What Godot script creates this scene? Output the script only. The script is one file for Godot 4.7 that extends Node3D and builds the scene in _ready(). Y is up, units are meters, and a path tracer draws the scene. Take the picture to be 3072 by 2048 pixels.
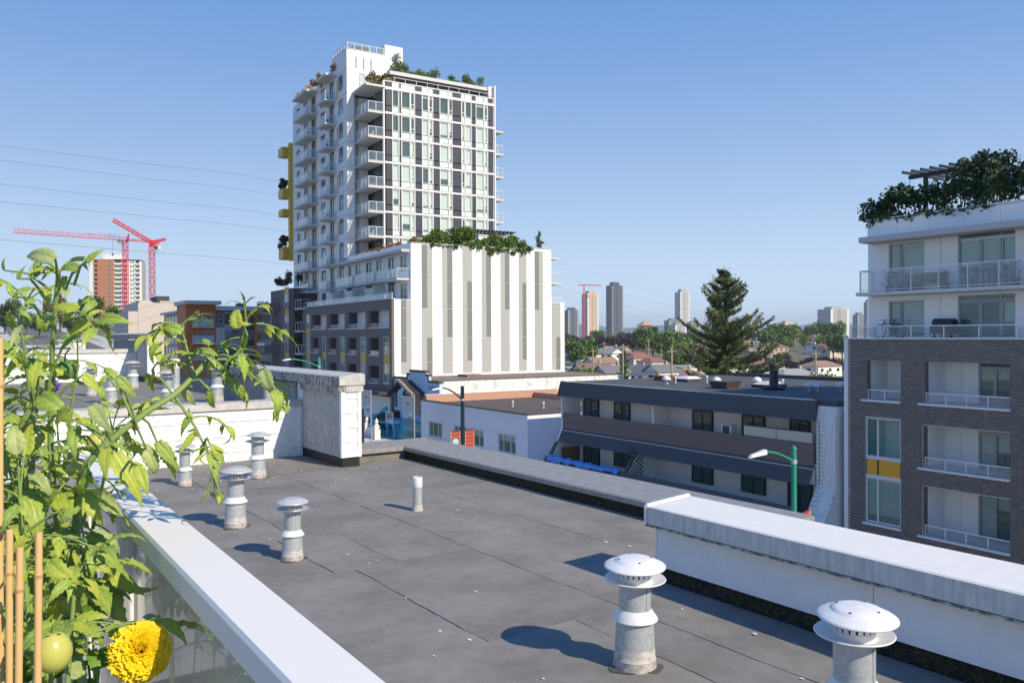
extends Node3D
# A flat roof with vents and a planted deck; across the street a row of buildings, a tower, and the city beyond.
# Local frame of every thing: x runs across the street (a), y is up, -z runs along the street (b).
const ROOF := 35.2
const RAIL := 33.8
const TOWER := 31.5
const BRICK := 32.6
const STREET := 33.0
var mats := {}
var org := {}
var used := {}
var boxes := {}
var shared := {}
var rng := RandomNumberGenerator.new()

func lin(r, g, b) -> Color: return Color(r, g, b)

# ---------- materials ----------
func M(key: String, c: Color, rough := 0.7, metal := 0.0) -> StandardMaterial3D:
	var m := StandardMaterial3D.new()
	m.albedo_color = c.linear_to_srgb(); m.roughness = rough; m.metallic = metal
	m.resource_name = key
	mats[key] = m
	return m

func noise_bytes(size: int, sd: int, freq: float, oct: int, squash := 1) -> PackedByteArray:
	var n := FastNoiseLite.new()
	n.seed = sd; n.frequency = freq; n.fractal_octaves = oct; n.noise_type = FastNoiseLite.TYPE_SIMPLEX_SMOOTH
	var im: Image
	if squash > 1:
		im = n.get_seamless_image(size, size / squash)
		im.resize(size, size, Image.INTERPOLATE_CUBIC)
	else:
		im = n.get_seamless_image(size, size)
	im.convert(Image.FORMAT_L8)
	return im.get_data()

# layers: [frequency, octaves, weight, squash]; the value runs from colour c0 to c1 (linear)
func tex(size: int, sd: int, layers: Array, c0: Color, c1: Color, cut := 0.0, hard := 1.0) -> ImageTexture:
	var data := []
	for i in layers.size():
		var l = layers[i]
		data.append(noise_bytes(size, sd + i * 17, l[0], l[1], l[3] if l.size() > 3 else 1))
	var lut := []
	for i in 256:
		lut.append(c0.lerp(c1, i / 255.0).linear_to_srgb())
	var out := PackedByteArray(); out.resize(size * size * 3)
	for k in size * size:
		var v := 0.5 + cut
		for i in layers.size():
			v += (data[i][k] / 255.0 - 0.5) * layers[i][2]
		v = clampf((v - 0.5) * hard + 0.5, 0.0, 1.0)
		var c: Color = lut[int(v * 255.0)]
		out[k * 3] = int(c.r * 255.0); out[k * 3 + 1] = int(c.g * 255.0); out[k * 3 + 2] = int(c.b * 255.0)
	return ImageTexture.create_from_image(Image.create_from_data(size, size, false, Image.FORMAT_RGB8, out))

func MT(key: String, t: Texture2D, scale: float, rough := 0.8, metal := 0.0, sy := 0.0) -> StandardMaterial3D:
	var m := StandardMaterial3D.new()
	m.albedo_texture = t; m.roughness = rough; m.metallic = metal
	m.uv1_triplanar = true; m.uv1_scale = Vector3(scale, sy if sy > 0.0 else scale, scale)
	m.resource_name = key
	mats[key] = m
	return m

func glass(key: String, c: Color, alpha: float, rough := 0.02) -> StandardMaterial3D:
	var m := M(key, c, rough)
	m.transparency = BaseMaterial3D.TRANSPARENCY_ALPHA
	m.albedo_color.a = alpha
	m.metallic_specular = 0.6
	return m

# ---------- nodes ----------
func numbered(n: String) -> String:
	if not used.has(n):
		used[n] = 0
		return n
	used[n] += 1
	return "%s_%03d" % [n, used[n]]

func thing(n: String, label: String, category: String, phi: float, a: float, y: float, b: float, group := "") -> Node3D:
	var o := Node3D.new()
	o.name = numbered(n)
	add_child(o)
	o.rotation.y = deg_to_rad(phi)
	o.position = o.basis * Vector3(a, y, -b)
	org[o] = Vector3(a, y, -b)
	o.set_meta("label", label); o.set_meta("category", category)
	if group != "": o.set_meta("group", group)
	return o

func structure(n: String, label: String, phi := 0.0, a := 0.0, y := 0.0, b := 0.0) -> Node3D:
	var o := Node3D.new()
	o.name = numbered(n)
	add_child(o)
	o.rotation.y = deg_to_rad(phi)
	o.position = o.basis * Vector3(a, y, -b)
	org[o] = Vector3(a, y, -b)
	o.set_meta("kind", "structure"); o.set_meta("label", label)
	return o

func put(p: Node3D, n: String, mesh: Mesh, m: Material, at: Vector3, turn := Vector3.ZERO) -> MeshInstance3D:
	var o := MeshInstance3D.new()
	o.name = n; o.mesh = mesh; o.material_override = m
	p.add_child(o, true)
	o.position = at - org[p]
	o.rotation = turn
	org[o] = at
	return o

func box_mesh(s: Vector3) -> BoxMesh:
	var k := Vector3i((s * 2000.0).round())
	if not boxes.has(k):
		var bm := BoxMesh.new(); bm.size = s; boxes[k] = bm
	return boxes[k]

func box(p: Node3D, n: String, m, a0: float, a1: float, y0: float, y1: float, b0: float, b1: float) -> MeshInstance3D:
	var s := Vector3(absf(a1 - a0), absf(y1 - y0), absf(b1 - b0))
	return put(p, n, box_mesh(s), mats[m] if m is String else m, Vector3((a0 + a1) / 2, (y0 + y1) / 2, -(b0 + b1) / 2))

# a mesh collected from pieces; points are absolute frame coordinates
class Bld:
	var v := PackedVector3Array()
	var n := PackedVector3Array()
	var u := PackedVector2Array()
	var c := PackedColorArray()
	var col := Color.WHITE
	func tri(p: Vector3, q: Vector3, r: Vector3) -> void:
		var k := (r - p).cross(q - p).normalized()
		v.append_array([p, q, r]); n.append_array([k, k, k])
		u.append_array([Vector2(p.x, p.y), Vector2(q.x, q.y), Vector2(r.x, r.y)])
		c.append_array([col, col, col])
	func quad(p: Vector3, q: Vector3, r: Vector3, s: Vector3) -> void:
		tri(p, q, r); tri(p, r, s)
	func vtx(p: Vector3, k: Vector3, t: Vector2) -> void:
		v.append(p); n.append(k); u.append(t); c.append(col)
	func quadn(p, q, r, s, np, nq, nr, ns) -> void:
		vtx(p, np, Vector2()); vtx(q, nq, Vector2()); vtx(r, nr, Vector2())
		vtx(p, np, Vector2()); vtx(r, nr, Vector2()); vtx(s, ns, Vector2())
	func bx(lo: Vector3, hi: Vector3) -> void:
		var p := [Vector3(lo.x, lo.y, lo.z), Vector3(hi.x, lo.y, lo.z), Vector3(hi.x, lo.y, hi.z), Vector3(lo.x, lo.y, hi.z), Vector3(lo.x, hi.y, lo.z), Vector3(hi.x, hi.y, lo.z), Vector3(hi.x, hi.y, hi.z), Vector3(lo.x, hi.y, hi.z)]
		hexa(p)
	func hexa(p: Array) -> void:
		quad(p[4], p[5], p[6], p[7]); quad(p[0], p[3], p[2], p[1])
		quad(p[0], p[1], p[5], p[4]); quad(p[2], p[3], p[7], p[6])
		quad(p[1], p[2], p[6], p[5]); quad(p[3], p[0], p[4], p[7])
	# box in frame coordinates a, y, b
	func ab(a0, a1, y0, y1, b0, b1) -> void:
		bx(Vector3(minf(a0, a1), minf(y0, y1), -maxf(b0, b1)), Vector3(maxf(a0, a1), maxf(y0, y1), -minf(b0, b1)))
	func bar(p: Vector3, q: Vector3, w: float, h: float) -> void:
		var d := (q - p).normalized()
		var sd := d.cross(Vector3.UP if absf(d.y) < 0.95 else Vector3.RIGHT).normalized() * w / 2
		var up := sd.cross(d).normalized() * h / 2
		hexa([p - sd - up, p + sd - up, q + sd - up, q - sd - up, p - sd + up, p + sd + up, q + sd + up, q - sd + up])
	func tube(pts: Array, rad: Array, seg := 8, closed := true) -> void:
		var ring := []
		var up := Vector3.UP
		for i in pts.size():
			var d: Vector3 = (pts[mini(i + 1, pts.size() - 1)] - pts[maxi(i - 1, 0)]).normalized()
			if absf(d.dot(up)) > 0.97: up = Vector3.RIGHT if absf(d.x) < 0.9 else Vector3.BACK
			var s := d.cross(up).normalized()
			up = s.cross(d).normalized()
			var rr := []
			for k in seg:
				var t := TAU * k / seg
				var nn := s * cos(t) + up * sin(t)
				rr.append([pts[i] + nn * rad[mini(i, rad.size() - 1)], nn])
			ring.append(rr)
		for i in pts.size() - 1:
			for k in seg:
				var k2 := (k + 1) % seg
				quadn(ring[i][k][0], ring[i][k2][0], ring[i + 1][k2][0], ring[i + 1][k][0], ring[i][k][1], ring[i][k2][1], ring[i + 1][k2][1], ring[i + 1][k][1])
		if closed:
			for k in range(1, seg - 1):
				tri(ring[0][0][0], ring[0][k][0], ring[0][k + 1][0])
				tri(ring[-1][0][0], ring[-1][k + 1][0], ring[-1][k][0])
	# profile: [radius, height] pairs, turned about the y axis at centre o
	func lathe(prof: Array, seg: int, o := Vector3.ZERO, smooth := 0.7) -> void:
		var segn := []
		for i in prof.size() - 1:
			var d := Vector2(prof[i + 1][0] - prof[i][0], prof[i + 1][1] - prof[i][1])
			segn.append(Vector2(d.y, -d.x).normalized())
		for i in prof.size() - 1:
			var n0: Vector2 = segn[i]
			var n1: Vector2 = segn[i]
			if i > 0 and segn[i - 1].dot(segn[i]) > smooth: n0 = (segn[i - 1] + segn[i]).normalized()
			if i < segn.size() - 1 and segn[i + 1].dot(segn[i]) > smooth: n1 = (segn[i + 1] + segn[i]).normalized()
			for k in seg:
				var t0 := TAU * k / seg
				var t1 := TAU * (k + 1) / seg
				var e0 := Vector3(cos(t0), 0, sin(t0))
				var e1 := Vector3(cos(t1), 0, sin(t1))
				var h0 := Vector3(0, prof[i][1], 0)
				var h1 := Vector3(0, prof[i + 1][1], 0)
				quadn(o + e0 * prof[i][0] + h0, o + e1 * prof[i][0] + h0, o + e1 * prof[i + 1][0] + h1, o + e0 * prof[i + 1][0] + h1, e0 * n0.x + Vector3(0, n0.y, 0), e1 * n0.x + Vector3(0, n0.y, 0), e1 * n1.x + Vector3(0, n1.y, 0), e0 * n1.x + Vector3(0, n1.y, 0))
	func mesh(off := Vector3.ZERO, colours := false) -> ArrayMesh:
		var arr := []
		arr.resize(Mesh.ARRAY_MAX)
		if off != Vector3.ZERO:
			for i in v.size(): v[i] -= off
		arr[Mesh.ARRAY_VERTEX] = v; arr[Mesh.ARRAY_NORMAL] = n; arr[Mesh.ARRAY_TEX_UV] = u
		if colours: arr[Mesh.ARRAY_COLOR] = c
		var m := ArrayMesh.new()
		m.add_surface_from_arrays(Mesh.PRIMITIVE_TRIANGLES, arr)
		return m

# a part whose builder holds absolute frame coordinates
func part(p: Node3D, n: String, bl: Bld, m, colours := false) -> MeshInstance3D:
	return put(p, n, bl.mesh(org[p], colours), mats[m] if m is String else m, org[p])

# prism: outline in the (a, y) plane swept along b
func prism_ay(bl: Bld, pts: Array, b0: float, b1: float) -> void:
	var idx := Geometry2D.triangulate_polygon(PackedVector2Array(pts))
	for i in range(0, idx.size(), 3):
		for bb in [b0, b1]:
			bl.tri(Vector3(pts[idx[i]].x, pts[idx[i]].y, -bb), Vector3(pts[idx[i + 1]].x, pts[idx[i + 1]].y, -bb), Vector3(pts[idx[i + 2]].x, pts[idx[i + 2]].y, -bb))
	for i in pts.size():
		var p: Vector2 = pts[i]
		var q: Vector2 = pts[(i + 1) % pts.size()]
		bl.quad(Vector3(p.x, p.y, -b0), Vector3(q.x, q.y, -b0), Vector3(q.x, q.y, -b1), Vector3(p.x, p.y, -b1))

# prism: outline in the (b, y) plane swept along a
func prism_by(bl: Bld, pts: Array, a0: float, a1: float) -> void:
	var idx := Geometry2D.triangulate_polygon(PackedVector2Array(pts))
	for i in range(0, idx.size(), 3):
		for aa in [a0, a1]:
			bl.tri(Vector3(aa, pts[idx[i]].y, -pts[idx[i]].x), Vector3(aa, pts[idx[i + 1]].y, -pts[idx[i + 1]].x), Vector3(aa, pts[idx[i + 2]].y, -pts[idx[i + 2]].x))
	for i in pts.size():
		var p: Vector2 = pts[i]
		var q: Vector2 = pts[(i + 1) % pts.size()]
		bl.quad(Vector3(a0, p.y, -p.x), Vector3(a0, q.y, -q.x), Vector3(a1, q.y, -q.x), Vector3(a1, p.y, -p.x))

func frame_rect(bl: Bld, plane_a: bool, at: float, depth: float, u0: float, u1: float, y0: float, y1: float, w: float) -> void:
	# a rectangular ring of bars; plane_a: it lies in a plane a = at, else b = at
	for r in [[u0, u1, y1 - w, y1], [u0, u1, y0, y0 + w], [u0, u0 + w, y0 + w, y1 - w], [u1 - w, u1, y0 + w, y1 - w]]:
		if plane_a: bl.ab(at, at + depth, r[2], r[3], r[0], r[1])
		else: bl.ab(r[0], r[1], r[2], r[3], at, at + depth)

func smooth(e0: float, e1: float, x: float) -> float:
	var t := clampf((x - e0) / (e1 - e0), 0.0, 1.0)
	return t * t * (3.0 - 2.0 * t)

func curve(pts: Array, x: float) -> float:
	if x <= pts[0][0]: return pts[0][1]
	for i in pts.size() - 1:
		if x <= pts[i + 1][0]:
			var t: float = (x - pts[i][0]) / (pts[i + 1][0] - pts[i][0])
			t = t * t * (3.0 - 2.0 * t)
			return lerpf(pts[i][1], pts[i + 1][1], t)
	return pts[-1][1]

# height of the land at world x, z
func land(x: float, z: float) -> float:
	var d := -z
	var a := x * 0.848 + d * 0.53
	var b := -x * 0.53 + d * 0.848
	var street := 0.042 * clampf(b - 15.0, 0.0, 520.0)
	var valley := curve([[90, 0], [200, -4], [300, -2.5], [400, 1], [550, 6], [650, 7], [900, -12], [1500, -28], [4000, -30]], d)
	return lerpf(street, valley, smooth(50.0, 130.0, a))

func world_thing(n: String, label: String, category: String, x: float, z: float, turn := 0.0, group := "", y = null) -> Node3D:
	var o := Node3D.new()
	o.name = numbered(n)
	add_child(o)
	o.position = Vector3(x, land(x, z) if y == null else y, z)
	o.rotation.y = deg_to_rad(turn)
	org[o] = Vector3.ZERO
	o.set_meta("label", label); o.set_meta("category", category)
	if group != "": o.set_meta("group", group)
	return o

func _ready() -> void:
	# ---- camera ----
	var cam := Camera3D.new()
	cam.name = "camera"
	add_child(cam)
	cam.position = Vector3(0, 13, 0)
	cam.rotation_degrees = Vector3(-0.42, 0, -0.25)
	cam.fov = rad_to_deg(2.0 * atan(784.0 / 1900.0))
	cam.near = 0.05; cam.far = 20000
	# ---- sky ----
	var sm := ProceduralSkyMaterial.new()
	sm.sky_top_color = lin(0.042, 0.166, 0.45).linear_to_srgb()
	sm.sky_horizon_color = lin(0.56, 0.69, 0.79).linear_to_srgb()
	sm.sky_curve = 0.14
	sm.sky_energy_multiplier = 1.0
	sm.ground_bottom_color = lin(0.12, 0.12, 0.12).linear_to_srgb()
	sm.ground_horizon_color = lin(0.3, 0.36, 0.42).linear_to_srgb()
	sm.sun_angle_max = 1.0
	var sky := Sky.new(); sky.sky_material = sm
	var env := Environment.new()
	env.background_mode = Environment.BG_SKY; env.sky = sky
	env.tonemap_mode = Environment.TONE_MAPPER_LINEAR
	env.tonemap_exposure = 1.46
	env.sdfgi_enabled = true; env.ssao_enabled = true; env.ssil_enabled = true
	env.fog_enabled = true
	env.fog_density = 0.00013
	env.fog_light_color = lin(0.66, 0.77, 0.9).linear_to_srgb()
	var we := WorldEnvironment.new(); we.name = "surroundings"; we.environment = env
	add_child(we)
	# ---- sun ----
	var sun := DirectionalLight3D.new()
	sun.name = "sun"
	add_child(sun)
	sun.look_at_from_position(Vector3(0.614, 0.596, 0.517) * 50.0, Vector3.ZERO)
	sun.light_energy = 1.2; sun.light_angular_distance = 0.5
	sun.light_color = Color(1.0, 0.94, 0.83)
	sun.shadow_enabled = true
	make_materials()
	setting()
	own_roof()
	tower()
	podium()
	brick_building()
	motel()
	small_buildings()
	street_things()
	far_left()
	far_city()
	trees()
	deck()

func make_materials() -> void:
	rng.seed = 7
	# roof membrane: grey mineral granules on bitumen
	MT("membrane", tex(1024, 3, [[0.0035, 5, 0.55], [0.02, 4, 0.3], [0.42, 1, 0.7]], lin(0.125, 0.119, 0.112), lin(0.29, 0.276, 0.26)), 0.27, 0.95)
	MT("membrane_b", tex(1024, 9, [[0.004, 5, 0.6], [0.025, 4, 0.3], [0.42, 1, 0.65]], lin(0.13, 0.122, 0.115), lin(0.275, 0.26, 0.246)), 0.25, 0.95)
	M("bitumen", lin(0.012, 0.012, 0.014), 0.6)
	MT("mossy_bitumen", tex(256, 41, [[0.05, 4, 1.0], [0.2, 2, 1.6]], lin(0.008, 0.009, 0.008), lin(0.12, 0.1, 0.03), -0.38, 1.3), 1.3, 0.85)
	# painted metal and siding
	MT("white_siding", tex(512, 12, [[0.02, 4, 0.8], [0.12, 3, 0.5]], lin(0.66, 0.65, 0.63), lin(0.86, 0.86, 0.86), 0.25), 0.7, 0.55)
	MT("stained_siding", tex(512, 15, [[0.06, 4, 1.6, 8], [0.03, 4, 1.0], [0.2, 2, 0.5]], lin(0.27, 0.26, 0.25), lin(0.56, 0.55, 0.53), 0.0, 0.75), 0.8, 0.8)
	MT("stained_coping", tex(512, 19, [[0.05, 4, 1.8, 8], [0.02, 4, 0.9]], lin(0.045, 0.045, 0.035), lin(0.48, 0.47, 0.44), 0.08, 1.1), 0.9, 0.7)
	MT("coping_metal", tex(512, 23, [[0.015, 4, 0.9], [0.15, 3, 0.4]], lin(0.22, 0.215, 0.21), lin(0.34, 0.335, 0.33)), 0.8, 0.5, 0.1)
	MT("white_parapet", tex(512, 27, [[0.015, 4, 0.6], [0.1, 3, 0.35]], lin(0.72, 0.72, 0.72), lin(0.86, 0.86, 0.86), 0.2), 0.6, 0.45)
	MT("white_coping", tex(512, 28, [[0.02, 4, 0.5], [0.15, 3, 0.3]], lin(0.66, 0.65, 0.635), lin(0.78, 0.77, 0.755), 0.15), 0.6, 0.65)
	MT("weathered_fascia", tex(512, 29, [[0.05, 4, 1.5, 8], [0.015, 4, 0.8], [0.15, 3, 0.4]], lin(0.36, 0.36, 0.345), lin(0.72, 0.72, 0.71), 0.22, 0.4), 0.8, 0.6)
	MT("moss_lip", tex(256, 33, [[0.03, 4, 1.8], [0.2, 3, 0.8]], lin(0.07, 0.085, 0.04), lin(0.55, 0.55, 0.52), 0.05, 1.2), 1.6, 0.85)
	MT("galvanised", tex(256, 35, [[0.03, 3, 0.8], [0.09, 2, 0.5]], lin(0.36, 0.4, 0.42), lin(0.58, 0.62, 0.65)), 3.0, 0.42, 0.35)
	MT("vent_white", tex(256, 37, [[0.02, 3, 0.5], [0.14, 2, 0.25]], lin(0.6, 0.6, 0.61), lin(0.8, 0.8, 0.82), 0.12), 3.0, 0.4)
	MT("vent_grey", tex(256, 39, [[0.02, 3, 0.8]], lin(0.42, 0.43, 0.45), lin(0.62, 0.62, 0.64)), 3.0, 0.38, 0.2)
	MT("cement_boot", tex(256, 43, [[0.03, 4, 1.5], [0.12, 3, 0.6]], lin(0.3, 0.275, 0.265), lin(0.6, 0.58, 0.57), 0.0, 0.9), 2.2, 0.85)
	M("rust", lin(0.2, 0.09, 0.03), 0.8)
	M("dropping", lin(0.75, 0.74, 0.7), 0.8)
	# buildings
	M("panel_white", lin(0.86, 0.86, 0.85), 0.5)
	MT("stucco_white", tex(256, 45, [[0.01, 3, 0.5], [0.2, 2, 0.3]], lin(0.76, 0.76, 0.77), lin(0.86, 0.86, 0.87), 0.15), 0.3, 0.8)
	M("panel_light", lin(0.4, 0.41, 0.415), 0.5)
	M("panel_dark", lin(0.2, 0.21, 0.215), 0.45)
	M("joint", lin(0.3, 0.3, 0.3), 0.8)
	M("slab", lin(0.6, 0.6, 0.6), 0.7)
	M("slab_edge", lin(0.5, 0.5, 0.52), 0.6)
	M("soffit", lin(0.52, 0.5, 0.47), 0.8)
	M("frame_white", lin(0.72, 0.72, 0.74), 0.35)
	M("frame_grey", lin(0.36, 0.37, 0.39), 0.35, 0.3)
	M("frame_dark", lin(0.03, 0.032, 0.035), 0.4)
	M("spandrel_dark", lin(0.06, 0.066, 0.085), 0.3)
	M("spandrel_white", lin(0.66, 0.76, 0.75), 0.2)
	M("blind", lin(0.76, 0.84, 0.79), 0.85)
	M("blind_beige", lin(0.6, 0.55, 0.46), 0.85)
	M("curtain", lin(0.5, 0.56, 0.54), 0.85)
	M("room", lin(0.025, 0.03, 0.033), 0.9)  # near-black colour stands in for the darkness inside unlit rooms
	M("yellow", lin(0.62, 0.4, 0.04), 0.45)
	M("amber", lin(0.8, 0.38, 0.03), 0.45)
	glass("window_glass", lin(0.3, 0.5, 0.48), 0.12)
	glass("teal_glass", lin(0.14, 0.36, 0.36), 0.24)
	glass("guard_glass", lin(0.3, 0.42, 0.52), 0.16)
	glass("frosted_guard", lin(0.6, 0.68, 0.66), 0.6, 0.35)
	glass("deck_glass", lin(0.45, 0.58, 0.5), 0.2, 0.012)
	MT("far_brick", tex(512, 47, [[0.02, 3, 0.5], [0.3, 2, 1.2]], lin(0.12, 0.1, 0.1), lin(0.24, 0.2, 0.195)), 0.35, 0.85)
	MT("perforated_brick", tex(256, 49, [[0.35, 1, 2.0]], lin(0.03, 0.026, 0.028), lin(0.13, 0.11, 0.11)), 0.7, 0.85)
	M("mortar", lin(0.5, 0.5, 0.5), 0.9)
	for i in 5:
		M("brick_%d" % i, [lin(0.11, 0.082, 0.08), lin(0.135, 0.1, 0.092), lin(0.085, 0.068, 0.07), lin(0.12, 0.09, 0.08), lin(0.19, 0.14, 0.12)][i], 0.75)
	MT("motel_shingle", tex(512, 51, [[0.02, 3, 0.8], [0.3, 2, 0.8]], lin(0.06, 0.062, 0.072), lin(0.12, 0.122, 0.135)), 0.8, 0.85)
	MT("motel_roof", tex(512, 53, [[0.008, 4, 0.9], [0.3, 2, 0.6]], lin(0.05, 0.055, 0.065), lin(0.1, 0.105, 0.118)), 0.12, 0.9)
	M("motel_band", lin(0.2, 0.145, 0.13), 0.7)
	MT("motel_stucco", tex(256, 55, [[0.02, 3, 0.6], [0.2, 2, 0.3]], lin(0.74, 0.71, 0.67), lin(0.84, 0.81, 0.78)), 0.5, 0.9)
	MT("party_wall", tex(512, 57, [[0.04, 4, 0.9, 8], [0.02, 4, 0.6]], lin(0.55, 0.56, 0.57), lin(0.78, 0.78, 0.78), 0.2), 0.25, 0.85)
	MT("old_white_wall", tex(512, 59, [[0.03, 4, 1.2, 4], [0.015, 4, 0.8], [0.1, 3, 0.4]], lin(0.42, 0.42, 0.41), lin(0.8, 0.8, 0.8), 0.3), 0.16, 0.85)
	MT("gravel_roof", tex(256, 61, [[0.02, 4, 0.9], [0.3, 2, 0.5]], lin(0.14, 0.11, 0.09), lin(0.26, 0.21, 0.18)), 0.2, 0.95)
	MT("dark_roof", tex(256, 63, [[0.02, 4, 0.9], [0.3, 2, 0.5]], lin(0.06, 0.05, 0.05), lin(0.12, 0.1, 0.1)), 0.2, 0.95)
	MT("pale_blue", tex(256, 65, [[0.02, 3, 0.6]], lin(0.42, 0.58, 0.74), lin(0.52, 0.66, 0.8)), 0.3, 0.85)
	MT("cyan_wall", tex(256, 67, [[0.02, 3, 0.8]], lin(0.03, 0.34, 0.55), lin(0.07, 0.48, 0.66)), 0.3, 0.8)
	MT("lilac_wall", tex(256, 69, [[0.015, 3, 0.5], [0.2, 2, 0.2]], lin(0.74, 0.73, 0.8), lin(0.82, 0.81, 0.86)), 0.2, 0.85)
	M("letter_blue", lin(0.22, 0.33, 0.5), 0.8)
	M("trim_brown", lin(0.075, 0.06, 0.05), 0.7)
	M("timber_dark", lin(0.03, 0.027, 0.03), 0.7)
	MT("driftwood", tex(256, 71, [[0.05, 4, 1.2, 4]], lin(0.2, 0.15, 0.1), lin(0.48, 0.4, 0.3)), 0.6, 0.85)
	M("salmon", lin(0.5, 0.28, 0.2), 0.8)
	M("rose_red", lin(0.5, 0.08, 0.1), 0.8)
	M("tarp", lin(0.07, 0.27, 0.72), 0.45)
	M("cedar", lin(0.3, 0.12, 0.04), 0.75)
	M("awning_cream", lin(0.5, 0.44, 0.28), 0.7)
	M("plum", lin(0.09, 0.04, 0.12), 0.7)
	M("orange_panel", lin(0.5, 0.16, 0.035), 0.6)
	M("grey_panel", lin(0.2, 0.2, 0.21), 0.7)
	M("mid_panel", lin(0.42, 0.41, 0.4), 0.7)
	M("pale_panel", lin(0.66, 0.62, 0.56), 0.7)
	MT("beige_block", tex(256, 73, [[0.02, 3, 0.4], [0.3, 1, 0.3]], lin(0.48, 0.43, 0.39), lin(0.6, 0.54, 0.49)), 0.2, 0.85)
	M("charcoal", lin(0.05, 0.05, 0.055), 0.7)
	M("apt_brick", lin(0.4, 0.17, 0.1), 0.8)
	M("apt_white", lin(0.7, 0.7, 0.68), 0.7)
	M("crane_red", lin(0.62, 0.03, 0.05), 0.5)
	M("steel_dark", lin(0.03, 0.03, 0.035), 0.5)
	M("lamp_teal", lin(0.006, 0.03, 0.045), 0.4)
	M("lamp_green", lin(0.02, 0.28, 0.19), 0.35)
	M("lamp_head", lin(0.66, 0.66, 0.66), 0.45)
	M("wire", lin(0.12, 0.13, 0.15), 0.6)
	M("pergola", lin(0.02, 0.026, 0.045), 0.5)
	M("pot", lin(0.03, 0.03, 0.035), 0.6)
	# land
	MT("grass_land", tex(512, 75, [[0.01, 4, 1.0], [0.1, 3, 0.6]], lin(0.09, 0.09, 0.05), lin(0.22, 0.2, 0.13)), 0.02, 0.95)
	MT("asphalt", tex(256, 77, [[0.02, 3, 0.6], [0.3, 2, 0.6]], lin(0.1, 0.1, 0.1), lin(0.16, 0.16, 0.16)), 0.3, 0.92)
	MT("concrete", tex(256, 79, [[0.02, 3, 0.6], [0.3, 2, 0.4]], lin(0.42, 0.41, 0.39), lin(0.54, 0.53, 0.5)), 0.3, 0.9)
	M("hill", lin(0.05, 0.075, 0.06), 0.95)
	M("marking", lin(0.75, 0.75, 0.72), 0.8)
	# plants: leaf colour varies by vertex colour
	for k in ["leaf", "needle"]:
		var m := M(k, Color.WHITE, 0.65)
		m.vertex_color_use_as_albedo = true
		m.backlight_enabled = true; m.backlight = Color(0.3, 0.35, 0.15) if k == "leaf" else Color(0.1, 0.12, 0.06)
		m.cull_mode = BaseMaterial3D.CULL_DISABLED
	MT("bark", tex(256, 81, [[0.05, 4, 1.2, 4]], lin(0.06, 0.045, 0.035), lin(0.2, 0.16, 0.13)), 1.0, 0.95)

func setting() -> void:
	# ground: one sheet to the horizon, finer near by
	var xs := []
	var zs := []
	for i in 61:
		var t := (i - 30) / 30.0
		xs.append(signf(t) * pow(absf(t), 2.4) * 9000.0)
	for i in 60:
		zs.append(120.0 - pow(i / 59.0, 2.4) * 9200.0)
	var bl := Bld.new()
	for i in xs.size() - 1:
		for j in zs.size() - 1:
			var q := []
			for o in [[0, 0], [1, 0], [1, 1], [0, 1]]:
				var x: float = xs[i + o[0]]
				var z: float = zs[j + o[1]]
				q.append(Vector3(x, land(x, z) - 0.06, z))
			bl.quad(q[0], q[3], q[2], q[1])
	var g := structure("ground", "green and dry ground under the whole city")
	part(g, "land_sheet", bl, "grass_land")
	# road and pavements along the street
	var rd := structure("road", "grey asphalt road between the rows of buildings", STREET)
	var pv := structure("pavement", "concrete pavements with kerbs along the road", STREET)
	var l0 := Bld.new()
	var ks := [Bld.new(), Bld.new()]
	var basis_s := Basis(Vector3.UP, deg_to_rad(STREET))
	var hh := func(a, b):
		var w: Vector3 = basis_s * Vector3(a, 0, -b)
		return land(w.x, w.z)
	for i in 60:
		var b0 := -30.0 + i * 9.0
		var b1 := b0 + 9.0
		var y0: float = hh.call(18.0, b0)
		var y1: float = hh.call(18.0, b1)
		l0.quad(Vector3(10, y0, -b0), Vector3(10, y1, -b1), Vector3(29.5, y1, -b1), Vector3(29.5, y0, -b0))
		for s in 2:
			var a0: float = [7.2, 29.5][s]
			var a1: float = [10.0, 38.0][s]
			ks[s].hexa([Vector3(a0, y0 - 0.1, -b0), Vector3(a1, y0 - 0.1, -b0), Vector3(a1, y1 - 0.1, -b1), Vector3(a0, y1 - 0.1, -b1), Vector3(a0, y0 + 0.13, -b0), Vector3(a1, y0 + 0.13, -b0), Vector3(a1, y1 + 0.13, -b1), Vector3(a0, y1 + 0.13, -b1)])
	part(rd, "asphalt_sheet", l0, "asphalt")
	for i in 56:
		var b0 := -12.0 + i * 9.0
		for a in [16.4, 23.0]:
			var d := Bld.new()
			d.quad(Vector3(a, hh.call(18.0, b0) + 0.012, -b0), Vector3(a, hh.call(18.0, b0 + 3) + 0.012, -b0 - 3), Vector3(a + 0.12, hh.call(18.0, b0 + 3) + 0.012, -b0 - 3), Vector3(a + 0.12, hh.call(18.0, b0) + 0.012, -b0))
			part(rd, "lane_marking", d, "marking")
	for s in 2: part(pv, "pavement_strip", ks[s], "concrete")
	# far hills
	var hl := structure("hills", "low wooded hills far beyond the towers")
	var hb := Bld.new()
	var nz := FastNoiseLite.new(); nz.seed = 5; nz.frequency = 0.0009; nz.fractal_octaves = 4
	for row in 3:
		var prev: Array = []
		for i in 141:
			var x := -7000.0 + i * 100.0
			var z0 := -5200.0 - row * 1300.0
			var top := 10.0 + row * 42.0 + nz.get_noise_2d(x, row * 900.0) * 60.0 + smooth(800.0, -3000.0, x) * 60.0
			var cur := [Vector3(x, -40, z0), Vector3(x, top, z0 - 500.0), Vector3(x, -40, z0 - 1200.0)]
			if prev:
				for k in 2: hb.quad(prev[k], cur[k], cur[k + 1], prev[k + 1])
			prev = cur
	part(hl, "ridge", hb, "hill")

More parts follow.
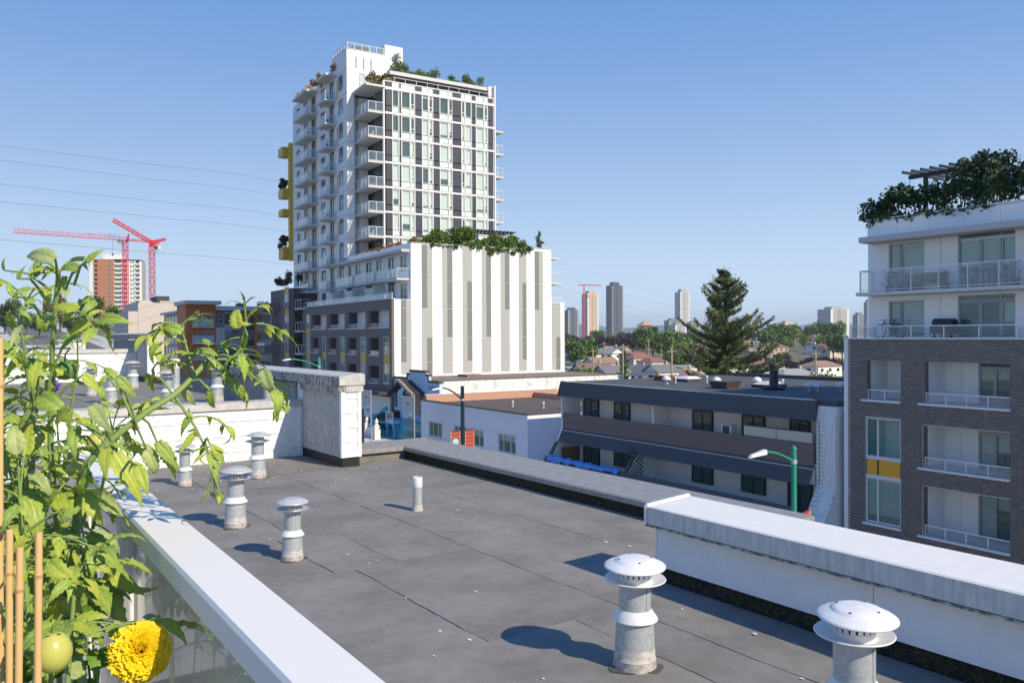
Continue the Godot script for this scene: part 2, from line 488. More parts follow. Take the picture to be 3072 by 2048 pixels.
var seam_noise: FastNoiseLite

# how far the seam at a wanders at b
func seam(a: float, b: float) -> float:
	if seam_noise == null:
		seam_noise = FastNoiseLite.new(); seam_noise.seed = 77; seam_noise.frequency = 1.0; seam_noise.fractal_octaves = 4
	return seam_noise.get_noise_2d(a * 31.0, b * 0.7) * 0.02 + seam_noise.get_noise_2d(a * 57.0 + 9.0, b * 5.0) * 0.007

# a membrane sheet with a slightly wandering edge
func sheet(p: Node3D, a0: float, a1: float, b0: float, b1: float, y: float, m := "membrane") -> void:
	var bl := Bld.new()
	var nz := FastNoiseLite.new(); nz.seed = int(a0 * 1000.0 + b0 * 37.0); nz.frequency = 1.3; nz.fractal_octaves = 4
	var n := maxi(2, int((b1 - b0) / 0.07))
	var g := 0.0062
	var prev: Array = []
	for i in n + 1:
		var b := lerpf(b0 + g, b1 - g, i / float(n))
		var l := a0 + g + seam(a0, b)
		var r := a1 - g + seam(a1, b)
		var lift := nz.get_noise_2d(b, 120.0) * 0.004
		var cur := [Vector3(l, y - 0.012, -b), Vector3(l, y + lift, -b), Vector3((l + r) / 2, y + nz.get_noise_2d(b * 0.6, 200.0) * 0.006, -b), Vector3(r, y + 0.002 + lift, -b), Vector3(r, y - 0.012, -b)]
		if prev:
			for k in 4: bl.quad(prev[k], cur[k], cur[k + 1], prev[k + 1])
		else:
			bl.quad(cur[0], cur[1], cur[3], cur[4])
		prev = cur
	bl.quad(prev[0], prev[1], prev[3], prev[4])
	part(p, "membrane_sheet", bl, m)

func vent_meshes() -> void:
	var defs := {
		"boot": [[[0.131, 0], [0.131, 0.012], [0.126, 0.05], [0.128, 0.056], [0.1245, 0.062], [0.12, 0.125]], 40],
		"cone": [[[0.12, 0.122], [0.1125, 0.295]], 40],
		"collar": [[[0.134, 0.286], [0.138, 0.29], [0.137, 0.296], [0.101, 0.346], [0.0965, 0.352]], 40],
		"pipe": [[[0.096, 0.33], [0.096, 0.52]], 40],
		"flange": [[[0.09, 0.498], [0.15, 0.512], [0.182, 0.526], [0.185, 0.531], [0.182, 0.535], [0.176, 0.534], [0.15, 0.522], [0.103, 0.512], [0.0975, 0.516]], 56],
		"band": [[[0.0975, 0.508], [0.0975, 0.548], [0.094, 0.548], [0.094, 0.55]], 40],
		"core": [[[0.05, 0.45], [0.05, 0.62]], 24],
		"cap": [[[0.0, 0.602], [0.15, 0.604], [0.181, 0.607], [0.185, 0.611], [0.184, 0.616], [0.176, 0.622], [0.15, 0.634], [0.125, 0.643], [0.118, 0.646], [0.114, 0.652], [0.09, 0.658], [0.05, 0.664], [0.0, 0.666]], 56]}
	for k in defs:
		var b := Bld.new(); b.lathe(defs[k][0], defs[k][1])
		shared[k] = b.mesh()
	# an upright between two slots of the louvre band
	var s := Bld.new()
	s.bx(Vector3(-0.011, 0.545, 0.088), Vector3(0.011, 0.605, 0.0955))
	shared["upright"] = s.mesh()
	var sc := Bld.new(); sc.lathe([[0.0, 0.006], [0.004, 0.006], [0.0065, 0.003], [0.0065, 0.0]], 8)
	shared["screw"] = sc.mesh()

func vent(phi: float, a: float, y: float, b: float, s: float, label: String, white: bool, tall := 1.0, tilt := 0.0) -> void:
	var t := thing("roof_vent", label, "vent", phi, a, y, b, "capped vents standing on the roofs")
	var cm := "vent_white" if white else "vent_grey"
	var sh := "galvanised"
	var lift := (tall - 1.0) * 0.34
	var z: Vector3 = org[t]
	var add := func(n, k, m, dy := 0.0, sy := 1.0):
		var o := put(t, n, shared[k], mats[m], z + Vector3(0, dy * s, 0))
		o.scale = Vector3(s, s * sy, s)
		return o
	t.rotate_object_local(Vector3(cos(a * 9.0), 0, sin(a * 9.0)), 0.012)
	var tar := Bld.new()
	var ring := []
	for i in 22:
		var w := TAU * i / 22.0
		ring.append(z + Vector3(cos(w), 0, sin(w)) * s * (0.15 + 0.03 * sin(w * 3.0 + a * 5.0) + 0.012 * sin(w * 7.0 + b)) + Vector3(0, 0.006, 0))
	for i in 22: tar.quad(z + Vector3(0, 0.012, 0), ring[i], ring[(i + 1) % 22], z + Vector3(0, 0.012, 0))
	part(t, "tar_seal", tar, "tar")
	add.call("base_boot", "boot", "cement_boot")
	add.call("base_cone", "cone", sh, 0.0, 1.0)
	add.call("storm_collar", "collar", "vent_white")
	add.call("pipe", "pipe", sh, -0.33 * lift / 0.19 if lift != 0.0 else 0.0, 1.0 + lift / 0.19)
	add.call("flange", "flange", cm, lift)
	add.call("louvre_band", "band", cm, lift)
	add.call("inner_core", "core", "galvanised", lift)
	for i in 18:
		var o: MeshInstance3D = add.call("louvre_upright", "upright", cm, lift)
		o.rotation.y = TAU * i / 18.0
	var cap: MeshInstance3D = add.call("cap", "cap", cm, lift)
	cap.rotation = Vector3(0.02, tilt, 0.025)
	for i in 4:
		var w := TAU * (i + 0.3) / 4.0
		var scr := put(cap, "screw", shared["screw"], mats["rust"], Vector3.ZERO)
		scr.position = Vector3(cos(w) * 0.098, 0.6555, sin(w) * 0.098)
		org[scr] = Vector3.ZERO
	var seam := Bld.new()
	seam.ab(z.x - 0.0015, z.x + 0.0015, y + 0.34 * s, y + (0.5 + lift) * s, -z.z - 0.0985 * s, -z.z - 0.0945 * s)
	var sm := part(t, "pipe_seam", seam, "frame_grey")
	sm.rotation.y = 0.0

func plain_pipe(phi: float, a: float, y: float, b: float, r: float, h: float, label: String) -> void:
	var t := thing("vent_pipe", label, "pipe", phi, a, y, b, "plain open pipes standing on the roofs")
	var o := org[t] as Vector3
	var k := Bld.new(); k.lathe([[r, 0.0], [r * 0.98, h * 0.72]], 28, o); part(t, "pipe", k, "galvanised")
	k = Bld.new(); k.lathe([[r * 0.86, h * 0.85], [r * 0.86, h], [r * 1.02, h], [r * 1.05, h * 0.99], [r * 1.05, h * 0.72], [r * 1.0, h * 0.7]], 28, o); part(t, "sleeve", k, "vent_white")
	k = Bld.new(); k.lathe([[0.0, h * 0.2], [r * 0.86, h * 0.2], [r * 0.86, h * 0.9]], 20, o); part(t, "inside", k, "cement_boot")
	k = Bld.new(); k.lathe([[r * 1.22, 0.0], [r * 1.1, 0.03], [r * 1.03, h * 0.18]], 28, o); part(t, "boot", k, "cement_boot")

# a clapboard wall that closes a roof, with its end pier and street parapet (one terrace house further up the slope)
func roof_step(y: float, b: float, which: String, near: bool) -> void:
	var w := thing("clapboard_wall", "long white clapboard wall " + which, "wall", ROOF, 0.0, y, b, "white clapboard walls stepping up the roofs")
	var lines := [0.0, 0.149, 0.397, 0.637, 0.83]
	for i in 4:
		var pl := Bld.new()
		var y0: float = y + lines[i] + 0.002
		var y1: float = y + lines[i + 1]
		prism_by(pl, [Vector2(b - 0.018, y0), Vector2(b + 0.1, y0), Vector2(b + 0.1, y1), Vector2(b - 0.004, y1)], -8.0, 5.06)
		part(w, "plank", pl, "white_siding")
	box(w, "backing", "white_siding", -8.0, 5.06, y - 0.6, y + 0.9, b + 0.1, b + 0.3)
	box(w, "corner_trim", "white_siding", 5.06, 5.119, y + 0.0, y + 0.83, b - 0.03, b + 0.06)
	var fl := Bld.new()
	prism_by(fl, [Vector2(b - 0.045, y + 0.83), Vector2(b + 0.34, y + 0.83), Vector2(b + 0.34, y + 0.945), Vector2(b - 0.035, y + 0.94)], -8.0, 5.119)
	part(w, "flashing", fl, "coping_light")
	# the pier
	var bp := b - 1.65
	var p := thing("parapet_wall", "dirty white parapet wall with a siding clad pier, " + which, "wall", ROOF, 5.3, y, bp, "tall parapets with clad piers")
	box(p, "foot", "bitumen", 5.125, 5.41, y - 0.1, y + 0.15, bp + 0.01, b + 3.9)
	var ph := [0.15, 0.372, 0.595, 0.818, 1.04, 1.15]
	for i in 5:
		var f := Bld.new()
		prism_by(f, [Vector2(bp - 0.018, y + ph[i] + 0.002), Vector2(bp + 0.05, y + ph[i] + 0.002), Vector2(bp + 0.05, y + ph[i + 1]), Vector2(bp - 0.004, y + ph[i + 1])], 5.16, 5.37)
		part(p, "plank", f, "white_siding")
		f = Bld.new()
		prism_ay(f, [Vector2(5.105, y + ph[i] + 0.002), Vector2(5.17, y + ph[i] + 0.002), Vector2(5.17, y + ph[i + 1]), Vector2(5.119, y + ph[i + 1])], bp + 0.051, b - 0.06)
		part(p, "side_plank", f, "stained_siding")
	for aa in [5.10, 5.371]:
		box(p, "corner_board", "white_siding", aa, aa + 0.059, y + 0.15, y + 1.15, bp - 0.024, bp + 0.05)
	box(p, "wall_core", "white_siding", 5.17, 5.4, y + 0.15, y + 1.2, bp + 0.05, b + 3.85)
	for i in 4:
		box(p, "wall_panel", "stained_wall", 5.13, 5.168, y + 0.2, y + 1.2, b + 0.35 + i * 0.875, b + 0.35 + (i + 1) * 0.875 - 0.012)
	box(p, "lower_flashing", "stained_coping", 5.07, 5.168, y + 1.12, y + 1.24, bp - 0.02, b - 0.04)
	box(p, "front_flashing", "coping_light", 5.169, 5.46, y + 1.15, y + 1.24, bp - 0.035, bp + 0.05)
	# sloping coping
	var c := Bld.new()
	prism_ay(c, [Vector2(5.06, y + 1.25), Vector2(5.06, y + 1.385), Vector2(5.08, y + 1.4), Vector2(5.44, y + 1.43), Vector2(5.48, y + 1.41), Vector2(5.48, y + 1.25)], bp - 0.05, b + 3.9)
	part(p, "coping", c, "coping_light")
	box(p, "coping_drip", "stained_coping", 5.048, 5.0585, y + 1.235, y + 1.375, bp + 0.0, b + 3.88)

func own_roof() -> void:
	vent_meshes()
	MT("tar", tex(256, 99, [[0.1, 3, 1.0]], lin(0.05, 0.047, 0.045), lin(0.12, 0.112, 0.106)), 2.0, 0.8)
	MT("coping_light", tex(512, 91, [[0.02, 4, 0.8], [0.12, 3, 0.5]], lin(0.36, 0.35, 0.33), lin(0.58, 0.57, 0.55), 0.1), 0.7, 0.55)
	MT("stained_wall", tex(512, 93, [[0.05, 4, 1.5, 8], [0.03, 4, 0.9], [0.2, 2, 0.4]], lin(0.16, 0.16, 0.14), lin(0.46, 0.45, 0.43), 0.05, 0.9), 0.8, 0.8)
	var r := structure("flat_roof", "flat dark grey felt roof laid in long sheets", ROOF)
	box(r, "deck_slab", "bitumen", -9.0, 5.2, 10.4, 10.99, -6.0, 4.86)
	box(r, "deck_slab", "bitumen", -9.0, 6.9, 10.4, 10.99, 4.861, 13.6)
	var cols := [-5.0, -3.8, -2.6, -1.5, -0.58, 0.6, 1.79, 2.97, 4.15, 5.33, 6.36]
	for i in cols.size() - 1:
		var a0: float = cols[i]
		var a1: float = cols[i + 1]
		var cuts: Array = [[-6.0, 3.1, 8.6, 13.4], [-6.0, 2.2, 6.9, 13.4], [-6.0, 4.47, 10.9, 13.4]][i % 3]
		if i == 7: cuts = [-6.0, 4.49, 6.58, 7.95, 10.9, 13.4]
		if i == 6: cuts = [-6.0, 1.2, 6.1, 10.87, 13.4]
		if i == 8: cuts = [-6.0, 4.83, 11.8, 13.4] 
		if i == 9: cuts = [4.86, 9.4, 12.06]
		for k in cuts.size() - 1:
			var x1 := a1
			if i == 8 and k == 0: x1 = 4.84
			if i == 8 and k == 1: x1 = 5.33
			if i == 7 and k == 0:
				sheet(r, a0 - 0.09, 3.69, cuts[k], cuts[k + 1], 11.0); sheet(r, 3.69, a1, cuts[k], cuts[k + 1], 11.0, "membrane_b")
			elif i == 7 and k == 2:
				sheet(r, a0 - 0.2, 3.37, cuts[k], cuts[k + 1], 11.003, "membrane_b"); sheet(r, 3.37, a1, cuts[k], cuts[k + 1], 11.0)
			elif i == 6 and k == 0:
				sheet(r, a0, x1 - 0.09, cuts[k], cuts[k + 1], 11.0, "membrane_b")
			elif i == 6 and k == 2:
				sheet(r, a0, x1, cuts[k], 6.58, 11.0); sheet(r, a0, x1 - 0.2, 6.58, 7.95, 11.0, "membrane_b"); sheet(r, a0, x1, 7.95, cuts[k + 1], 11.0)
			else:
				sheet(r, a0, x1, cuts[k], cuts[k + 1], 11.0, "membrane" if (i + k) % 2 else "membrane_b")
	# the neighbours' roofs, each a little higher up the slope
	var r2 := structure("flat_roof", "dark felt roof of the next terrace house, one step higher", ROOF)
	box(r2, "deck_slab", "bitumen", -9.0, 6.4, 10.4, 11.688, 13.705, 27.3)
	for i in 9:
		sheet(r2, -5.5 + i * 1.18, -5.5 + (i + 1) * 1.18, 13.72, 27.0, 11.7, "membrane" if i % 2 else "membrane_b")
	var r3 := structure("flat_roof", "felt roof of the third terrace house up the slope", ROOF)
	box(r3, "deck_slab", "membrane", -9.0, 6.4, 10.4, 12.4, 27.32, 41.0)
	var hw := thing("terrace_house", "white sided terrace house under the flat felt roof", "house", ROOF, 0.0, 0.0, 5.0)
	box(hw, "wall", "white_siding", -9.0, 5.15, 0.0, 10.39, -6.0, 4.86)
	box(hw, "wall", "white_siding", -9.0, 6.85, 0.0, 10.39, 4.87, 13.6)
	var hw2 := thing("terrace_house", "terrace houses further up the slope behind the clapboard wall", "house", ROOF, 0.0, 0.0, 25.0)
	box(hw2, "wall", "white_siding", -9.0, 6.3, 0.0, 10.39, 13.7, 41.0)
	roof_step(11.0, 13.4, "closing the felt roof with six vents", true)
	roof_step(11.7, 27.0, "closing the next roof up the slope", false)
	# low dark parapet with a wide grey coping, turning the corner
	var lp := thing("low_parapet", "low black felt parapet with a wide grey metal coping", "parapet", ROOF, 6.6, 11.0, 8.5)
	box(lp, "upstand", "mossy_bitumen", 6.37, 6.9, 10.9, 11.165, 4.88, 12.1)
	box(lp, "upstand", "membrane", 5.5, 6.9, 10.9, 11.165, 12.101, 12.6)
	var segs := [4.88, 7.2, 9.6, 12.0]
	for i in 3:
		var c := Bld.new()
		prism_ay(c, [Vector2(6.32, 11.13), Vector2(6.32, 11.185), Vector2(6.34, 11.2), Vector2(7.03, 11.235), Vector2(7.05, 11.22), Vector2(7.05, 11.1), Vector2(7.03, 11.166), Vector2(6.335, 11.166)], segs[i] + 0.002, (segs[i + 1] - 0.002) if i < 2 else 12.03)
		part(lp, "coping", c, "coping_metal")
	var c2 := Bld.new()
	prism_by(c2, [Vector2(12.035, 11.13), Vector2(12.035, 11.185), Vector2(12.06, 11.2), Vector2(12.62, 11.235), Vector2(12.64, 11.1), Vector2(12.6, 11.166), Vector2(12.05, 11.166)], 5.5, 7.05)
	part(lp, "end_coping", c2, "coping_metal")
	var cj := Bld.new(); cj.bar(Vector3(6.33, 11.204, -12.04), Vector3(7.03, 11.238, -12.62), 0.05, 0.006)
	part(lp, "mitre_joint", cj, "coping_metal")
	# tall white parapet
	var wp := thing("white_parapet", "tall white metal clad parapet with mossy drip edge", "parapet", ROOF, 5.0, 11.0, 1.0)
	box(wp, "foot", "mossy_bitumen", 4.87, 5.2, 10.9, 11.125, -6.0, 4.78)
	var pj := [-6.0, 0.0, 2.93, 4.82]
	for i in 3:
		box(wp, "face_panel", "white_parapet", 4.84, 4.864, 11.118, 11.47, pj[i] + 0.003, pj[i + 1] - 0.003)
	box(wp, "wall_core", "white_parapet", 4.866, 5.19, 11.126, 11.55, -6.0, 4.79)
	box(wp, "end_panel", "white_parapet", 4.84, 5.22, 11.118, 11.47, 4.822, 4.84)
	var fp := Bld.new()
	prism_ay(fp, [Vector2(4.768, 11.462), Vector2(4.764, 11.6), Vector2(4.778, 11.61), Vector2(5.245, 11.64), Vector2(5.258, 11.63), Vector2(5.258, 11.45), Vector2(5.24, 11.45), Vector2(5.235, 11.552), Vector2(4.835, 11.552), Vector2(4.835, 11.462)], -6.0, 4.86)
	part(wp, "coping", fp, "white_coping")
	box(wp, "fascia", "weathered_fascia", 4.757, 4.7632, 11.468, 11.603, -6.0, 4.866)
	box(wp, "drip_edge", "moss_lip", 4.752, 4.836, 11.447, 11.4615, -6.0, 4.868)
	var ec := Bld.new()
	ec.bar(Vector3(4.76, 11.614, -4.862), Vector3(5.26, 11.645, -4.862), 0.03, 0.02); ec.bar(Vector3(4.76, 11.46, -4.868), Vector3(4.76, 11.612, -4.868), 0.02, 0.02)
	part(wp, "end_cap", ec, "white_parapet")
	# vents
	vent(ROOF, 3.477, 11.0, 3.655, 1.0, "white capped vent near the end of the tall white parapet", true)
	vent(ROOF, 3.62, 11.0, 2.29, 1.0, "largest white capped vent beside the middle of the tall white parapet", true, 1.12, 0.7)
	vent(ROOF, 2.624, 11.0, 8.794, 0.9, "galvanised vent with grey cap between the two dark cracks, behind hanging leaves", false, 1.12, 1.0)
	vent(ROOF, 2.653, 11.0, 7.199, 0.76, "slim galvanised vent with a white collar on a felt patch", false, 1.2, 0.3)
	vent(ROOF, 3.807, 11.0, 11.678, 0.92, "galvanised vent in front of the clapboard wall near the stained pier", false, 1.1, 2.0)
	vent(ROOF, 2.799, 11.0, 11.62, 0.72, "small galvanised vent in front of the clapboard wall among tomato leaves", false, 1.35, 1.6)
	plain_pipe(ROOF, 4.563, 11.0, 8.361, 0.054, 0.385, "plain white open pipe alone in the middle of the felt roof")
	# the next roof
	vent(ROOF, 4.651, 11.7, 16.731, 1.02, "vent behind the clapboard wall beside the stained parapet", false, 1.1)
	vent(ROOF, 3.673, 11.7, 16.472, 0.92, "vent behind the clapboard wall next to a plain pipe", false, 1.2)
	vent(ROOF, 4.247, 11.7, 22.801, 1.05, "vent in front of the second clapboard wall", false)
	vent(ROOF, 2.904, 11.7, 17.709, 0.9, "vent behind the clapboard wall hidden by tomato stems", false, 1.2)
	vent(ROOF, 2.934, 11.7, 20.359, 0.9, "vent half way back on the higher roof", false, 1.2)
	plain_pipe(ROOF, 5.0, 11.7, 21.6, 0.1, 0.75, "plain galvanised pipe on the higher roof")
	plain_pipe(ROOF, 4.78, 11.7, 14.1, 0.07, 0.55, "white pipe rising just behind the clapboard wall")
	# bird droppings: small pale spots that lie on the felt
	rng.seed = 21
	var dm := Bld.new()
	for i in 130:
		var a := rng.randf_range(1.2, 6.2)
		var b := rng.randf_range(2.0, 13.0)
		if i < 60: a = rng.randf_range(2.4, 5.0); b = rng.randf_range(10.6, 13.2)
		if b < 4.9 and a > 4.6: continue
		var s := rng.randf_range(0.004, 0.017)
		var q := []
		for k in 7:
			var t := TAU * k / 7.0
			var rr := s * rng.randf_range(0.5, 1.3)
			q.append(Vector3(a + cos(t) * rr, 11.0085, -b + sin(t) * rr * 1.6))
		for k in range(1, 6): dm.tri(q[0], q[k], q[k + 1])
	var dn := thing("bird_droppings", "white bird droppings scattered over the felt roof", "droppings", ROOF, 4.0, 11.0, 8.0)
	dn.set_meta("kind", "stuff")
	part(dn, "speck", dm, "dropping")

# rectangles of a wall around rectangular holes; plane_a: the wall lies along b
func holed_wall(bl: Bld, plane_a: bool, t0: float, t1: float, u0: float, u1: float, y0: float, y1: float, holes: Array) -> void:
	var ys := [y0, y1]
	for h in holes:
		for v in [h[2], h[3]]:
			if v > y0 and v < y1 and not ys.has(v): ys.append(v)
	ys.sort()
	for j in ys.size() - 1:
		var ya: float = ys[j]
		var yb: float = ys[j + 1]
		var cut := []
		for h in holes:
			if h[2] < yb - 0.0001 and h[3] > ya + 0.0001: cut.append([h[0], h[1]])
		cut.sort_custom(func(p, q): return p[0] < q[0])
		var x := u0
		for c in cut + [[u1, u1]]:
			if c[0] > x + 0.0005:
				if plane_a: bl.ab(t0, t1, ya, yb, x, minf(c[0], u1))
				else: bl.ab(x, minf(c[0], u1), ya, yb, t0, t1)
			x = maxf(x, c[1])

var pane_glass := "window_glass"

# a window: ring frame, pane, and a blind drawn down to a share of its height; inside lies on the side dir
func window(p: Node3D, pa: bool, at: float, dir: float, u0: float, u1: float, y0: float, y1: float, fm := "frame_grey", split := 0.0, blind := 0.0, bm := "blind", bar := 0.0, w := 0.06) -> MeshInstance3D:
	var bl := Bld.new()
	frame_rect(bl, pa, at - 0.04 * dir, 0.09 * dir, u0, u1, y0, y1, w)
	if split > 0.0:
		var s := lerpf(u0, u1, split)
		if pa: bl.ab(at - 0.04 * dir, at + 0.05 * dir, y0 + w, y1 - w, s - w / 2, s + w / 2)
		else: bl.ab(s - w / 2, s + w / 2, y0 + w, y1 - w, at - 0.04 * dir, at + 0.05 * dir)
	if bar > 0.0:
		var yy := lerpf(y0, y1, bar)
		var ue := u1 if split == 0.0 else lerpf(u0, u1, split)
		if pa: bl.ab(at - 0.041 * dir, at + 0.05 * dir, yy - w / 2, yy + w / 2, u0 + w, ue - w / 2)
		else: bl.ab(u0 + w, ue - w / 2, yy - w / 2, yy + w / 2, at - 0.041 * dir, at + 0.05 * dir)
	var f := part(p, "window", bl, fm)
	if pa: box(f, "pane", pane_glass, at, at + 0.012 * dir, y0 + w, y1 - w, u0 + w, u1 - w)
	else: box(f, "pane", pane_glass, u0 + w, u1 - w, y0 + w, y1 - w, at, at + 0.012 * dir)
	if blind > 0.0:
		var yb := lerpf(y1 - w, y0 + w, blind)
		if pa: box(f, "blind", bm, at + 0.1 * dir, at + 0.12 * dir, yb, y1 - w, u0 + w * 0.5, u1 - w * 0.5)
		else: box(f, "blind", bm, u0 + w * 0.5, u1 - w * 0.5, yb, y1 - w, at + 0.1 * dir, at + 0.12 * dir)
	return f

# a balcony on a wall that faces -a: slab, guard frame, panes
func balcony(p: Node3D, ao: float, ai: float, b0: float, b1: float, y: float, n: int, fm := "frame_white", gm := "guard_glass", h := 1.05, sides := true, slab := "slab") -> void:
	var s := box(p, "balcony", slab, ao, ai, y - 0.2, y, b0, b1)
	var f := Bld.new()
	var e := 0.05
	f.ab(ao + e, ao + e + 0.04, y + h - 0.05, y + h, b0 + e, b1 - e)
	f.ab(ao + e + 0.01, ao + e + 0.04, y + 0.08, y + 0.11, b0 + e, b1 - e)
	for i in n + 1:
		var b := lerpf(b0 + e, b1 - e - 0.05, i / float(n))
		f.ab(ao + e + 0.002, ao + e + 0.038, y, y + h - 0.05, b, b + 0.032)
	if sides:
		for b in [b0 + e, b1 - e - 0.05]:
			f.ab(ao + e + 0.05, ai, y + h - 0.05, y + h, b, b + 0.05)
			f.ab(ai - 0.06, ai - 0.01, y, y + h - 0.05, b, b + 0.05)
	part(s, "guard_frame", f, fm)
	for i in n:
		var q0 := lerpf(b0 + e, b1 - e, i / float(n)) + 0.05
		var q1 := lerpf(b0 + e, b1 - e, (i + 1) / float(n)) - 0.03
		box(s, "pane", gm, ao + e + 0.018, ao + e + 0.03, y + 0.12, y + h - 0.06, q0, q1)
	if sides:
		for b in [b0 + e + 0.02, b1 - e - 0.03]:
			box(s, "pane", gm, ao + e + 0.07, ai - 0.07, y + 0.1, y + h - 0.06, b, b + 0.012)

# small balcony furniture joined to the balcony it stands on
func balcony_goods(p: Node3D, a: float, b: float, y: float, kind: int) -> void:
	var f := Bld.new()
	if kind == 0:
		f.ab(a - 0.25, a + 0.25, y + 0.4, y + 0.44, b - 0.25, b + 0.25)
		f.ab(a + 0.2, a + 0.25, y + 0.4, y + 0.85, b - 0.25, b + 0.25)
		for i in 4: f.ab(a + [-0.24, 0.2][i % 2], a + [-0.2, 0.24][i % 2], y, y + 0.4, b + [-0.24, 0.2][i / 2], b + [-0.2, 0.24][i / 2])
	else:
		f.ab(a - 0.35, a + 0.35, y + 0.66, y + 0.7, b - 0.35, b + 0.35)
		f.ab(a - 0.03, a + 0.03, y, y + 0.66, b - 0.03, b + 0.03)
	part(p, "chair" if kind == 0 else "table", f, ["charcoal", "cedar", "frame_white", "panel_dark"][int(absf(b * 7.0 + y)) % 4])

func tower() -> void:
	rng.seed = 31
	var t := thing("tower_block", "white residential tower with glass balconies and chequered grey panels", "tower", TOWER, 46.0, 3.5, 105.0)
	var top := 40.3
	var fl := 3.03
	# solid blocks behind the openings, coloured near black for unlit rooms
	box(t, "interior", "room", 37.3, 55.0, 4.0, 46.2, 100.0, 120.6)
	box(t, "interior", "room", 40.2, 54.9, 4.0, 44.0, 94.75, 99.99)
	# ---- street face ----
	var ops := [[100.14, 101.92, 0.75, 2.75], [103.5, 105.23, 0.05, 2.75], [107.0, 108.95, 0.3, 2.75], [111.2, 112.8, 0.3, 2.75], [114.4, 116.2, 0.05, 2.75], [118.0, 119.65, 0.75, 2.75]]
	for k in range(-1, 9):
		var F := top - fl * k
		var bl := Bld.new()
		var holes := []
		for o in ops: holes.append([o[0], o[1], F + o[2], F + o[3]])
		holed_wall(bl, true, 36.5, 36.8, 98.7, 121.4, F + 0.02, F + fl - 0.02, holes)
		part(t, "wall", bl, "stucco_white")
		for i in 6:
			var o = ops[i]
			window(t, true, 36.66, 1.0, o[0], o[1], F + o[2], F + o[3], "frame_dark" if i % 2 else "frame_grey", 0.4 if i != 1 else 0.5, [0.0, 0.0, 0.45, 0.0, 0.0, 1.0][rng.randi() % 6], "blind", 0.25 if i in [0, 5] else 0.0)
		if k % 2: box(t, "yellow_panel", "yellow", 36.47, 36.498, F + 0.05, F + 2.4, 101.98, 102.35)
		box(t, "yellow_panel", "yellow", 36.47, 36.498, F + 0.05, F + 2.98, 110.72, 111.1)
		if k >= 0 or true:
			balcony(t, 35.0, 36.498, 102.6, 105.8, F, 3)
			balcony(t, 34.95, 36.498, 110.0, 116.2, F, 6)
			if rng.randf() < 0.7: balcony_goods(t, 35.7, rng.randf_range(103.2, 105.2), F + 0.01, rng.randi() % 2)
			if rng.randf() < 0.7: balcony_goods(t, 35.7, rng.randf_range(111.0, 115.0), F + 0.01, rng.randi() % 2)
		# near return wall of the street block
		var rw := Bld.new()
		rw.ab(36.801, 37.48, F + 0.02, F + fl - 0.02, 98.702, 99.0)
		part(t, "return_wall", rw, "stucco_white")
	box(t, "roof_canopy", "slab", 35.0, 36.49, 46.3, 46.55, 102.3, 106.2)
	box(t, "roof_canopy", "slab", 34.9, 36.49, 46.2, 46.45, 109.9, 116.4)
	box(t, "upper_wall", "stucco_white", 36.5, 37.2, 46.4, 47.3, 98.72, 110.0)
	box(t, "upper_wall", "stucco_white", 36.5, 37.2, 46.4, 46.9, 110.02, 121.0)
	box(t, "upper_wall", "stucco_white", 37.22, 44.1, 43.35, 47.28, 98.7, 99.2)
	box(t, "roof_sheet", "gravel_roof", 37.21, 54.0, 46.25, 46.6, 99.21, 120.9)
	window(t, false, 98.68, 1.0, 38.15, 38.95, 43.9, 46.0, "frame_grey", 0.0, 0.75)
	# plant room at the top
	box(t, "plant_room", "stucco_white", 36.5, 41.6, 47.31, 48.85, 98.72, 104.2)
	box(t, "plant_room", "stucco_white", 41.61, 44.1, 47.3, 50.2, 98.72, 104.2)
	box(t, "parapet_cap", "slab", 36.44, 41.55, 48.85, 48.91, 98.66, 104.25)
	var gr := Bld.new()
	for i in 6: gr.ab(36.6 + i * 0.97, 36.66 + i * 0.97, 48.91, 49.65, 98.8, 98.86)
	gr.ab(36.6, 41.5, 49.65, 49.7, 98.8, 98.86)
	for i in 5: gr.ab(36.6, 36.66, 48.91, 49.65, 99.9 + i, 99.96 + i)
	gr.ab(36.6, 36.66, 49.65, 49.7, 98.87, 104.0)
	part(t, "roof_guard", gr, "frame_white")
	for i in 5: box(t, "roof_guard_pane", "guard_glass", 36.68 + i * 0.97, 37.54 + i * 0.97, 48.96, 49.63, 98.82, 98.835)
	for i in 5: box(t, "roof_guard_pane", "guard_glass", 36.62, 36.635, 48.96, 49.63, 99.0 + i, 99.86 + i)
	box(t, "roof_unit", "frame_grey", 38.2, 40.4, 48.92, 50.1, 100.5, 102.5)
	box(t, "roof_unit_grille", "charcoal", 38.3, 40.3, 49.5, 50.05, 100.47, 100.498)
	for i in 3:
		var tb := Bld.new()
		var a := 37.75 + i * 1.0
		tb.tube([Vector3(a, 46.6, -98.62), Vector3(a, 47.9, -98.62), Vector3(a + 0.08, 48.05, -98.6)], [0.07], 8)
		part(t, "flue", tb, "galvanised")
	var fan := Bld.new(); fan.tube([Vector3(43.0, 48.5, -98.7), Vector3(43.0, 48.9, -98.3), Vector3(43.3, 48.95, -98.05), Vector3(43.3, 48.6, -97.98)], [0.32, 0.34, 0.34, 0.3], 12)
	part(t, "roof_fan", fan, "galvanised")
	# ---- recess with the corner balconies ----
	for k in range(0, 7):
		var F := top - fl * k
		var s := box(t, "corner_balcony", "slab", 37.5, 39.6, F - 0.22, F, 94.25, 99.3)
		var g := Bld.new()
		for i in 3: g.ab(37.56 + i * 0.97, 37.62 + i * 0.97, F, F + 1.1, 94.3, 94.36)
		g.ab(37.56, 39.56, F + 1.1, F + 1.16, 94.3, 94.36); g.ab(37.56, 39.56, F + 0.05, F + 0.1, 94.3, 94.36)
		for i in 4: g.ab(37.56, 37.61, F, F + 1.1, 95.4 + i * 1.2, 95.45 + i * 1.2)
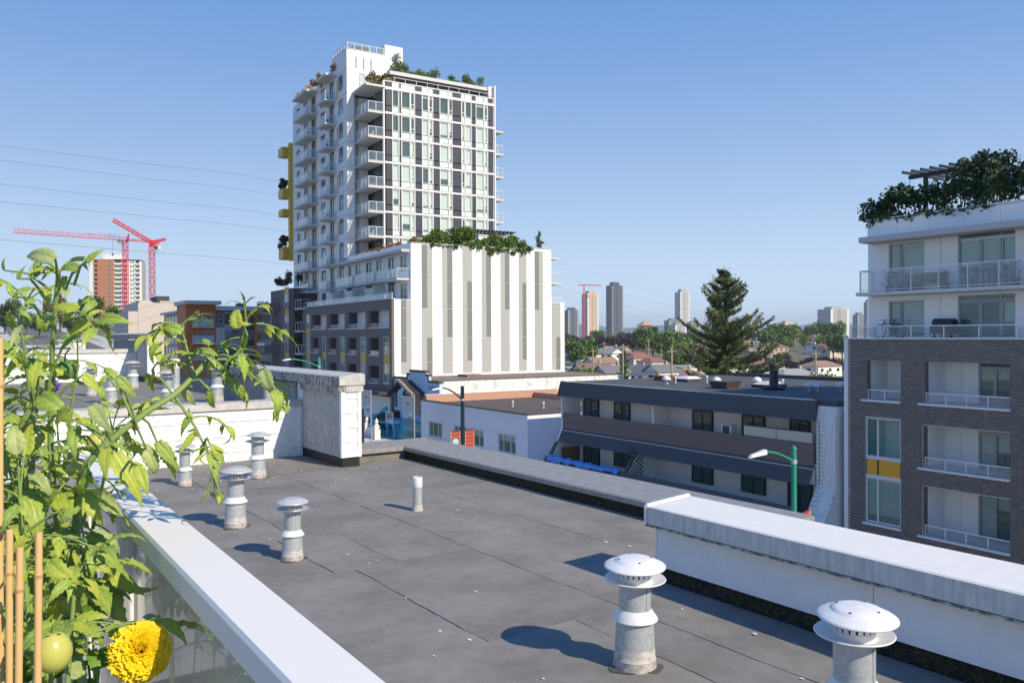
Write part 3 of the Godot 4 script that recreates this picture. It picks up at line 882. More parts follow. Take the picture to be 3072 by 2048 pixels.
		g.ab(37.56, 37.62, F + 1.1, F + 1.16, 94.361, 99.3)
		part(s, "guard_frame", g, "frame_white")
		for i in 2: box(s, "pane", "guard_glass", 37.64 + i * 0.97, 38.5 + i * 0.97, F + 0.12, F + 1.08, 94.32, 94.335)
		for i in 4: box(s, "pane", "guard_glass", 37.58, 37.595, F + 0.06, F + 1.08, 94.45 + i * 1.2, 95.36 + i * 1.2)
		if k % 2 == 1 or k == 4: balcony_goods(t, 38.4, 95.6, F + 0.01, 0)
		if k % 3 == 0: balcony_goods(t, 38.9, 96.4, F + 0.01, 1)
		window(t, false, 99.3, 1.0, 37.5, 38.22, F + 0.05, F + 2.8, "frame_grey", 0.0, 1.0, "curtain")
		box(t, "recess_wall", "stucco_white", 38.23, 39.5, F + 0.01, F + 2.79, 99.32, 99.6)
		box(t, "recess_side", "spandrel_dark", 39.75, 40.0, F + 0.01, F + 2.79, 94.8, 95.9)
		window(t, true, 39.8, 1.0, 95.92, 97.9, F + 0.05, F + 2.75, "frame_grey", 0.5, 0.0, "blind", 0.75)
		box(t, "recess_side", "spandrel_dark", 39.75, 40.0, F + 0.01, F + 2.79, 97.92, 99.29)
	box(t, "corner_canopy", "slab", 37.2, 39.7, 43.25, 43.5, 94.1, 99.2)
	# ---- chequered face ----
	var cols := [["d", 0.3, 1.07], ["w", 1.19, 1.94], ["t", 2.08, 2.24], ["w", 2.4, 3.47], ["c", 3.61, 4.09], ["d", 4.19, 5.09], ["w", 5.21, 5.99], ["c", 6.14, 6.59], ["d", 6.72, 7.56], ["w", 7.68, 8.79], ["c", 8.94, 9.4], ["d", 9.52, 10.63], ["c", 10.79, 11.2], ["w", 11.35, 12.14], ["d", 12.26, 12.79], ["w", 12.92, 13.99], ["c", 14.15, 14.57], ["d", 14.7, 15.33]]
	for k in range(0, 8):
		var F := top - fl * k
		box(t, "floor_band", "frame_white", 39.62, 55.22, F - 0.12, F + 0.13, 94.3, 94.6)
		for i in cols.size():
			var c = cols[i]
			var a0: float = 39.6 + c[1]
			var a1: float = 39.6 + c[2]
			if c[0] in ["d", "t"]:
				box(t, "dark_panel", "spandrel_dark", a0, a1, F + 0.95, F + 2.84, 94.4, 94.5)
				box(t, "dark_panel", "spandrel_dark", a0, a1, F + 0.2, F + 0.84, 94.4, 94.5)
			else:
				box(t, "white_panel", "spandrel_white", a0, a1, F + 0.2, F + 0.84, 94.4, 94.5)
				var bd: float = [1.0, 0.85, 0.6, 1.0, 0.9, 1.0, 0.0][rng.randi() % 7]
				if k == 0: bd = 0.0 if rng.randf() < 0.8 else 0.15
				if k == 1 and i < 6: bd = 0.0
				window(t, false, 94.42, 1.0, a0 - 0.03, a1 + 0.03, F + 0.92, F + 2.86, "frame_white", 0.0, bd, "blind", 0.26 if c[0] == "c" else 0.0, 0.06 if c[0] == "w" else 0.09)
	# parapet row
	box(t, "floor_band", "frame_white", 39.62, 55.22, 43.16, 43.5, 94.3, 94.6)
	for c in cols:
		box(t, "dark_panel" if c[0] in ["d", "t"] else "white_panel", "spandrel_dark" if c[0] in ["d", "t"] else "spandrel_white", 39.6 + c[1], 39.6 + c[2], 43.52, 44.12, 94.4, 94.5)
	box(t, "parapet_rail", "frame_white", 39.62, 55.22, 44.14, 44.26, 94.36, 94.56)
	box(t, "parapet_back", "slab", 39.7, 55.1, 43.2, 44.1, 94.56, 94.74)
	# mullions: uprights between the columns
	var posts := [39.68, 40.73, 41.61, 41.92, 43.14, 43.74, 44.74, 45.66, 46.26, 47.22, 48.47, 48.99, 50.31, 50.88, 51.8, 52.46, 53.68, 54.23, 55.08]
	for a in posts: box(t, "mullion", "frame_white", a - 0.035, a + 0.035, 19.2, 44.13, 94.34, 94.42)
	box(t, "corner_post", "frame_white", 39.5, 39.64, 19.2, 44.2, 94.26, 94.7)
	box(t, "corner_post", "frame_white", 55.2, 55.4, 19.2, 45.9, 94.26, 94.7)
	box(t, "side_wall", "stucco_white", 55.001, 55.25, 4.0, 45.9, 94.72, 120.5)
	# set back top floor
	box(t, "top_floor", "room", 41.6, 54.0, 43.2, 45.3, 97.4, 98.6)
	for i in 5:
		box(t, "top_floor_panel", "stucco_white", 41.6 + i * 2.6, 42.7 + i * 2.6, 43.5, 45.3, 97.2, 97.38)
		if i < 4: window(t, false, 97.3, 1.0, 42.72 + i * 2.6, 44.18 + i * 2.6, 43.5, 45.28, "frame_grey", 0.6, 0.35)
	box(t, "top_roof", "slab", 40.7, 54.6, 45.32, 45.75, 95.0, 99.1)
	box(t, "end_wall", "stucco_white", 54.62, 55.2, 43.3, 45.85, 94.8, 99.0)
	var tr := Bld.new()
	for i in 10: tr.ab(41.0 + i * 1.5, 41.05 + i * 1.5, 44.26, 44.75, 94.42, 94.47)
	tr.ab(40.9, 55.1, 44.75, 44.8, 94.42, 94.47)
	part(t, "terrace_guard", tr, "frame_white")
	# far side balconies
	for k in range(0, 7):
		var F := top - fl * k
		var s := box(t, "side_balcony", "slab", 55.41, 57.1, F - 0.22, F, 95.2, 98.9)
		if k == 0: continue
		var g := Bld.new()
		for i in 3: g.ab(55.45 + i * 0.78, 55.5 + i * 0.78, F, F + 1.1, 95.25, 95.3)
		g.ab(55.45, 57.06, F + 1.1, F + 1.16, 95.25, 95.3); g.ab(57.01, 57.06, F + 1.1, F + 1.16, 95.301, 98.8)
		for i in 3: g.ab(57.01, 57.06, F, F + 1.1, 96.3 + i * 1.2, 96.35 + i * 1.2)
		part(s, "guard_frame", g, "frame_white")
		for i in 2: box(s, "pane", "guard_glass", 55.52 + i * 0.78, 56.2 + i * 0.78, F + 0.06, F + 1.08, 95.27, 95.28)
		if k % 2: balcony_goods(t, 56.2, 96.2, F + 0.01, k % 2)
	# yellow frames on the far corner
	box(t, "yellow_fin", "yellow", 36.0, 36.49, 24.2, 41.6, 121.42, 122.3)
	for q in [[39.8, 41.1], [33.6, 35.0], [30.9, 31.9], [24.5, 26.3]]:
		box(t, "yellow_frame", "yellow", 35.2, 36.48, q[0], q[1], 122.31, 124.6)

func podium() -> void:
	pane_glass = "teal_glass"
	rng.seed = 37
	var t := thing("podium_building", "brown brick and white podium block with a tall grey striped end wall", "building", TOWER, 40.0, 0.0, 88.0)
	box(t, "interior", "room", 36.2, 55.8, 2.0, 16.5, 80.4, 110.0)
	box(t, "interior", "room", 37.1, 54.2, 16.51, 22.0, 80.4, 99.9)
	box(t, "roof_sheet", "gravel_roof", 36.6, 54.3, 22.02, 22.3, 80.3, 99.9)
	# striped end wall
	box(t, "end_wall", "panel_white", 34.52, 56.26, 2.0, 16.85, 79.95, 80.35)
	box(t, "end_wall", "panel_white", 36.5, 54.41, 16.86, 22.8, 79.95, 80.35)
	box(t, "end_wall", "panel_white", 52.06, 54.41, 22.81, 23.03, 79.95, 80.35)
	box(t, "base_kerb", "panel_white", 34.6, 56.2, 8.6, 8.84, 79.78, 79.94)
	var lv := [22.72, 18.97, 15.92, 12.82, 10.2, 8.9]
	var cols := [[37.77, 38.96, "LLGRR"], [40.217, 41.403, "RRRGG"], [42.69, 43.833, "GRRRG"], [45.088, 46.244, "RRRGG"], [47.504, 48.662, "RRGGG"], [49.916, 50.928, "GRRRG"], [52.088, 53.2, "LLGGG"], [35.349, 36.49, "-LLLG"], [54.519, 55.638, "-GGRR"]]
	for c in cols:
		for r in 5:
			var y1: float = lv[r] - 0.03
			var y0: float = lv[r + 1] + 0.03
			if c[2][r] == "-": continue
			if r == 1 and c[2][0] == "-": y1 = 16.8
			var mid: float = (c[0] + c[1]) / 2.0
			match c[2][r]:
				"G": box(t, "grey_panel", "panel_light", c[0], c[1], y0, y1, 79.9, 79.94)
				"L":
					box(t, "dark_panel", "panel_dark", c[0], mid - 0.01, y0, y1, 79.9, 79.94)
					box(t, "grey_panel", "panel_light", mid + 0.01, c[1], y0, y1, 79.9, 79.94)
				"R":
					box(t, "grey_panel", "panel_light", c[0], mid - 0.01, y0, y1, 79.9, 79.94)
					box(t, "dark_panel", "panel_dark", mid + 0.01, c[1], y0, y1, 79.9, 79.94)
	var wc := [[34.56, 35.34], [36.52, 37.76], [38.97, 40.21], [41.41, 42.68], [43.84, 45.08], [46.25, 47.5], [48.67, 49.91], [50.94, 52.08], [53.21, 54.4], [55.65, 56.24]]
	for w in wc:
		for r in 5:
			var y1: float = lv[r] - 0.03
			if (w[0] < 35 or w[0] > 55) and r == 0: continue
			if (w[0] < 35 or w[0] > 55) and r == 1: y1 = 16.82
			box(t, "white_panel", "panel_white", w[0] + 0.015, w[1] - 0.015, lv[r + 1] + 0.03, y1, 79.91, 79.945)
	box(t, "parapet_cap", "frame_white", 36.45, 52.05, 22.81, 22.87, 79.86, 80.4)
	box(t, "parapet_cap", "frame_white", 52.06, 54.46, 23.035, 23.09, 79.86, 80.4)
	# brick street face
	var holes := []
	var top := [[80.6, 86.33], [87.29, 92.93], [93.97, 99.56], [100.56, 106.24]]
	var low := [[83.5, 86.38], [90.19, 92.98], [96.9, 99.69], [103.58, 106.3]]
	var wins := [[80.53, 82.43], [87.17, 89.18], [93.87, 95.77], [100.6, 102.36]]
	for i in 4:
		holes.append([top[i][0], top[i][1], 13.9, 15.75])
		for y in [[10.93, 12.78], [7.9, 9.75], [4.9, 6.7]]: holes.append([low[i][0], low[i][1], y[0], y[1]])
		holes.append([wins[i][0], wins[i][1], 8.0, 12.92])
	holes.append([107.04, 108.94, 8.0, 15.9])
	var bl := Bld.new()
	holed_wall(bl, true, 34.3, 34.6, 79.94, 110.3, 2.0, 16.88, holes)
	part(t, "brick_wall", bl, "far_brick")
	box(t, "wall_cap", "frame_white", 34.25, 34.65, 16.885, 16.94, 79.9, 110.3)
	var logs := []
	for i in 4:
		logs.append([top[i], 13.9, 15.75])
		for y in [[10.93, 12.78], [7.9, 9.75], [4.9, 6.7]]: logs.append([low[i], y[0], y[1]])
	for l in logs:
		var b0: float = l[0][0]
		var b1: float = l[0][1]
		box(t, "loggia_back", "stucco_white", 35.5, 35.7, l[1] - 0.3, l[2] + 0.3, b0 - 0.2, b1 + 0.2)
		box(t, "loggia_floor", "slab", 34.61, 35.49, l[1] - 0.25, l[1] - 0.02, b0 - 0.15, b1 + 0.15)
		box(t, "loggia_ceiling", "stucco_white", 34.61, 35.49, l[2] + 0.02, l[2] + 0.2, b0 - 0.15, b1 + 0.15)
		box(t, "loggia_side", "perforated_brick", 34.61, 35.49, l[1], l[2], b1 + 0.02, b1 + 0.2)
		box(t, "loggia_side", "stucco_white", 34.61, 35.49, l[1], l[2], b0 - 0.2, b0 - 0.02)
		var s := box(t, "sill", "frame_white", 34.2, 34.6, l[1] - 0.09, l[1] - 0.002, b0 - 0.06, b1 + 0.06)
		var n := maxi(2, int((b1 - b0) / 1.2))
		var g := Bld.new()
		g.ab(34.42, 34.46, l[1] + 0.42, l[1] + 0.46, b0, b1)
		for i in n + 1: g.ab(34.422, 34.458, l[1], l[1] + 0.42, lerpf(b0, b1 - 0.04, i / float(n)), lerpf(b0 + 0.04, b1, i / float(n)))
		part(s, "guard_frame", g, "frame_white")
		for i in n: box(s, "pane", "guard_glass", 34.435, 34.445, l[1] + 0.02, l[1] + 0.41, lerpf(b0, b1, i / float(n)) + 0.05, lerpf(b0, b1, (i + 1) / float(n)) - 0.03)
	for w in wins + [[107.04, 108.94]]:
		var seg := [[8.0, 10.1], [11.0, 12.92]] if w[0] < 107 else [[8.0, 10.1], [11.0, 13.1], [14.0, 15.9]]
		for q in seg: window(t, true, 34.4, 1.0, w[0], w[1], q[0], q[1], "frame_white", 0.3, [0.0, 1.0, 0.6, 0.0][rng.randi() % 4], "curtain")
		for k in seg.size() - 1: box(t, "yellow_panel", "yellow", 34.36, 34.42, seg[k][1] + 0.05, seg[k + 1][0] - 0.03, w[0] + 0.04, w[1] - 0.04)
		box(t, "sill", "frame_white", 34.22, 34.5, 7.92, 7.998, w[0] - 0.05, w[1] + 0.05)
	# set back white floors
	var ops := [[80.84, 82.72, 0.8], [84.16, 85.99, 0.06], [87.6, 89.5, 0.4], [90.63, 92.63, 0.06], [94.17, 96.1, 0.4], [97.2, 99.1, 0.06]]
	for k in 2:
		var F := 19.09 - 3.03 * k
		var wl := Bld.new()
		var hs := []
		for o in ops: hs.append([o[0], o[1], F + o[2], F + 2.55])
		holed_wall(wl, true, 36.5, 36.8, 80.36, 99.2, F + 0.02, F + 3.01, hs)
		part(t, "white_wall", wl, "stucco_white")
		for i in 6:
			window(t, true, 36.64, 1.0, ops[i][0], ops[i][1], F + ops[i][2], F + 2.55, "frame_grey" if i % 2 == 0 else "frame_dark", 0.5, [0.0, 0.6, 1.0, 0.3][rng.randi() % 4])
			if i % 2 and k == 1: box(t, "brown_panel", "trim_brown", 36.47, 36.498, F + 2.57, F + 2.98, ops[i][0], ops[i][1])
	for i in 3:
		balcony(t, 35.0, 36.498, 80.2 + i * 6.62, 86.0 + i * 6.62, 19.09, 5)
		box(t, "privacy_screen", "frosted_guard", 35.0, 36.4, 16.95, 18.6, 86.6 + i * 6.6, 86.63 + i * 6.6)
		box(t, "privacy_screen", "frosted_guard", 35.0, 35.03, 16.95, 18.4, 86.7 + i * 6.6, 88.8 + i * 6.6)
	var tg := Bld.new()
	for i in 16: tg.ab(34.4, 34.45, 16.94, 17.5, 79.98 + i * 2.0, 80.03 + i * 2.0)
	tg.ab(34.4, 34.45, 17.5, 17.55, 79.98, 110.2)
	part(t, "terrace_guard", tg, "frame_white")
	for i in 15: box(t, "terrace_pane", "guard_glass", 34.42, 34.432, 16.96, 17.48, 80.06 + i * 2.0, 81.95 + i * 2.0)
	box(t, "terrace_floor", "slab", 34.66, 36.49, 16.4, 16.86, 80.36, 110.0)
	box(t, "canopy", "slab_edge", 35.5, 36.49, 21.85, 22.15, 80.1, 102.0)
	box(t, "parapet", "stucco_white", 36.5, 36.75, 22.16, 22.85, 80.36, 102.0)
	# balcony and terrace on the far end
	var eb := box(t, "side_balcony", "slab", 54.42, 56.6, 19.0, 19.2, 81.0, 84.0)
	var eg := Bld.new()
	for i in 3: eg.ab(54.5 + i * 1.0, 54.55 + i * 1.0, 19.2, 20.3, 81.05, 81.1)
	eg.ab(54.5, 56.55, 20.3, 20.36, 81.05, 81.1)
	part(eb, "guard_frame", eg, "frame_white")
	box(t, "side_canopy", "slab", 54.42, 56.2, 22.0, 22.2, 81.0, 84.0)
	var e2 := Bld.new()
	for i in 4: e2.ab(54.5 + i * 0.55, 54.54 + i * 0.55, 16.86, 17.4, 80.1, 80.14)
	e2.ab(54.5, 56.2, 17.4, 17.45, 80.1, 80.14)
	part(t, "end_guard", e2, "frame_white")
	# dark brick wing
	var w := thing("brick_wing", "dark brick wing with yellow panels beyond the podium", "building", TOWER, 35.0, 2.0, 116.0)
	box(w, "brick_wall", "far_brick", 33.8, 40.0, 2.0, 19.6, 113.2, 124.0)
	box(w, "screen_wall", "perforated_brick", 33.5, 33.79, 2.0, 19.58, 111.5, 113.9)
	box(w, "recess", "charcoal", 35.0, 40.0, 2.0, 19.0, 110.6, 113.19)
	for i in 4:
		var y := 7.7 + i * 3.03
		var bs := box(w, "balcony", "slab", 33.55, 34.99, y - 0.2, y, 108.6, 111.4)
		var g := Bld.new()
		for k in 3: g.ab(33.6, 33.65, y, y + 1.1, 108.7 + k * 1.25, 108.75 + k * 1.25)
		g.ab(33.6, 33.65, y + 1.1, y + 1.15, 108.7, 111.3); g.ab(33.66, 34.9, y + 1.1, y + 1.15, 108.7, 108.75)
		part(bs, "guard_frame", g, "frame_white")
		window(w, true, 33.72, 1.0, 114.57, 116.5, y + 0.3, y + 2.2, "frame_white", 0.35, 0.6, "curtain")
		box(w, "yellow_panel", "yellow", 33.7, 33.76, y + 2.25, y + 3.1, 114.57, 116.5)
		var ob := box(w, "brick_balcony", "far_brick", 31.6, 33.79, y - 0.2, y + 1.0, 119.5, 123.5)
		box(ob, "rail", "frame_white", 31.6, 31.65, y + 1.0, y + 1.3, 119.5, 123.5)
	box(w, "parapet_cap", "frame_dark", 33.75, 40.0, 19.61, 19.68, 113.15, 124.0)

func brick_building() -> void:
	rng.seed = 41
	var t := thing("brick_apartment_building", "dark brick apartment building with white recessed top floors and planted roof", "building", BRICK, 38.0, 0.0, 18.0)
	var openings := [[22.05, 23.8, 9.93, 11.76], [17.31, 20.96, 9.93, 11.76], [22.04, 23.84, 4.17, 9.1], [17.31, 21.0, 7.08, 8.95], [17.31, 21.0, 4.08, 6.25], [10.0, 13.6, 9.93, 11.76], [10.0, 13.6, 7.08, 8.95], [10.0, 13.6, 4.08, 6.25]]
	var bl := Bld.new()
	holed_wall(bl, true, 35.0, 35.35, 8.0, 24.74, 0.0, 12.74, openings)
	var wall := part(t, "brick_wall", bl, "mortar")
	# the bricks themselves, laid in running bond and cut at the openings
	var bricks := []
	var course := 0
	var y := 2.7
	while y < 12.68:
		var x := 15.2 + (0.1125 if course % 2 else 0.0)
		while x < 24.6:
			var segs := [[x, minf(x + 0.199, 24.73)]]
			for o in openings:
				if y + 0.05 > o[2] and y + 0.004 < o[3]:
					var cut := []
					for s in segs:
						if s[1] <= o[0] or s[0] >= o[1]: cut.append(s)
						else:
							if s[0] < o[0] - 0.03: cut.append([s[0], o[0]])
							if s[1] > o[1] + 0.03: cut.append([o[1], s[1]])
					segs = cut
			for s in segs: bricks.append([Vector3(34.995, y + 0.03, -(s[0] + s[1]) / 2), 0, snappedf(s[1] - s[0], 0.01)])
			x += 0.225
		for o in openings:
			if o[1] < 14.0: continue
			if y + 0.05 < o[3] and y > o[2]:
				for k in 2: bricks.append([Vector3(35.085 + k * 0.16 + (0.05 if course % 2 else 0.0), y + 0.03, -o[1] + 0.006), 1, 0.2])
		y += 0.075
		course += 1
	var bm := [box_mesh(Vector3(0.03, 0.054, 0.2)), box_mesh(Vector3(0.14, 0.054, 0.03))]
	# bricks that show largest: the pier at the street end
	var order := range(bricks.size())
	var dist := func(i): return bricks[i][0].z * -1.0 + (bricks[i][1] * 100.0) + absf(bricks[i][0].y - 10.4) * 0.9
	order.sort_custom(func(p, q): return dist.call(p) < dist.call(q))
	var mm := []
	for k in 5: mm.append([])
	for i in order.size():
		var q = bricks[order[i]]
		var m := rng.randi() % 5
		if i < 300: put(wall, "brick", bm[1] if q[1] else box_mesh(Vector3(0.03, 0.054, q[2])), mats["brick_%d" % m], q[0])
		else: mm[m].append(q)
	for m in 5:
		for kind in 2:
			var list := []
			for q in mm[m]:
				if q[1] == kind: list.append(q)
			if list.is_empty(): continue
			var mu := MultiMesh.new()
			mu.transform_format = MultiMesh.TRANSFORM_3D
			mu.mesh = bm[kind]; mu.instance_count = list.size()
			for i in list.size(): mu.set_instance_transform(i, Transform3D(Basis.from_scale(Vector3(1, 1, list[i][2] / 0.2)), list[i][0] - org[t]))
			var mi := MultiMeshInstance3D.new()
			mi.name = "brick_courses"; mi.multimesh = mu; mi.material_override = mats["brick_%d" % m]
			mi.set_meta("kind", "stuff")
			t.add_child(mi, true)
	box(t, "corner_strip", "stucco_white", 34.97, 36.5, 0.0, 12.78, 24.75, 24.96)
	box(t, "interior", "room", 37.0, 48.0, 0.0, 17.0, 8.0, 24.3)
	box(t, "wall_cap", "frame_white", 34.94, 35.4, 12.745, 12.82, 8.0, 24.97)
	box(t, "terrace_floor", "slab", 35.41, 37.0, 12.4, 12.75, 8.0, 24.7)
	# loggias
	for o in openings:
		if o[3] - o[2] > 4.0: continue
		var b0: float = o[0]
		var b1: float = o[1]
		var small := b1 - b0 < 2.5
		box(t, "loggia_floor", "slab", 35.36, 36.9, o[2] - 0.25, o[2] - 0.02, b0 - 0.1, b1 + 0.1)
		box(t, "loggia_ceiling", "stucco_white", 35.36, 36.9, o[3] + 0.02, o[3] + 0.2, b0 - 0.1, b1 + 0.1)
		box(t, "loggia_side", "stucco_white", 35.36, 36.9, o[2], o[3], b1 + 0.005, b1 + 0.15)
		box(t, "loggia_side", "stucco_white", 35.36, 36.9, o[2], o[3], b0 - 0.15, b0 - 0.005)
		var wb := b0 + (0.75 if small else 2.15)
		for q in [[wb + 0.02, (wb + b1) / 2 - 0.006], [(wb + b1) / 2 + 0.006, b1]]:
			box(t, "white_panel", "panel_white", 36.7, 36.86, o[2], o[3], q[0], q[1])
		if small: window(t, true, 36.74, 1.0, b0 + 0.02, wb, o[2], o[3], "frame_grey", 0.0, 1.0, "curtain", 0.3)
		else:
			window(t, true, 36.74, 1.0, b0 + 0.02, b0 + 0.75, o[2] + 0.02, o[3] - 0.28, "frame_grey", 0.0, 0.75)
			window(t, true, 36.74, 1.0, b0 + 0.76, b0 + 1.45, o[2] + 0.02, o[3] - 0.28, "frame_grey", 0.0, [0.5, 1.0, 0.3][rng.randi() % 3])
			window(t, true, 36.74, 1.0, b0 + 1.46, wb, o[2] + 0.02, o[3] - 0.28, "frame_grey", 0.0, [1.0, 0.35][rng.randi() % 2])
			window(t, true, 36.74, 1.0, b0 + 0.02, wb, o[3] - 0.27, o[3] - 0.01, "frame_grey", 0.34, 0.0)
		var s := box(t, "sill", "frame_white", 34.9, 35.36, o[2] - 0.1, o[2] - 0.002, b0 - 0.02, b1 + 0.22)
		var n := 2 if small else 4
		var g := Bld.new()
		g.ab(35.1, 35.15, o[2] + 0.42, o[2] + 0.47, b0 + 0.005, b1 - 0.005)
		for i in n + 1:
			var bb := lerpf(b0 + 0.01, b1 - 0.06, i / float(n))
			g.ab(35.102, 35.148, o[2], o[2] + 0.42, bb, bb + 0.05)
		part(s, "guard_frame", g, "frame_white")
		for i in n: box(s, "pane", "guard_glass", 35.12, 35.132, o[2] + 0.02, o[2] + 0.41, lerpf(b0, b1 - 0.05, i / float(n)) + 0.07, lerpf(b0, b1 - 0.05, (i + 1) / float(n)) - 0.02)
	# tall window with the amber panel
	window(t, true, 35.08, 1.0, 22.05, 23.83, 7.25, 9.08, "frame_white", 0.66, 0.0)
	window(t, true, 35.08, 1.0, 22.05, 23.83, 4.2, 6.3, "frame_white", 0.66, 0.85, "curtain", 0.0)
	box(t, "amber_panel", "amber", 35.03, 35.09, 6.43, 7.14, 22.1, 23.16)
	box(t, "amber_panel", "amber", 35.03, 35.09, 6.43, 7.14, 23.26, 23.78)
	box(t, "transom", "frame_white", 35.02, 35.1, 6.31, 6.42, 22.05, 23.83)
	box(t, "transom", "frame_white", 35.02, 35.1, 7.15, 7.24, 22.05, 23.83)
	box(t, "curtain", "blind", 35.5, 35.52, 7.25, 8.9, 22.05, 22.9)
	box(t, "curtain", "apt_white", 35.48, 35.5, 7.25, 8.95, 22.8, 23.1)
	box(t, "window_back", "curtain", 35.9, 36.0, 4.0, 9.2, 21.9, 23.9)
	box(t, "sill", "frame_white", 34.88, 35.34, 4.06, 4.165, 22.0, 23.92)
	# white top floors, set back
	for k in 2:
		var F: float = [12.83, 14.97][k]
		var T: float = [14.78, 17.45][k]
		var hs := [[21.53, 23.28, F + 0.05, T - 0.25], [17.6, 20.0, F + 0.02, T - 0.12], [11.5, 14.5, F + 0.02, T - 0.12]]
		var wl := Bld.new()
		holed_wall(wl, true, 36.0, 36.3, 8.0, 20.77, F, T, hs)
		part(t, "white_wall", wl, "panel_white")
		wl = Bld.new()
		holed_wall(wl, true, 36.0, 36.3, 20.79, 24.36, F, T, hs)
		part(t, "white_wall", wl, "panel_white")
		window(t, true, 36.1, 1.0, 21.53, 22.72, F + 0.05, T - 0.25, "frame_grey", 0.0, 0.95)
		window(t, true, 36.1, 1.0, 22.74, 23.28, F + 0.05, T - 0.25, "frame_grey", 0.0, 0.6, "blind", 0.25)
		window(t, true, 36.1, 1.0, 19.06, 20.0, F + 0.02, T - 0.4, "frame_grey", 0.0, 0.55 if k else 0.0)
		window(t, true, 36.1, 1.0, 18.2, 19.04, F + 0.02, T - 0.4, "frame_grey", 0.0, 0.5 if k else 0.0)
		window(t, true, 36.1, 1.0, 17.6, 18.18, F + 0.02, T - 0.4, "frame_grey", 0.0, 0.6)
		window(t, true, 36.1, 1.0, 17.6, 20.0, T - 0.38, T - 0.12, "frame_grey", 0.25, 0.0)
	box(t, "side_wall", "panel_white", 36.301, 48.0, 12.8, 17.5, 24.31, 24.36)
	box(t, "parapet", "panel_white", 36.0, 36.3, 17.56, 18.42, 8.0, 24.36)
	for i in 9: box(t, "parapet_panel", "panel_white", 35.96, 35.995, 17.6, 18.36, 24.36 - 1.55 * (i + 1) + 0.012, 24.36 - 1.55 * i)
	box(t, "parapet_cap", "frame_white", 35.9, 36.4, 18.425, 18.48, 8.0, 24.42)
	box(t, "roof_slab", "slab_edge", 34.95, 37.5, 17.3, 17.55, 8.0, 24.15)
	box(t, "soffit", "soffit", 35.0, 35.99, 17.27, 17.299, 8.0, 24.1)
	var bs := box(t, "balcony", "slab", 34.95, 35.99, 14.79, 14.95, 8.0, 24.3)
	for lvl in [[14.95, 1.03, 24.15, 1.27], [12.82, 0.55, 24.6, 1.5]]:
		var g := Bld.new()
		var yy: float = lvl[0]
		g.ab(35.02, 35.07, yy + lvl[1] - 0.05, yy + lvl[1], 8.0, lvl[2])
		if lvl[1] > 0.9: g.ab(35.03, 35.06, yy + 0.06, yy + 0.1, 8.0, lvl[2])
		var bb: float = lvl[2]
		while bb > 8.5:
			g.ab(35.022, 35.068, yy, yy + lvl[1] - 0.05, bb - 0.05, bb)
			box(bs, "pane", "guard_glass", 35.038, 35.05, yy + 0.11, yy + lvl[1] - 0.07, bb - lvl[3] + 0.03, bb - 0.07)
			bb -= lvl[3]
		if lvl[1] > 0.9:
			g.ab(35.071, 35.98, yy + lvl[1] - 0.05, yy + lvl[1], lvl[2] - 0.05, lvl[2])
			g.ab(35.9, 35.95, yy, yy + lvl[1] - 0.05, lvl[2] - 0.05, lvl[2])
		part(bs, "guard_frame", g, "frame_white")
	# things on the balconies
	var bench := thing("garden_bench", "brown wooden slatted bench behind the glass balcony guard", "bench", BRICK, 35.7, 14.95, 21.1)
	for i in 5: box(bench, "back_slat", "cedar", 35.88, 35.91, 15.3 + i * 0.09, 15.37 + i * 0.09, 20.4, 21.9)
	for i in 4: box(bench, "seat_slat", "cedar", 35.45 + i * 0.1, 35.53 + i * 0.1, 15.28, 15.31, 20.4, 21.9)
	for b in [20.42, 21.8]: box(bench, "leg", "cedar", 35.45, 35.9, 14.95, 15.28, b, b + 0.06)
	var ch := thing("garden_chair", "brown wooden slatted chair beside the balcony bench", "chair", BRICK, 35.7, 14.95, 22.2)
	for i in 5: box(ch, "back_slat", "cedar", 35.88, 35.91, 15.3 + i * 0.09, 15.37 + i * 0.09, 22.05, 22.5)
	for i in 4: box(ch, "seat_slat", "cedar", 35.45 + i * 0.1, 35.53 + i * 0.1, 15.28, 15.31, 22.05, 22.5)
	for b in [22.06, 22.44]: box(ch, "leg", "cedar", 35.45, 35.9, 14.95, 15.28, b, b + 0.05)
	var bq := thing("barbecue", "black covered barbecue grill on the white terrace", "barbecue", BRICK, 35.6, 12.82, 20.3)
	var lid := Bld.new()
	lid.tube([Vector3(35.6, 13.38, -19.9), Vector3(35.6, 13.4, -20.8)], [0.27], 16)
	part(bq, "lid", lid, "steel_dark")
	box(bq, "body", "steel_dark", 35.35, 35.85, 13.0, 13.36, 19.8, 20.9)
	for b in [19.95, 20.7]: box(bq, "leg", "steel_dark", 35.4, 35.46, 12.82, 13.0, b, b + 0.06)
	bicycle()
	for q in [[23.05, 0.5, "slim potted shrub beside the end of the balcony", 0], [20.35, 0.62, "tall potted grass against the white balcony wall", 1], [17.4, 0.55, "leafy potted plant by the balcony table", 0]]:
		potted(BRICK, 35.6, 14.95, q[0], q[1], q[2], q[3])
	var tb := thing("bistro_table", "dark metal bistro table behind the balcony glass", "table", BRICK, 35.6, 14.95, 18.6)
	box(tb, "top", "steel_dark", 35.3, 35.9, 15.66, 15.7, 18.3, 18.9)
	for q in [[35.35, 18.35], [35.8, 18.35], [35.35, 18.8], [35.8, 18.8]]: box(tb, "leg", "steel_dark", q[0], q[0] + 0.04, 14.95, 15.66, q[1], q[1] + 0.04)
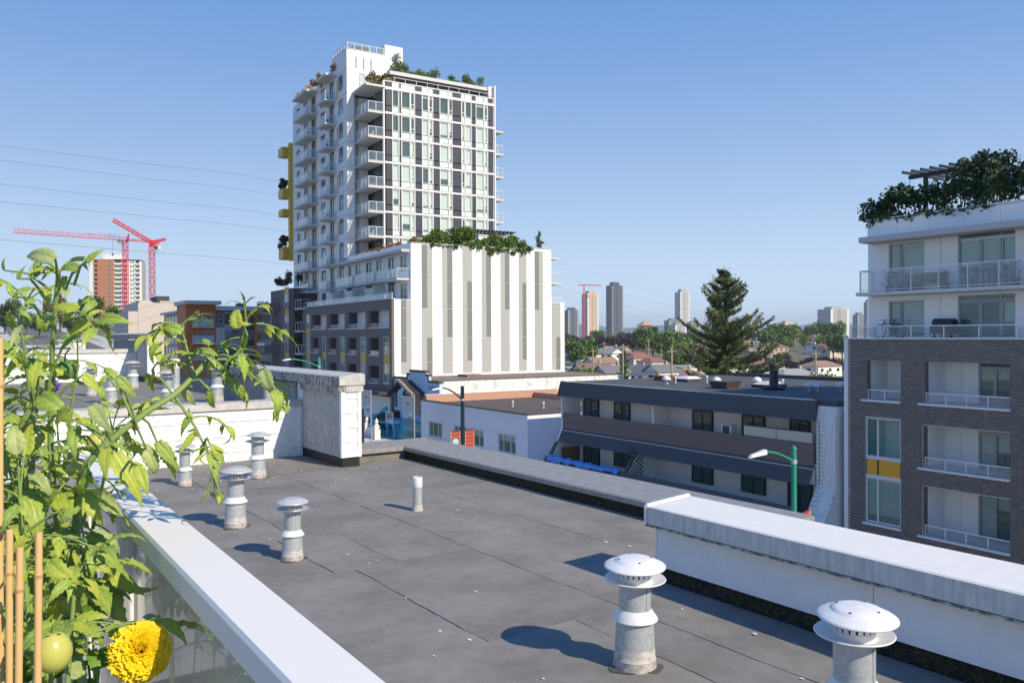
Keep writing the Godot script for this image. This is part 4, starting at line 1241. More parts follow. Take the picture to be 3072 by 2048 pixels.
	for k in 2:
		var cc := thing("bistro_chair", ["dark metal chair at the bistro table, bench side", "dark metal chair at the bistro table, plant side"][k], "chair", BRICK, 35.6, 14.95, [19.25, 17.9][k])
		var b: float = [19.2, 17.8][k]
		box(cc, "seat", "steel_dark", 35.45, 35.8, 15.38, 15.41, b, b + 0.35)
		box(cc, "backrest", "steel_dark", 35.45, 35.8, 15.6, 15.85, b + [0.33, 0.0][k], b + [0.35, 0.02][k])
		for q in [[35.46, 0.01], [35.76, 0.01], [35.46, 0.31], [35.76, 0.31]]: box(cc, "leg", "steel_dark", q[0], q[0] + 0.03, 14.95, 15.38, b + q[1], b + q[1] + 0.03)

func bicycle() -> void:
	var t := thing("bicycle", "small dark bicycle leaning behind the terrace glass", "bicycle", BRICK, 35.5, 12.82, 22.9)
	for b in [22.4, 23.4]:
		var w := Bld.new()
		var pts := []
		for k in 17: pts.append(Vector3(35.5, 13.12 + sin(TAU * k / 16.0) * 0.3, -b + cos(TAU * k / 16.0) * 0.3))
		w.tube(pts, [0.02], 6, false)
		part(t, "wheel", w, "steel_dark")
	var f := Bld.new()
	for q in [[22.4, 13.12, 22.7, 13.5], [22.7, 13.5, 23.15, 13.5], [22.7, 13.5, 22.85, 13.1], [22.85, 13.1, 23.15, 13.5], [22.85, 13.1, 22.4, 13.12], [23.15, 13.6, 23.4, 13.12], [22.7, 13.5, 22.66, 13.62]]:
		f.bar(Vector3(35.5, q[1], -q[0]), Vector3(35.5, q[3], -q[2]), 0.035, 0.035)
	part(t, "bicycle_frame", f, "steel_dark")
	box(t, "saddle", "steel_dark", 35.43, 35.57, 13.62, 13.67, 22.55, 22.8)
	box(t, "handlebar", "steel_dark", 35.25, 35.75, 13.62, 13.65, 23.12, 23.16)

func potted(phi: float, a: float, y: float, b: float, s: float, label: String, kind: int) -> void:
	var t := thing("potted_plant", label, "potted plant", phi, a, y, b, "potted plants on the balcony")
	var k := Bld.new(); k.lathe([[0.0, 0.02], [0.16, 0.02], [0.2, 0.3], [0.21, 0.32], [0.18, 0.32], [0.0, 0.29]], 16, org[t]); part(t, "pot", k, "pot")
	var f := Bld.new()
	var o: Vector3 = org[t]
	for i in 130:
		f.col = Color(0.03, 0.07, 0.025).lerp(Color(0.07, 0.12, 0.035), rng.randf())
		if kind == 1:
			var w := rng.randf() * TAU
			var h := rng.randf_range(0.5, 0.95)
			var e := Vector3(cos(w), 0, sin(w)) * rng.randf_range(0.05, 0.28)
			var sd := Vector3(-sin(w), 0, cos(w)) * 0.012
			f.tri(o + Vector3(0, 0.3, 0) - sd, o + Vector3(0, 0.3, 0) + sd, o + e + Vector3(0, h + 0.1, 0))
		else:
			leaf_quad(f, o + Vector3(rng.randfn(0, 0.14), 0.35 + rng.randf() * 0.75 * s * 1.6, rng.randfn(0, 0.14)), 0.07)
	part(t, "foliage", f, "leaf", true)
	var st := Bld.new(); st.tube([o + Vector3(0, 0.28, 0), o + Vector3(0.02, 0.8, 0)], [0.015], 6); part(t, "stem", st, "bark")

func leaf_quad(f: Bld, p: Vector3, s: float, flat := 0.0) -> void:
	var d := Vector3(rng.randfn(0, 1), rng.randfn(0, 1) * (1.0 - flat), rng.randfn(0, 1)).normalized()
	var e := d.cross(Vector3(rng.randfn(0, 1), rng.randfn(0, 1), rng.randfn(0, 1))).normalized()
	var q := d * s * rng.randf_range(0.7, 1.3)
	var w := e * s * rng.randf_range(0.35, 0.6)
	f.tri(p, p + q * 0.5 + w, p + q)
	f.tri(p, p + q, p + q * 0.5 - w)

# lapped shingle courses on a sloping band
func courses(bl: Bld, a0: float, y0: float, a1: float, y1: float, n: int, b0: float, b1: float, t := 0.018) -> void:
	var d := Vector2(a1 - a0, y1 - y0) / n
	var nn := Vector2(d.y, -d.x).normalized() * t
	if nn.x > 0: nn = -nn
	for i in n:
		var p := Vector2(a0, y0) + d * i
		var q := p + d
		prism_ay(bl, [p, p + nn * 0.2, q + nn, q], b0, b1)

func motel() -> void:
	pane_glass = "window_glass"
	rng.seed = 43
	var t := thing("mansard_apartment_block", "low apartment block with dark shingled mansards and recessed balconies", "building", STREET, 42.0, 0.0, 37.0)
	var B0 := 26.3
	var B1 := 47.4
	box(t, "back_wall", "motel_stucco", 36.6, 36.9, 2.6, 8.95, B0 + 0.2, B1 - 0.2)
	box(t, "back_wall", "motel_stucco", 36.91, 51.0, 0.0, 9.4, 25.2, B1 - 0.01)
	box(t, "roof_sheet", "motel_roof", 35.12, 51.0, 9.41, 9.7, 25.1, B1 - 0.02)
	box(t, "far_kerb", "motel_shingle", 50.8, 51.1, 9.71, 9.95, 25.1, 45.4)
	for i in 8:
		var b0 := B0 + (B1 - B0) * i / 8.0
		box(t, "metal_edge", "frame_white", 34.99, 35.11, 9.7, 9.735, b0 + 0.01, b0 + (B1 - B0) / 8.0 - 0.01)
	var u := Bld.new(); courses(u, 35.0, 9.7, 34.72, 8.7, 9, B0, B1)
	part(t, "upper_mansard", u, "motel_shingle")
	box(t, "mansard_back", "motel_stucco", 35.02, 36.59, 8.72, 9.4, B0, B1)
	# side of the mansard turning the corner
	for q in [[B1 + 0.001, B1 + 0.16], [B0 - 0.16, B0 - 0.001]]:
		var ms := Bld.new()
		prism_ay(ms, [Vector2(35.0, 9.74), Vector2(34.66, 8.68), Vector2(34.85, 8.66), Vector2(35.3, 9.74)], q[0], q[1])
		part(t, "mansard_edge", ms, "motel_shingle")
	# upper balcony front
	var lines := 5
	for i in lines: box(t, "front_board", "motel_band", 35.0, 35.1, 6.44 + i * 0.212 + 0.004, 6.44 + (i + 1) * 0.212 - 0.004, B0 + 0.05, B1)
	box(t, "balcony_floor", "motel_stucco", 35.11, 36.59, 6.3, 6.5, B0, B1)
	var lm := Bld.new(); courses(lm, 35.0, 6.42, 34.52, 5.5, 9, B0 - 0.02, B1)
	part(t, "lower_mansard", lm, "motel_shingle")
	box(t, "mansard_back", "motel_stucco", 34.9, 36.59, 5.52, 6.29, B0, B1)
	var bt := Bld.new(); courses(bt, 33.55, 4.55, 32.6, 2.6, 16, B0, B1)
	part(t, "lowest_mansard", bt, "motel_shingle")
	box(t, "balcony_floor", "motel_stucco", 33.6, 36.59, 2.4, 2.6, B0, B1)
	box(t, "ground_wall", "motel_stucco", 33.0, 36.9, 0.0, 2.39, B0, B1)
	# side fins
	for b in [[B1 - 0.14, B1, true], [39.1, 39.25, false]]:
		var f := Bld.new()
		prism_ay(f, [Vector2(36.6, 5.5), Vector2(34.55, 5.5), Vector2(33.1, 3.3), Vector2(33.1, 2.6), Vector2(36.6, 2.6)] if not b[2] else [Vector2(36.59, 8.7), Vector2(34.9, 8.7), Vector2(34.93, 6.4), Vector2(34.5, 5.48), Vector2(33.0, 3.2), Vector2(33.0, 2.6), Vector2(36.59, 2.6)], b[0], b[1])
		part(t, "side_fin", f, "stucco_white" if b[2] else "party_wall")
		var e := Bld.new()
		prism_ay(e, [Vector2(34.55, 5.47), Vector2(33.1, 3.25), Vector2(32.95, 3.25), Vector2(34.42, 5.47)], b[0] - 0.05, b[1] + 0.05)
		part(t, "fin_edge", e, "motel_shingle")
	box(t, "divider", "motel_stucco", 35.11, 36.59, 6.5, 8.7, 38.05, 38.2)
	# plain end wall
	var ew := Bld.new()
	prism_ay(ew, [Vector2(36.6, 9.45), Vector2(35.1, 9.45), Vector2(34.95, 8.7), Vector2(34.95, 5.5), Vector2(33.2, 2.5), Vector2(33.2, 0.0), Vector2(36.6, 0.0)], 25.05, B0 - 0.17)
	part(t, "end_wall", ew, "party_wall")
	var rb := Bld.new()
	for i in 26:
		var y := 3.6 + i * 0.2
		rb.ab(34.93 if y > 5.5 else 34.93 - (5.5 - y) * 0.6, (34.93 if y > 5.5 else 34.93 - (5.5 - y) * 0.6) + 0.015, y, y + 0.012, B0 - 0.17 - 0.25 - rng.randf() * 0.3, B0 - 0.2)
	rb.ab(34.93, 34.945, 5.6, 8.6, B0 - 0.34, B0 - 0.325)
	part(t, "wire_trellis", rb, "steel_dark")
	# doors and windows: upper floor
	for q in [[45.17, 46.8, 1], [41.9, 43.46, 0], [38.31, 39.57, 0], [34.52, 36.1, 1], [30.68, 32.25, 2], [27.73, 28.96, 0]]:
		var dk: float = [0.0, 1.0, 0.5][q[2]]
		window(t, true, 36.5, 1.0, q[0], q[1], 6.52, 8.44, "frame_dark", 0.5, dk, "curtain" if q[2] < 2 else "salmon", 0.0, 0.05)
		box(t, "shade_sheet", "room", 36.56, 36.598, 6.5, 8.5, q[0] - 0.02, q[1] + 0.02)  # flat sheet on the wall, indoor shade put into its colour
	for q in [[45.12, 46.82, 2.65, 5.13], [41.87, 43.48, 4.1, 5.17], [34.52, 36.16, 4.1, 5.17], [30.64, 32.3, 4.1, 5.17], [27.6, 29.1, 2.65, 5.17], [39.3, 40.2, 2.65, 5.15]]:
		window(t, true, 36.5, 1.0, q[0], q[1], q[2], q[3], "frame_dark", 0.5, 0.2 if q[2] > 4 else 0.0, "apt_white", 0.0, 0.05)
		box(t, "shade_sheet", "room", 36.56, 36.598, q[2], q[3], q[0] - 0.02, q[1] + 0.02)  # same dark coloured sheet behind the lower windows
	# things on the balconies
	var sc := thing("timber_screen", "orange cedar slatted screen on the lower balcony", "screen", STREET, 35.6, 2.6, 47.0)
	for i in 14: box(sc, "slat", "cedar", 34.6, 36.2, 3.5 + i * 0.115, 3.585 + i * 0.115, 46.9, 46.94)
	for a in [34.7, 36.05]: box(sc, "post", "cedar", a, a + 0.06, 2.6, 5.1, 46.945, 47.0)
	var ta := thing("blue_tarp", "crumpled blue tarp draped along the lower balcony edge", "tarp", STREET, 33.5, 4.6, 43.5)
	var tp := Bld.new()
	var nz := FastNoiseLite.new(); nz.seed = 3; nz.frequency = 0.35; nz.fractal_octaves = 3
	var prev: Array = []
	for i in 120:
		var b := 47.0 - i * 0.064
		var n1 := nz.get_noise_2d(b * 2.0, 0) * 0.14
		var n2 := nz.get_noise_2d(b * 3.0, 40) * 0.16
		var n3 := nz.get_noise_2d(b * 3.0, 90) * 0.2
		var cur := [Vector3(33.9, 4.5 + n1, -b), Vector3(33.68, 4.62 + n2, -b), Vector3(33.42 + n1 * 0.3, 4.6 + n1, -b), Vector3(33.28 + n2 * 0.4, 4.36 + n3, -b)]
		if prev:
			for k in 3: tp.quad(prev[k], cur[k], cur[k + 1], prev[k + 1])
		prev = cur
	part(ta, "sheet", tp, "tarp")
	var ac := thing("air_conditioner", "white window air conditioner on the upper balcony", "air conditioner", STREET, 35.4, 6.5, 32.3)
	box(ac, "casing", "apt_white", 35.2, 35.7, 7.4, 7.95, 31.9, 32.6)
	box(ac, "grille", "charcoal", 35.185, 35.199, 7.45, 7.9, 32.0, 32.5)
	box(ac, "stand", "apt_white", 35.3, 35.6, 6.5, 7.39, 32.0, 32.5)
	for k in 2:
		var pn := thing("privacy_panel", ["beige cloth panel on the upper balcony beside the air conditioner", "beige cloth panel on the upper balcony at the plain end wall"][k], "panel", STREET, 35.15, 7.5, 29.5 - k * 2.2)
		box(pn, "cloth", "blind_beige", 35.12, 35.14, 7.52, 8.05, [28.75, 26.5][k], [30.9, 28.7][k])
		box(pn, "batten", "timber_dark", 35.1, 35.16, 8.055, 8.1, [28.75, 26.5][k], [30.9, 28.7][k])
	var tr := thing("wall_trellis", "diamond lattice trellis on the lower balcony divider", "trellis", STREET, 35.0, 4.0, 39.0)
	var tl := Bld.new()
	for i in 9:
		tl.bar(Vector3(34.0, 3.0 + i * 0.28, -39.07), Vector3(35.2, 3.9 + i * 0.28, -39.07), 0.03, 0.03)
		tl.bar(Vector3(34.0, 3.9 + i * 0.28, -39.06), Vector3(35.2, 3.0 + i * 0.28, -39.06), 0.03, 0.03)
	part(tr, "lattice", tl, "timber_dark")
	var hm := thing("hammock", "striped white hammock slung on the lower balcony", "hammock", STREET, 34.8, 3.0, 32.5)
	var hs := Bld.new()
	var pr: Array = []
	for i in 17:
		var s := i / 16.0
		var sag := 4.0 - 0.75 * sin(PI * s)
		var w := 0.08 + 0.3 * sin(PI * s)
		var cur := [Vector3(34.4 - w, sag + 0.1, -lerpf(35.2, 31.0, s)), Vector3(34.4, sag - 0.1, -lerpf(35.2, 31.0, s)), Vector3(34.4 + w, sag + 0.1, -lerpf(35.2, 31.0, s))]
		if pr:
			for k in 2: hs.quad(pr[k], cur[k], cur[k + 1], pr[k + 1])
		pr = cur
	part(hm, "cloth", hs, "apt_white")
	for b in [35.3, 30.9]:
		var st := Bld.new(); st.bar(Vector3(34.4, 4.05, -b), Vector3(34.4, 2.6, -(b - signf(b - 33.0) * 0.5)), 0.05, 0.05); part(hm, "stand", st, "steel_dark")
	# roof furniture
	for q in [[38.692, 40.666, "small white hooded vent near the brown roof hatch"], [40.157, 37.575, "small white hooded vent behind the brown metal curb"], [42.196, 36.028, "small white hooded vent beside the flat skylight"], [40.348, 30.591, "white hooded vent of a pair on the dark roof"], [40.414, 30.05, "lower white hooded vent of a pair on the dark roof"], [41.577, 29.371, "white hooded vent at the brick building's corner"]]:
		var h := thing("hooded_vent", q[2], "vent", STREET, q[0], 9.7, q[1], "hooded vents on the mansard roof")
		var k := Bld.new(); k.lathe([[0.12, 0.0], [0.12, 0.3]], 14, org[h]); part(h, "pipe", k, "galvanised")
		k = Bld.new(); k.lathe([[0.3, 0.28], [0.32, 0.33], [0.24, 0.48], [0.1, 0.56], [0.0, 0.58]], 14, org[h], 0.5); part(h, "hood", k, "vent_white")
	for q in [[42.262, 42.274, "domed skylight next to the brown hatch on the dark roof"], [41.296, 34.318, "flat skylight next to the black chimney on the dark roof"]]:
		var s := thing("skylight", q[2], "skylight", STREET, q[0], 9.7, q[1])
		box(s, "curb", "charcoal", q[0] - 0.75, q[0] + 0.75, 9.7, 9.9, q[1] - 0.75, q[1] + 0.75)
		var k := Bld.new()
		var o: Vector3 = org[s]
		k.hexa([o + Vector3(-0.7, 0.201, -0.7), o + Vector3(0.7, 0.201, -0.7), o + Vector3(0.7, 0.201, 0.7), o + Vector3(-0.7, 0.201, 0.7), o + Vector3(-0.45, 0.36, -0.45), o + Vector3(0.45, 0.36, -0.45), o + Vector3(0.45, 0.36, 0.45), o + Vector3(-0.45, 0.36, 0.45)])
		part(s, "dome", k, "vent_white")
	var rh := thing("roof_hatch", "low brown roof hatch at the back of the dark roof", "hatch", STREET, 41.9, 9.7, 43.7)
	box(rh, "curb", "rust", 41.2, 42.6, 9.7, 9.95, 42.9, 44.6); box(rh, "lid", "rust", 41.1, 42.7, 9.955, 10.05, 42.8, 44.7)
	var cu := thing("roof_curb", "flared brown metal curb on the dark roof", "roof curb", STREET, 38.4, 9.7, 35.3)
	var ck := Bld.new(); ck.hexa([Vector3(37.9, 9.7, -35.8), Vector3(38.9, 9.7, -35.8), Vector3(38.9, 9.7, -34.7), Vector3(37.9, 9.7, -34.7), Vector3(37.75, 10.15, -36.0), Vector3(39.05, 10.15, -36.0), Vector3(39.05, 10.15, -34.5), Vector3(37.75, 10.15, -34.5)]); part(cu, "body", ck, "trim_brown")
	box(cu, "base", "charcoal", 37.7, 39.1, 9.7, 9.76, 34.4, 36.1)
	var cy := thing("chimney", "black round chimney with a cap on the dark roof", "chimney", STREET, 39.9, 9.7, 32.8)
	var cb := Bld.new(); cb.lathe([[0.62, 0.0], [0.66, 0.16], [0.3, 0.2], [0.27, 0.25], [0.25, 1.35], [0.31, 1.36], [0.33, 1.55], [0.3, 1.6], [0.0, 1.6]], 20, org[cy], 0.5); part(cy, "stack", cb, "steel_dark")
	for q in [[39.974, 41.147, "short pipe by the hooded vent near the hatch"], [42.024, 40.223, "pair of short pipes behind the skylight dome"], [42.306, 34.092, "white short pipe beside the black chimney"]]:
		plain_pipe(STREET, q[0], 9.7, q[1], 0.08, 0.5, q[2])

func small_buildings() -> void:
	rng.seed = 47
	# lilac corner shop building
	var t := thing("white_shop_building", "plain pale lilac two storey shop building with sliding windows", "building", STREET, 40.0, 0.0, 60.0)
	var hs := [[64.75, 67.27, 3.87, 5.25], [57.6, 60.0, 3.9, 5.28], [60.3, 62.54, 3.9, 5.28], [52.83, 55.36, 3.87, 5.3]]
	var bl := Bld.new(); holed_wall(bl, true, 34.6, 34.85, 51.2, 68.8, 0.0, 7.02, hs); part(t, "front_wall", bl, "lilac_wall")
	box(t, "side_wall", "lilac_wall", 34.86, 47.0, 0.0, 7.02, 51.2, 51.45)
	box(t, "interior", "room", 35.4, 46.8, 0.2, 6.6, 51.6, 68.6)
	box(t, "roof_sheet", "dark_roof", 34.86, 46.9, 6.62, 6.8, 51.46, 68.5)
	box(t, "back_parapet", "salmon", 35.0, 50.0, 6.5, 7.5, 68.51, 68.78)
	box(t, "back_parapet", "salmon", 47.01, 47.2, 0.0, 7.3, 51.3, 68.4)
	box(t, "parapet_cap", "frame_white", 34.9, 50.0, 7.505, 7.56, 68.47, 68.82)
	box(t, "parapet_cap", "trim_brown", 34.54, 34.9, 7.025, 7.12, 51.14, 68.82)
	box(t, "parapet_cap", "trim_brown", 34.91, 47.0, 7.03, 7.11, 51.14, 51.5)
	for h in hs:
		window(t, true, 34.68, 1.0, h[0], h[1], h[2], h[3], "frame_white", 0.3, 0.4 if h[0] < 58 else 0.0, "blind_beige")
		box(t, "mullion", "frame_white", 34.64, 34.7, h[2] + 0.06, h[3] - 0.06, lerpf(h[0], h[1], 0.7) - 0.03, lerpf(h[0], h[1], 0.7) + 0.03)
		box(t, "surround", "frame_white", 34.57, 34.6, h[3] + 0.002, h[3] + 0.1, h[0] - 0.1, h[1] + 0.1)
		box(t, "surround", "frame_white", 34.57, 34.6, h[2] - 0.1, h[2] - 0.002, h[0] - 0.1, h[1] + 0.1)
	var aw := Bld.new(); prism_ay(aw, [Vector2(34.59, 3.6), Vector2(33.4, 3.1), Vector2(33.4, 2.7), Vector2(34.59, 2.7)], 60.5, 68.5); part(t, "awning", aw, "timber_dark")
	for q in [[40.5, 57.5], [42.0, 55.5], [39.0, 60.0]]: plain_pipe(STREET, q[0], 6.8, q[1], 0.09, 0.55, "short pale pipe on the low brown roof behind the lilac wall")
	for k in 2:
		var h := thing("hooded_vent", "galvanised hooded vent of a close pair on the low brown roof", "vent", STREET, 41.6 + k * 0.7, 6.8, 55.6 - k * 0.5, "paired hoods on the low roof")
		var v := Bld.new(); v.lathe([[0.2, 0.0], [0.2, 0.3], [0.42, 0.32], [0.44, 0.45], [0.25, 0.65], [0.0, 0.7]], 14, org[h], 0.5); part(h, "hood", v, "galvanised")
	# restaurant with the stepped blue front
	var r := thing("blue_restaurant", "pale blue stepped front restaurant with a timber porch gable and long white side wall", "restaurant", STREET, 45.0, 0.0, 74.0)
	var outline := [Vector2(68.9, 0.0), Vector2(68.9, 8.5), Vector2(71.15, 8.55), Vector2(71.15, 9.1), Vector2(71.7, 9.1), Vector2(71.7, 9.42), Vector2(75.2, 9.42), Vector2(75.2, 9.08), Vector2(75.8, 9.08), Vector2(75.8, 8.62), Vector2(79.8, 8.62), Vector2(79.8, 0.0)]
	var fb := Bld.new(); prism_by(fb, outline, 36.6, 36.9); part(r, "front_wall", fb, "pale_blue")
	for q in [[68.85, 71.1, 8.5], [71.1, 71.65, 9.1], [71.65, 75.25, 9.42], [75.25, 75.85, 9.08], [75.85, 79.85, 8.62]]:
		box(r, "trim", "trim_brown", 36.5, 37.0, q[2] + 0.003, q[2] + 0.19, q[0], q[1] - 0.004)
	for q in [[71.06, 71.2, 8.55, 9.1], [75.76, 75.9, 8.62, 9.08]]: box(r, "trim", "trim_brown", 36.52, 36.598, q[2], q[3], q[0], q[1])
	box(r, "side_wall", "old_white_wall", 36.91, 59.2, 0.0, 8.7, 68.9, 69.2)
	box(r, "roof_sheet", "gravel_roof", 36.91, 59.2, 8.2, 8.45, 69.21, 79.7)
	box(r, "wall_cap", "trim_brown", 37.1, 59.2, 8.705, 8.76, 68.86, 69.24)
	box(r, "roof_box", "gravel_roof", 42.5, 44.6, 8.46, 8.95, 74.0, 76.0)
	box(r, "roof_sheet", "gravel_roof", 37.2, 59.2, 8.46, 8.7, 69.25, 79.6)
	# timber gable over the door
	var gp := Bld.new()
	gp.bar(Vector3(35.7, 8.55, -75.0), Vector3(35.7, 7.25, -77.4), 0.9, 0.12)
	part(r, "porch_roof", gp, "timber_dark")
	gp = Bld.new(); gp.bar(Vector3(35.9, 8.55, -75.0), Vector3(35.9, 7.25, -71.6), 1.3, 0.12)
	part(r, "porch_roof", gp, "timber_dark")
	gp = Bld.new(); gp.tube([Vector3(35.2, 8.62, -75.05), Vector3(35.22, 8.2, -74.0), Vector3(35.18, 7.65, -72.6), Vector3(35.2, 7.3, -71.7)], [0.16, 0.2, 0.18, 0.2], 10)
	part(r, "log_rafter", gp, "driftwood")
	gp = Bld.new(); gp.tube([Vector3(35.25, 6.9, -73.9), Vector3(35.25, 7.5, -73.7), Vector3(35.25, 7.9, -73.1), Vector3(35.25, 7.6, -72.4), Vector3(35.25, 6.0, -72.2)], [0.12], 8)
	part(r, "arch_frame", gp, "timber_dark")
	box(r, "arch_stone", "driftwood", 36.3, 36.58, 5.2, 7.5, 72.3, 73.7)
	box(r, "door_frame", "timber_dark", 36.4, 36.59, 5.1, 7.1, 74.6, 76.6)
	box(r, "door", "plum", 36.35, 36.39, 5.15, 6.95, 74.8, 76.4)
	window(r, true, 36.5, 1.0, 78.2, 78.6, 5.7, 7.7, "frame_dark", 0.0, 0.0)
	box(r, "lower_wall", "cyan_wall", 35.6, 36.59, 0.0, 4.6, 70.5, 83.0)
	var cy := Bld.new(); prism_by(cy, [Vector2(79.81, 4.6), Vector2(79.81, 5.6), Vector2(80.6, 5.4), Vector2(83.5, 3.6), Vector2(83.5, 0.0), Vector2(79.81, 0.0)], 36.0, 36.59); part(r, "side_screen", cy, "cyan_wall")
	var dr := Bld.new(); prism_ay(dr, [Vector2(36.59, 5.3), Vector2(35.0, 4.45), Vector2(35.0, 4.3), Vector2(36.59, 4.6)], 77.6, 80.7); part(r, "lean_to_roof", dr, "timber_dark")
	dr = Bld.new(); prism_ay(dr, [Vector2(36.59, 4.2), Vector2(34.8, 3.6), Vector2(34.8, 3.45), Vector2(36.59, 3.6)], 77.6, 81.2); part(r, "lean_to_roof", dr, "timber_dark")
	for k in 2:
		dr = Bld.new(); prism_ay(dr, [Vector2(36.0, 4.6 - k * 0.9), Vector2(34.6, 4.2 - k * 0.9), Vector2(34.6, 4.1 - k * 0.9), Vector2(36.0, 4.4 - k * 0.9)], 69.0 + k * 2.0, 72.4 + k * 1.4); part(r, "awning", dr, "awning_cream")
	var bc := box(r, "balcony", "pale_blue", 34.9, 36.59, 4.2, 4.5, 75.6, 77.5)
	var gd := Bld.new()
	frame_rect(gd, true, 34.9, 0.06, 75.6, 77.4, 4.5, 5.4, 0.09)
	for i in 4: gd.bar(Vector3(34.93, 4.55, -75.7 - i * 0.42), Vector3(34.93, 5.35, -76.1 - i * 0.42), 0.04, 0.05); gd.bar(Vector3(34.93, 5.35, -75.7 - i * 0.42), Vector3(34.93, 4.55, -76.1 - i * 0.42), 0.04, 0.05)
	part(bc, "fretwork", gd, "apt_white")
	for b in [75.7, 77.3]:
		var pc := Bld.new(); pc.lathe([[0.2, 0.0], [0.2, 0.3], [0.15, 0.4], [0.15, 3.6], [0.22, 3.8], [0.24, 4.19]], 12, Vector3(35.1, 0.0, -b)); part(r, "column", pc, "cyan_wall")
	var ff := SystemFont.new(); ff.font_names = PackedStringArray(["Droid Serif"])
	for q in [["RUMI ROSE", 79.5, 8.05, 3.3], ["GARDEN", 71.2, 8.0, 2.1]]:
		var tm := TextMesh.new(); tm.text = q[0]; tm.font = ff; tm.font_size = 48; tm.pixel_size = 0.0115; tm.depth = 0.05
		tm.horizontal_alignment = HORIZONTAL_ALIGNMENT_LEFT
		put(r, "lettering", tm, mats["letter_blue"], Vector3(36.58, q[2], -q[1]), Vector3(0, -PI / 2, 0))
	var rs := Bld.new()
	for k in 9:
		var w := TAU * k / 9.0
		rs.ab(36.57, 36.598, 7.1 + sin(w) * 0.16, 7.26 + sin(w) * 0.16, 79.2 + cos(w) * 0.16, 79.36 + cos(w) * 0.16)
	part(r, "painted_rose", rs, "rose_red")
	# garden gate with finials
	var g := thing("garden_gate", "white ornamental gateway with two onion finials by the blue wall", "gate", STREET, 33.5, 1.8, 77.8)
	for b in [76.5, 78.9]:
		box(g, "post", "apt_white", 33.2, 33.8, 1.0, 4.05, b - 0.3, b + 0.3)
		var k := Bld.new(); k.lathe([[0.3, 4.05], [0.34, 4.1], [0.2, 4.16], [0.12, 4.25], [0.2, 4.4], [0.17, 4.55], [0.06, 4.75], [0.0, 4.85]], 12, Vector3(33.5, 0, -b)); part(g, "finial", k, "apt_white")
	var ar := Bld.new()
	var arc := [Vector2(76.8, 1.0), Vector2(76.8, 3.7), Vector2(78.6, 3.7), Vector2(78.6, 1.0), Vector2(78.1, 1.0), Vector2(78.1, 2.7), Vector2(77.9, 3.1), Vector2(77.7, 3.25), Vector2(77.5, 3.1), Vector2(77.3, 2.7), Vector2(77.3, 1.0)]
	prism_by(ar, arc, 33.35, 33.65); part(g, "arch", ar, "apt_white")
	# shopfront under the podium
	var s := thing("shopfront", "white shopfront panels under a dark canopy below the brick podium", "shopfront", TOWER, 34.2, 2.0, 85.0)
	for i in 5: box(s, "panel", "apt_white", 34.12, 34.28, 2.0, 6.6, 80.1 + i * 2.4, 82.45 + i * 2.4)
	box(s, "canopy", "charcoal", 32.8, 34.28, 6.9, 7.2, 79.9, 93.0)
	box(s, "purple_door", "plum", 34.05, 34.11, 2.0, 4.4, 85.2, 87.2)

func flat_panel(p: Node3D, n: String, o: Vector3, right: Vector3, down: Vector3, m, thick := 0.02) -> MeshInstance3D:
	var k := Bld.new()
	var nn := right.cross(down).normalized() * thick / 2
	for s in [-1.0, 1.0]:
		var q := [o + nn * s, o + right + nn * s, o + right + down + nn * s, o + down + nn * s]
		var uv := [Vector2(0, 0), Vector2(1, 0), Vector2(1, 1), Vector2(0, 1)]
		for i in [0, 1, 2, 0, 2, 3]: k.vtx(q[i], nn.normalized() * s, uv[i])
	for e in [[o, right], [o + right, down], [o + down, right], [o, down]]:
		k.quad(e[0] - nn, e[0] + e[1] - nn, e[0] + e[1] + nn, e[0] + nn)
	return part(p, n, k, m)

func picture(key: String, w: int, h: int, f: Callable) -> void:
	var im := Image.create(w, h, false, Image.FORMAT_RGB8)
	for y in h:
		for x in w:
			im.set_pixel(x, y, (f.call((x + 0.5) / w, (y + 0.5) / h) as Color).linear_to_srgb())
	var m := M(key, Color.WHITE, 0.8)
	m.albedo_texture = ImageTexture.create_from_image(im)

func lamp(label: String, a: float, b: float, y0: float, top: float, arm: float, r: float, m: String, clamp_drop: float) -> Node3D:
	var t := thing("street_lamp", label, "street lamp", STREET, a, y0, b, "street lamps along the road")
	var k := Bld.new(); k.tube([Vector3(a, y0, -b), Vector3(a, top, -b)], [r * 1.35, r], 16); part(t, "pole", k, m)
	k = Bld.new(); k.lathe([[r * 1.15, top], [r * 1.1, top + 0.03], [r * 0.4, top + 0.08], [0.0, top + 0.13]], 12, Vector3(a, 0, -b)); part(t, "pole_cap", k, m)
	var pts := []
	for i in 11:
		var s := i / 10.0
		pts.append(Vector3(a - arm * s, top - clamp_drop + clamp_drop * 1.0 * sin(s * PI * 0.5), -b))
	k = Bld.new(); k.tube(pts, [r * 0.55, r * 0.5, r * 0.45, r * 0.42], 10); part(t, "arm", k, m)
	k = Bld.new(); k.lathe([[r * 1.25, top - clamp_drop - 0.08], [r * 1.25, top - clamp_drop + 0.08]], 14, Vector3(a, 0, -b)); part(t, "clamp", k, "galvanised")
	k = Bld.new()
	var h := Vector3(a - arm, top, -b)
	k.hexa([h + Vector3(0.05, -0.07, -0.1), h + Vector3(0.05, -0.07, 0.1), h + Vector3(-0.75, -0.14, 0.06), h + Vector3(-0.75, -0.14, -0.06), h + Vector3(0.05, 0.09, -0.08), h + Vector3(0.05, 0.09, 0.08), h + Vector3(-0.65, -0.04, 0.05), h + Vector3(-0.65, -0.04, -0.05)])
	part(t, "lamp_head", k, "lamp_head")
	return t

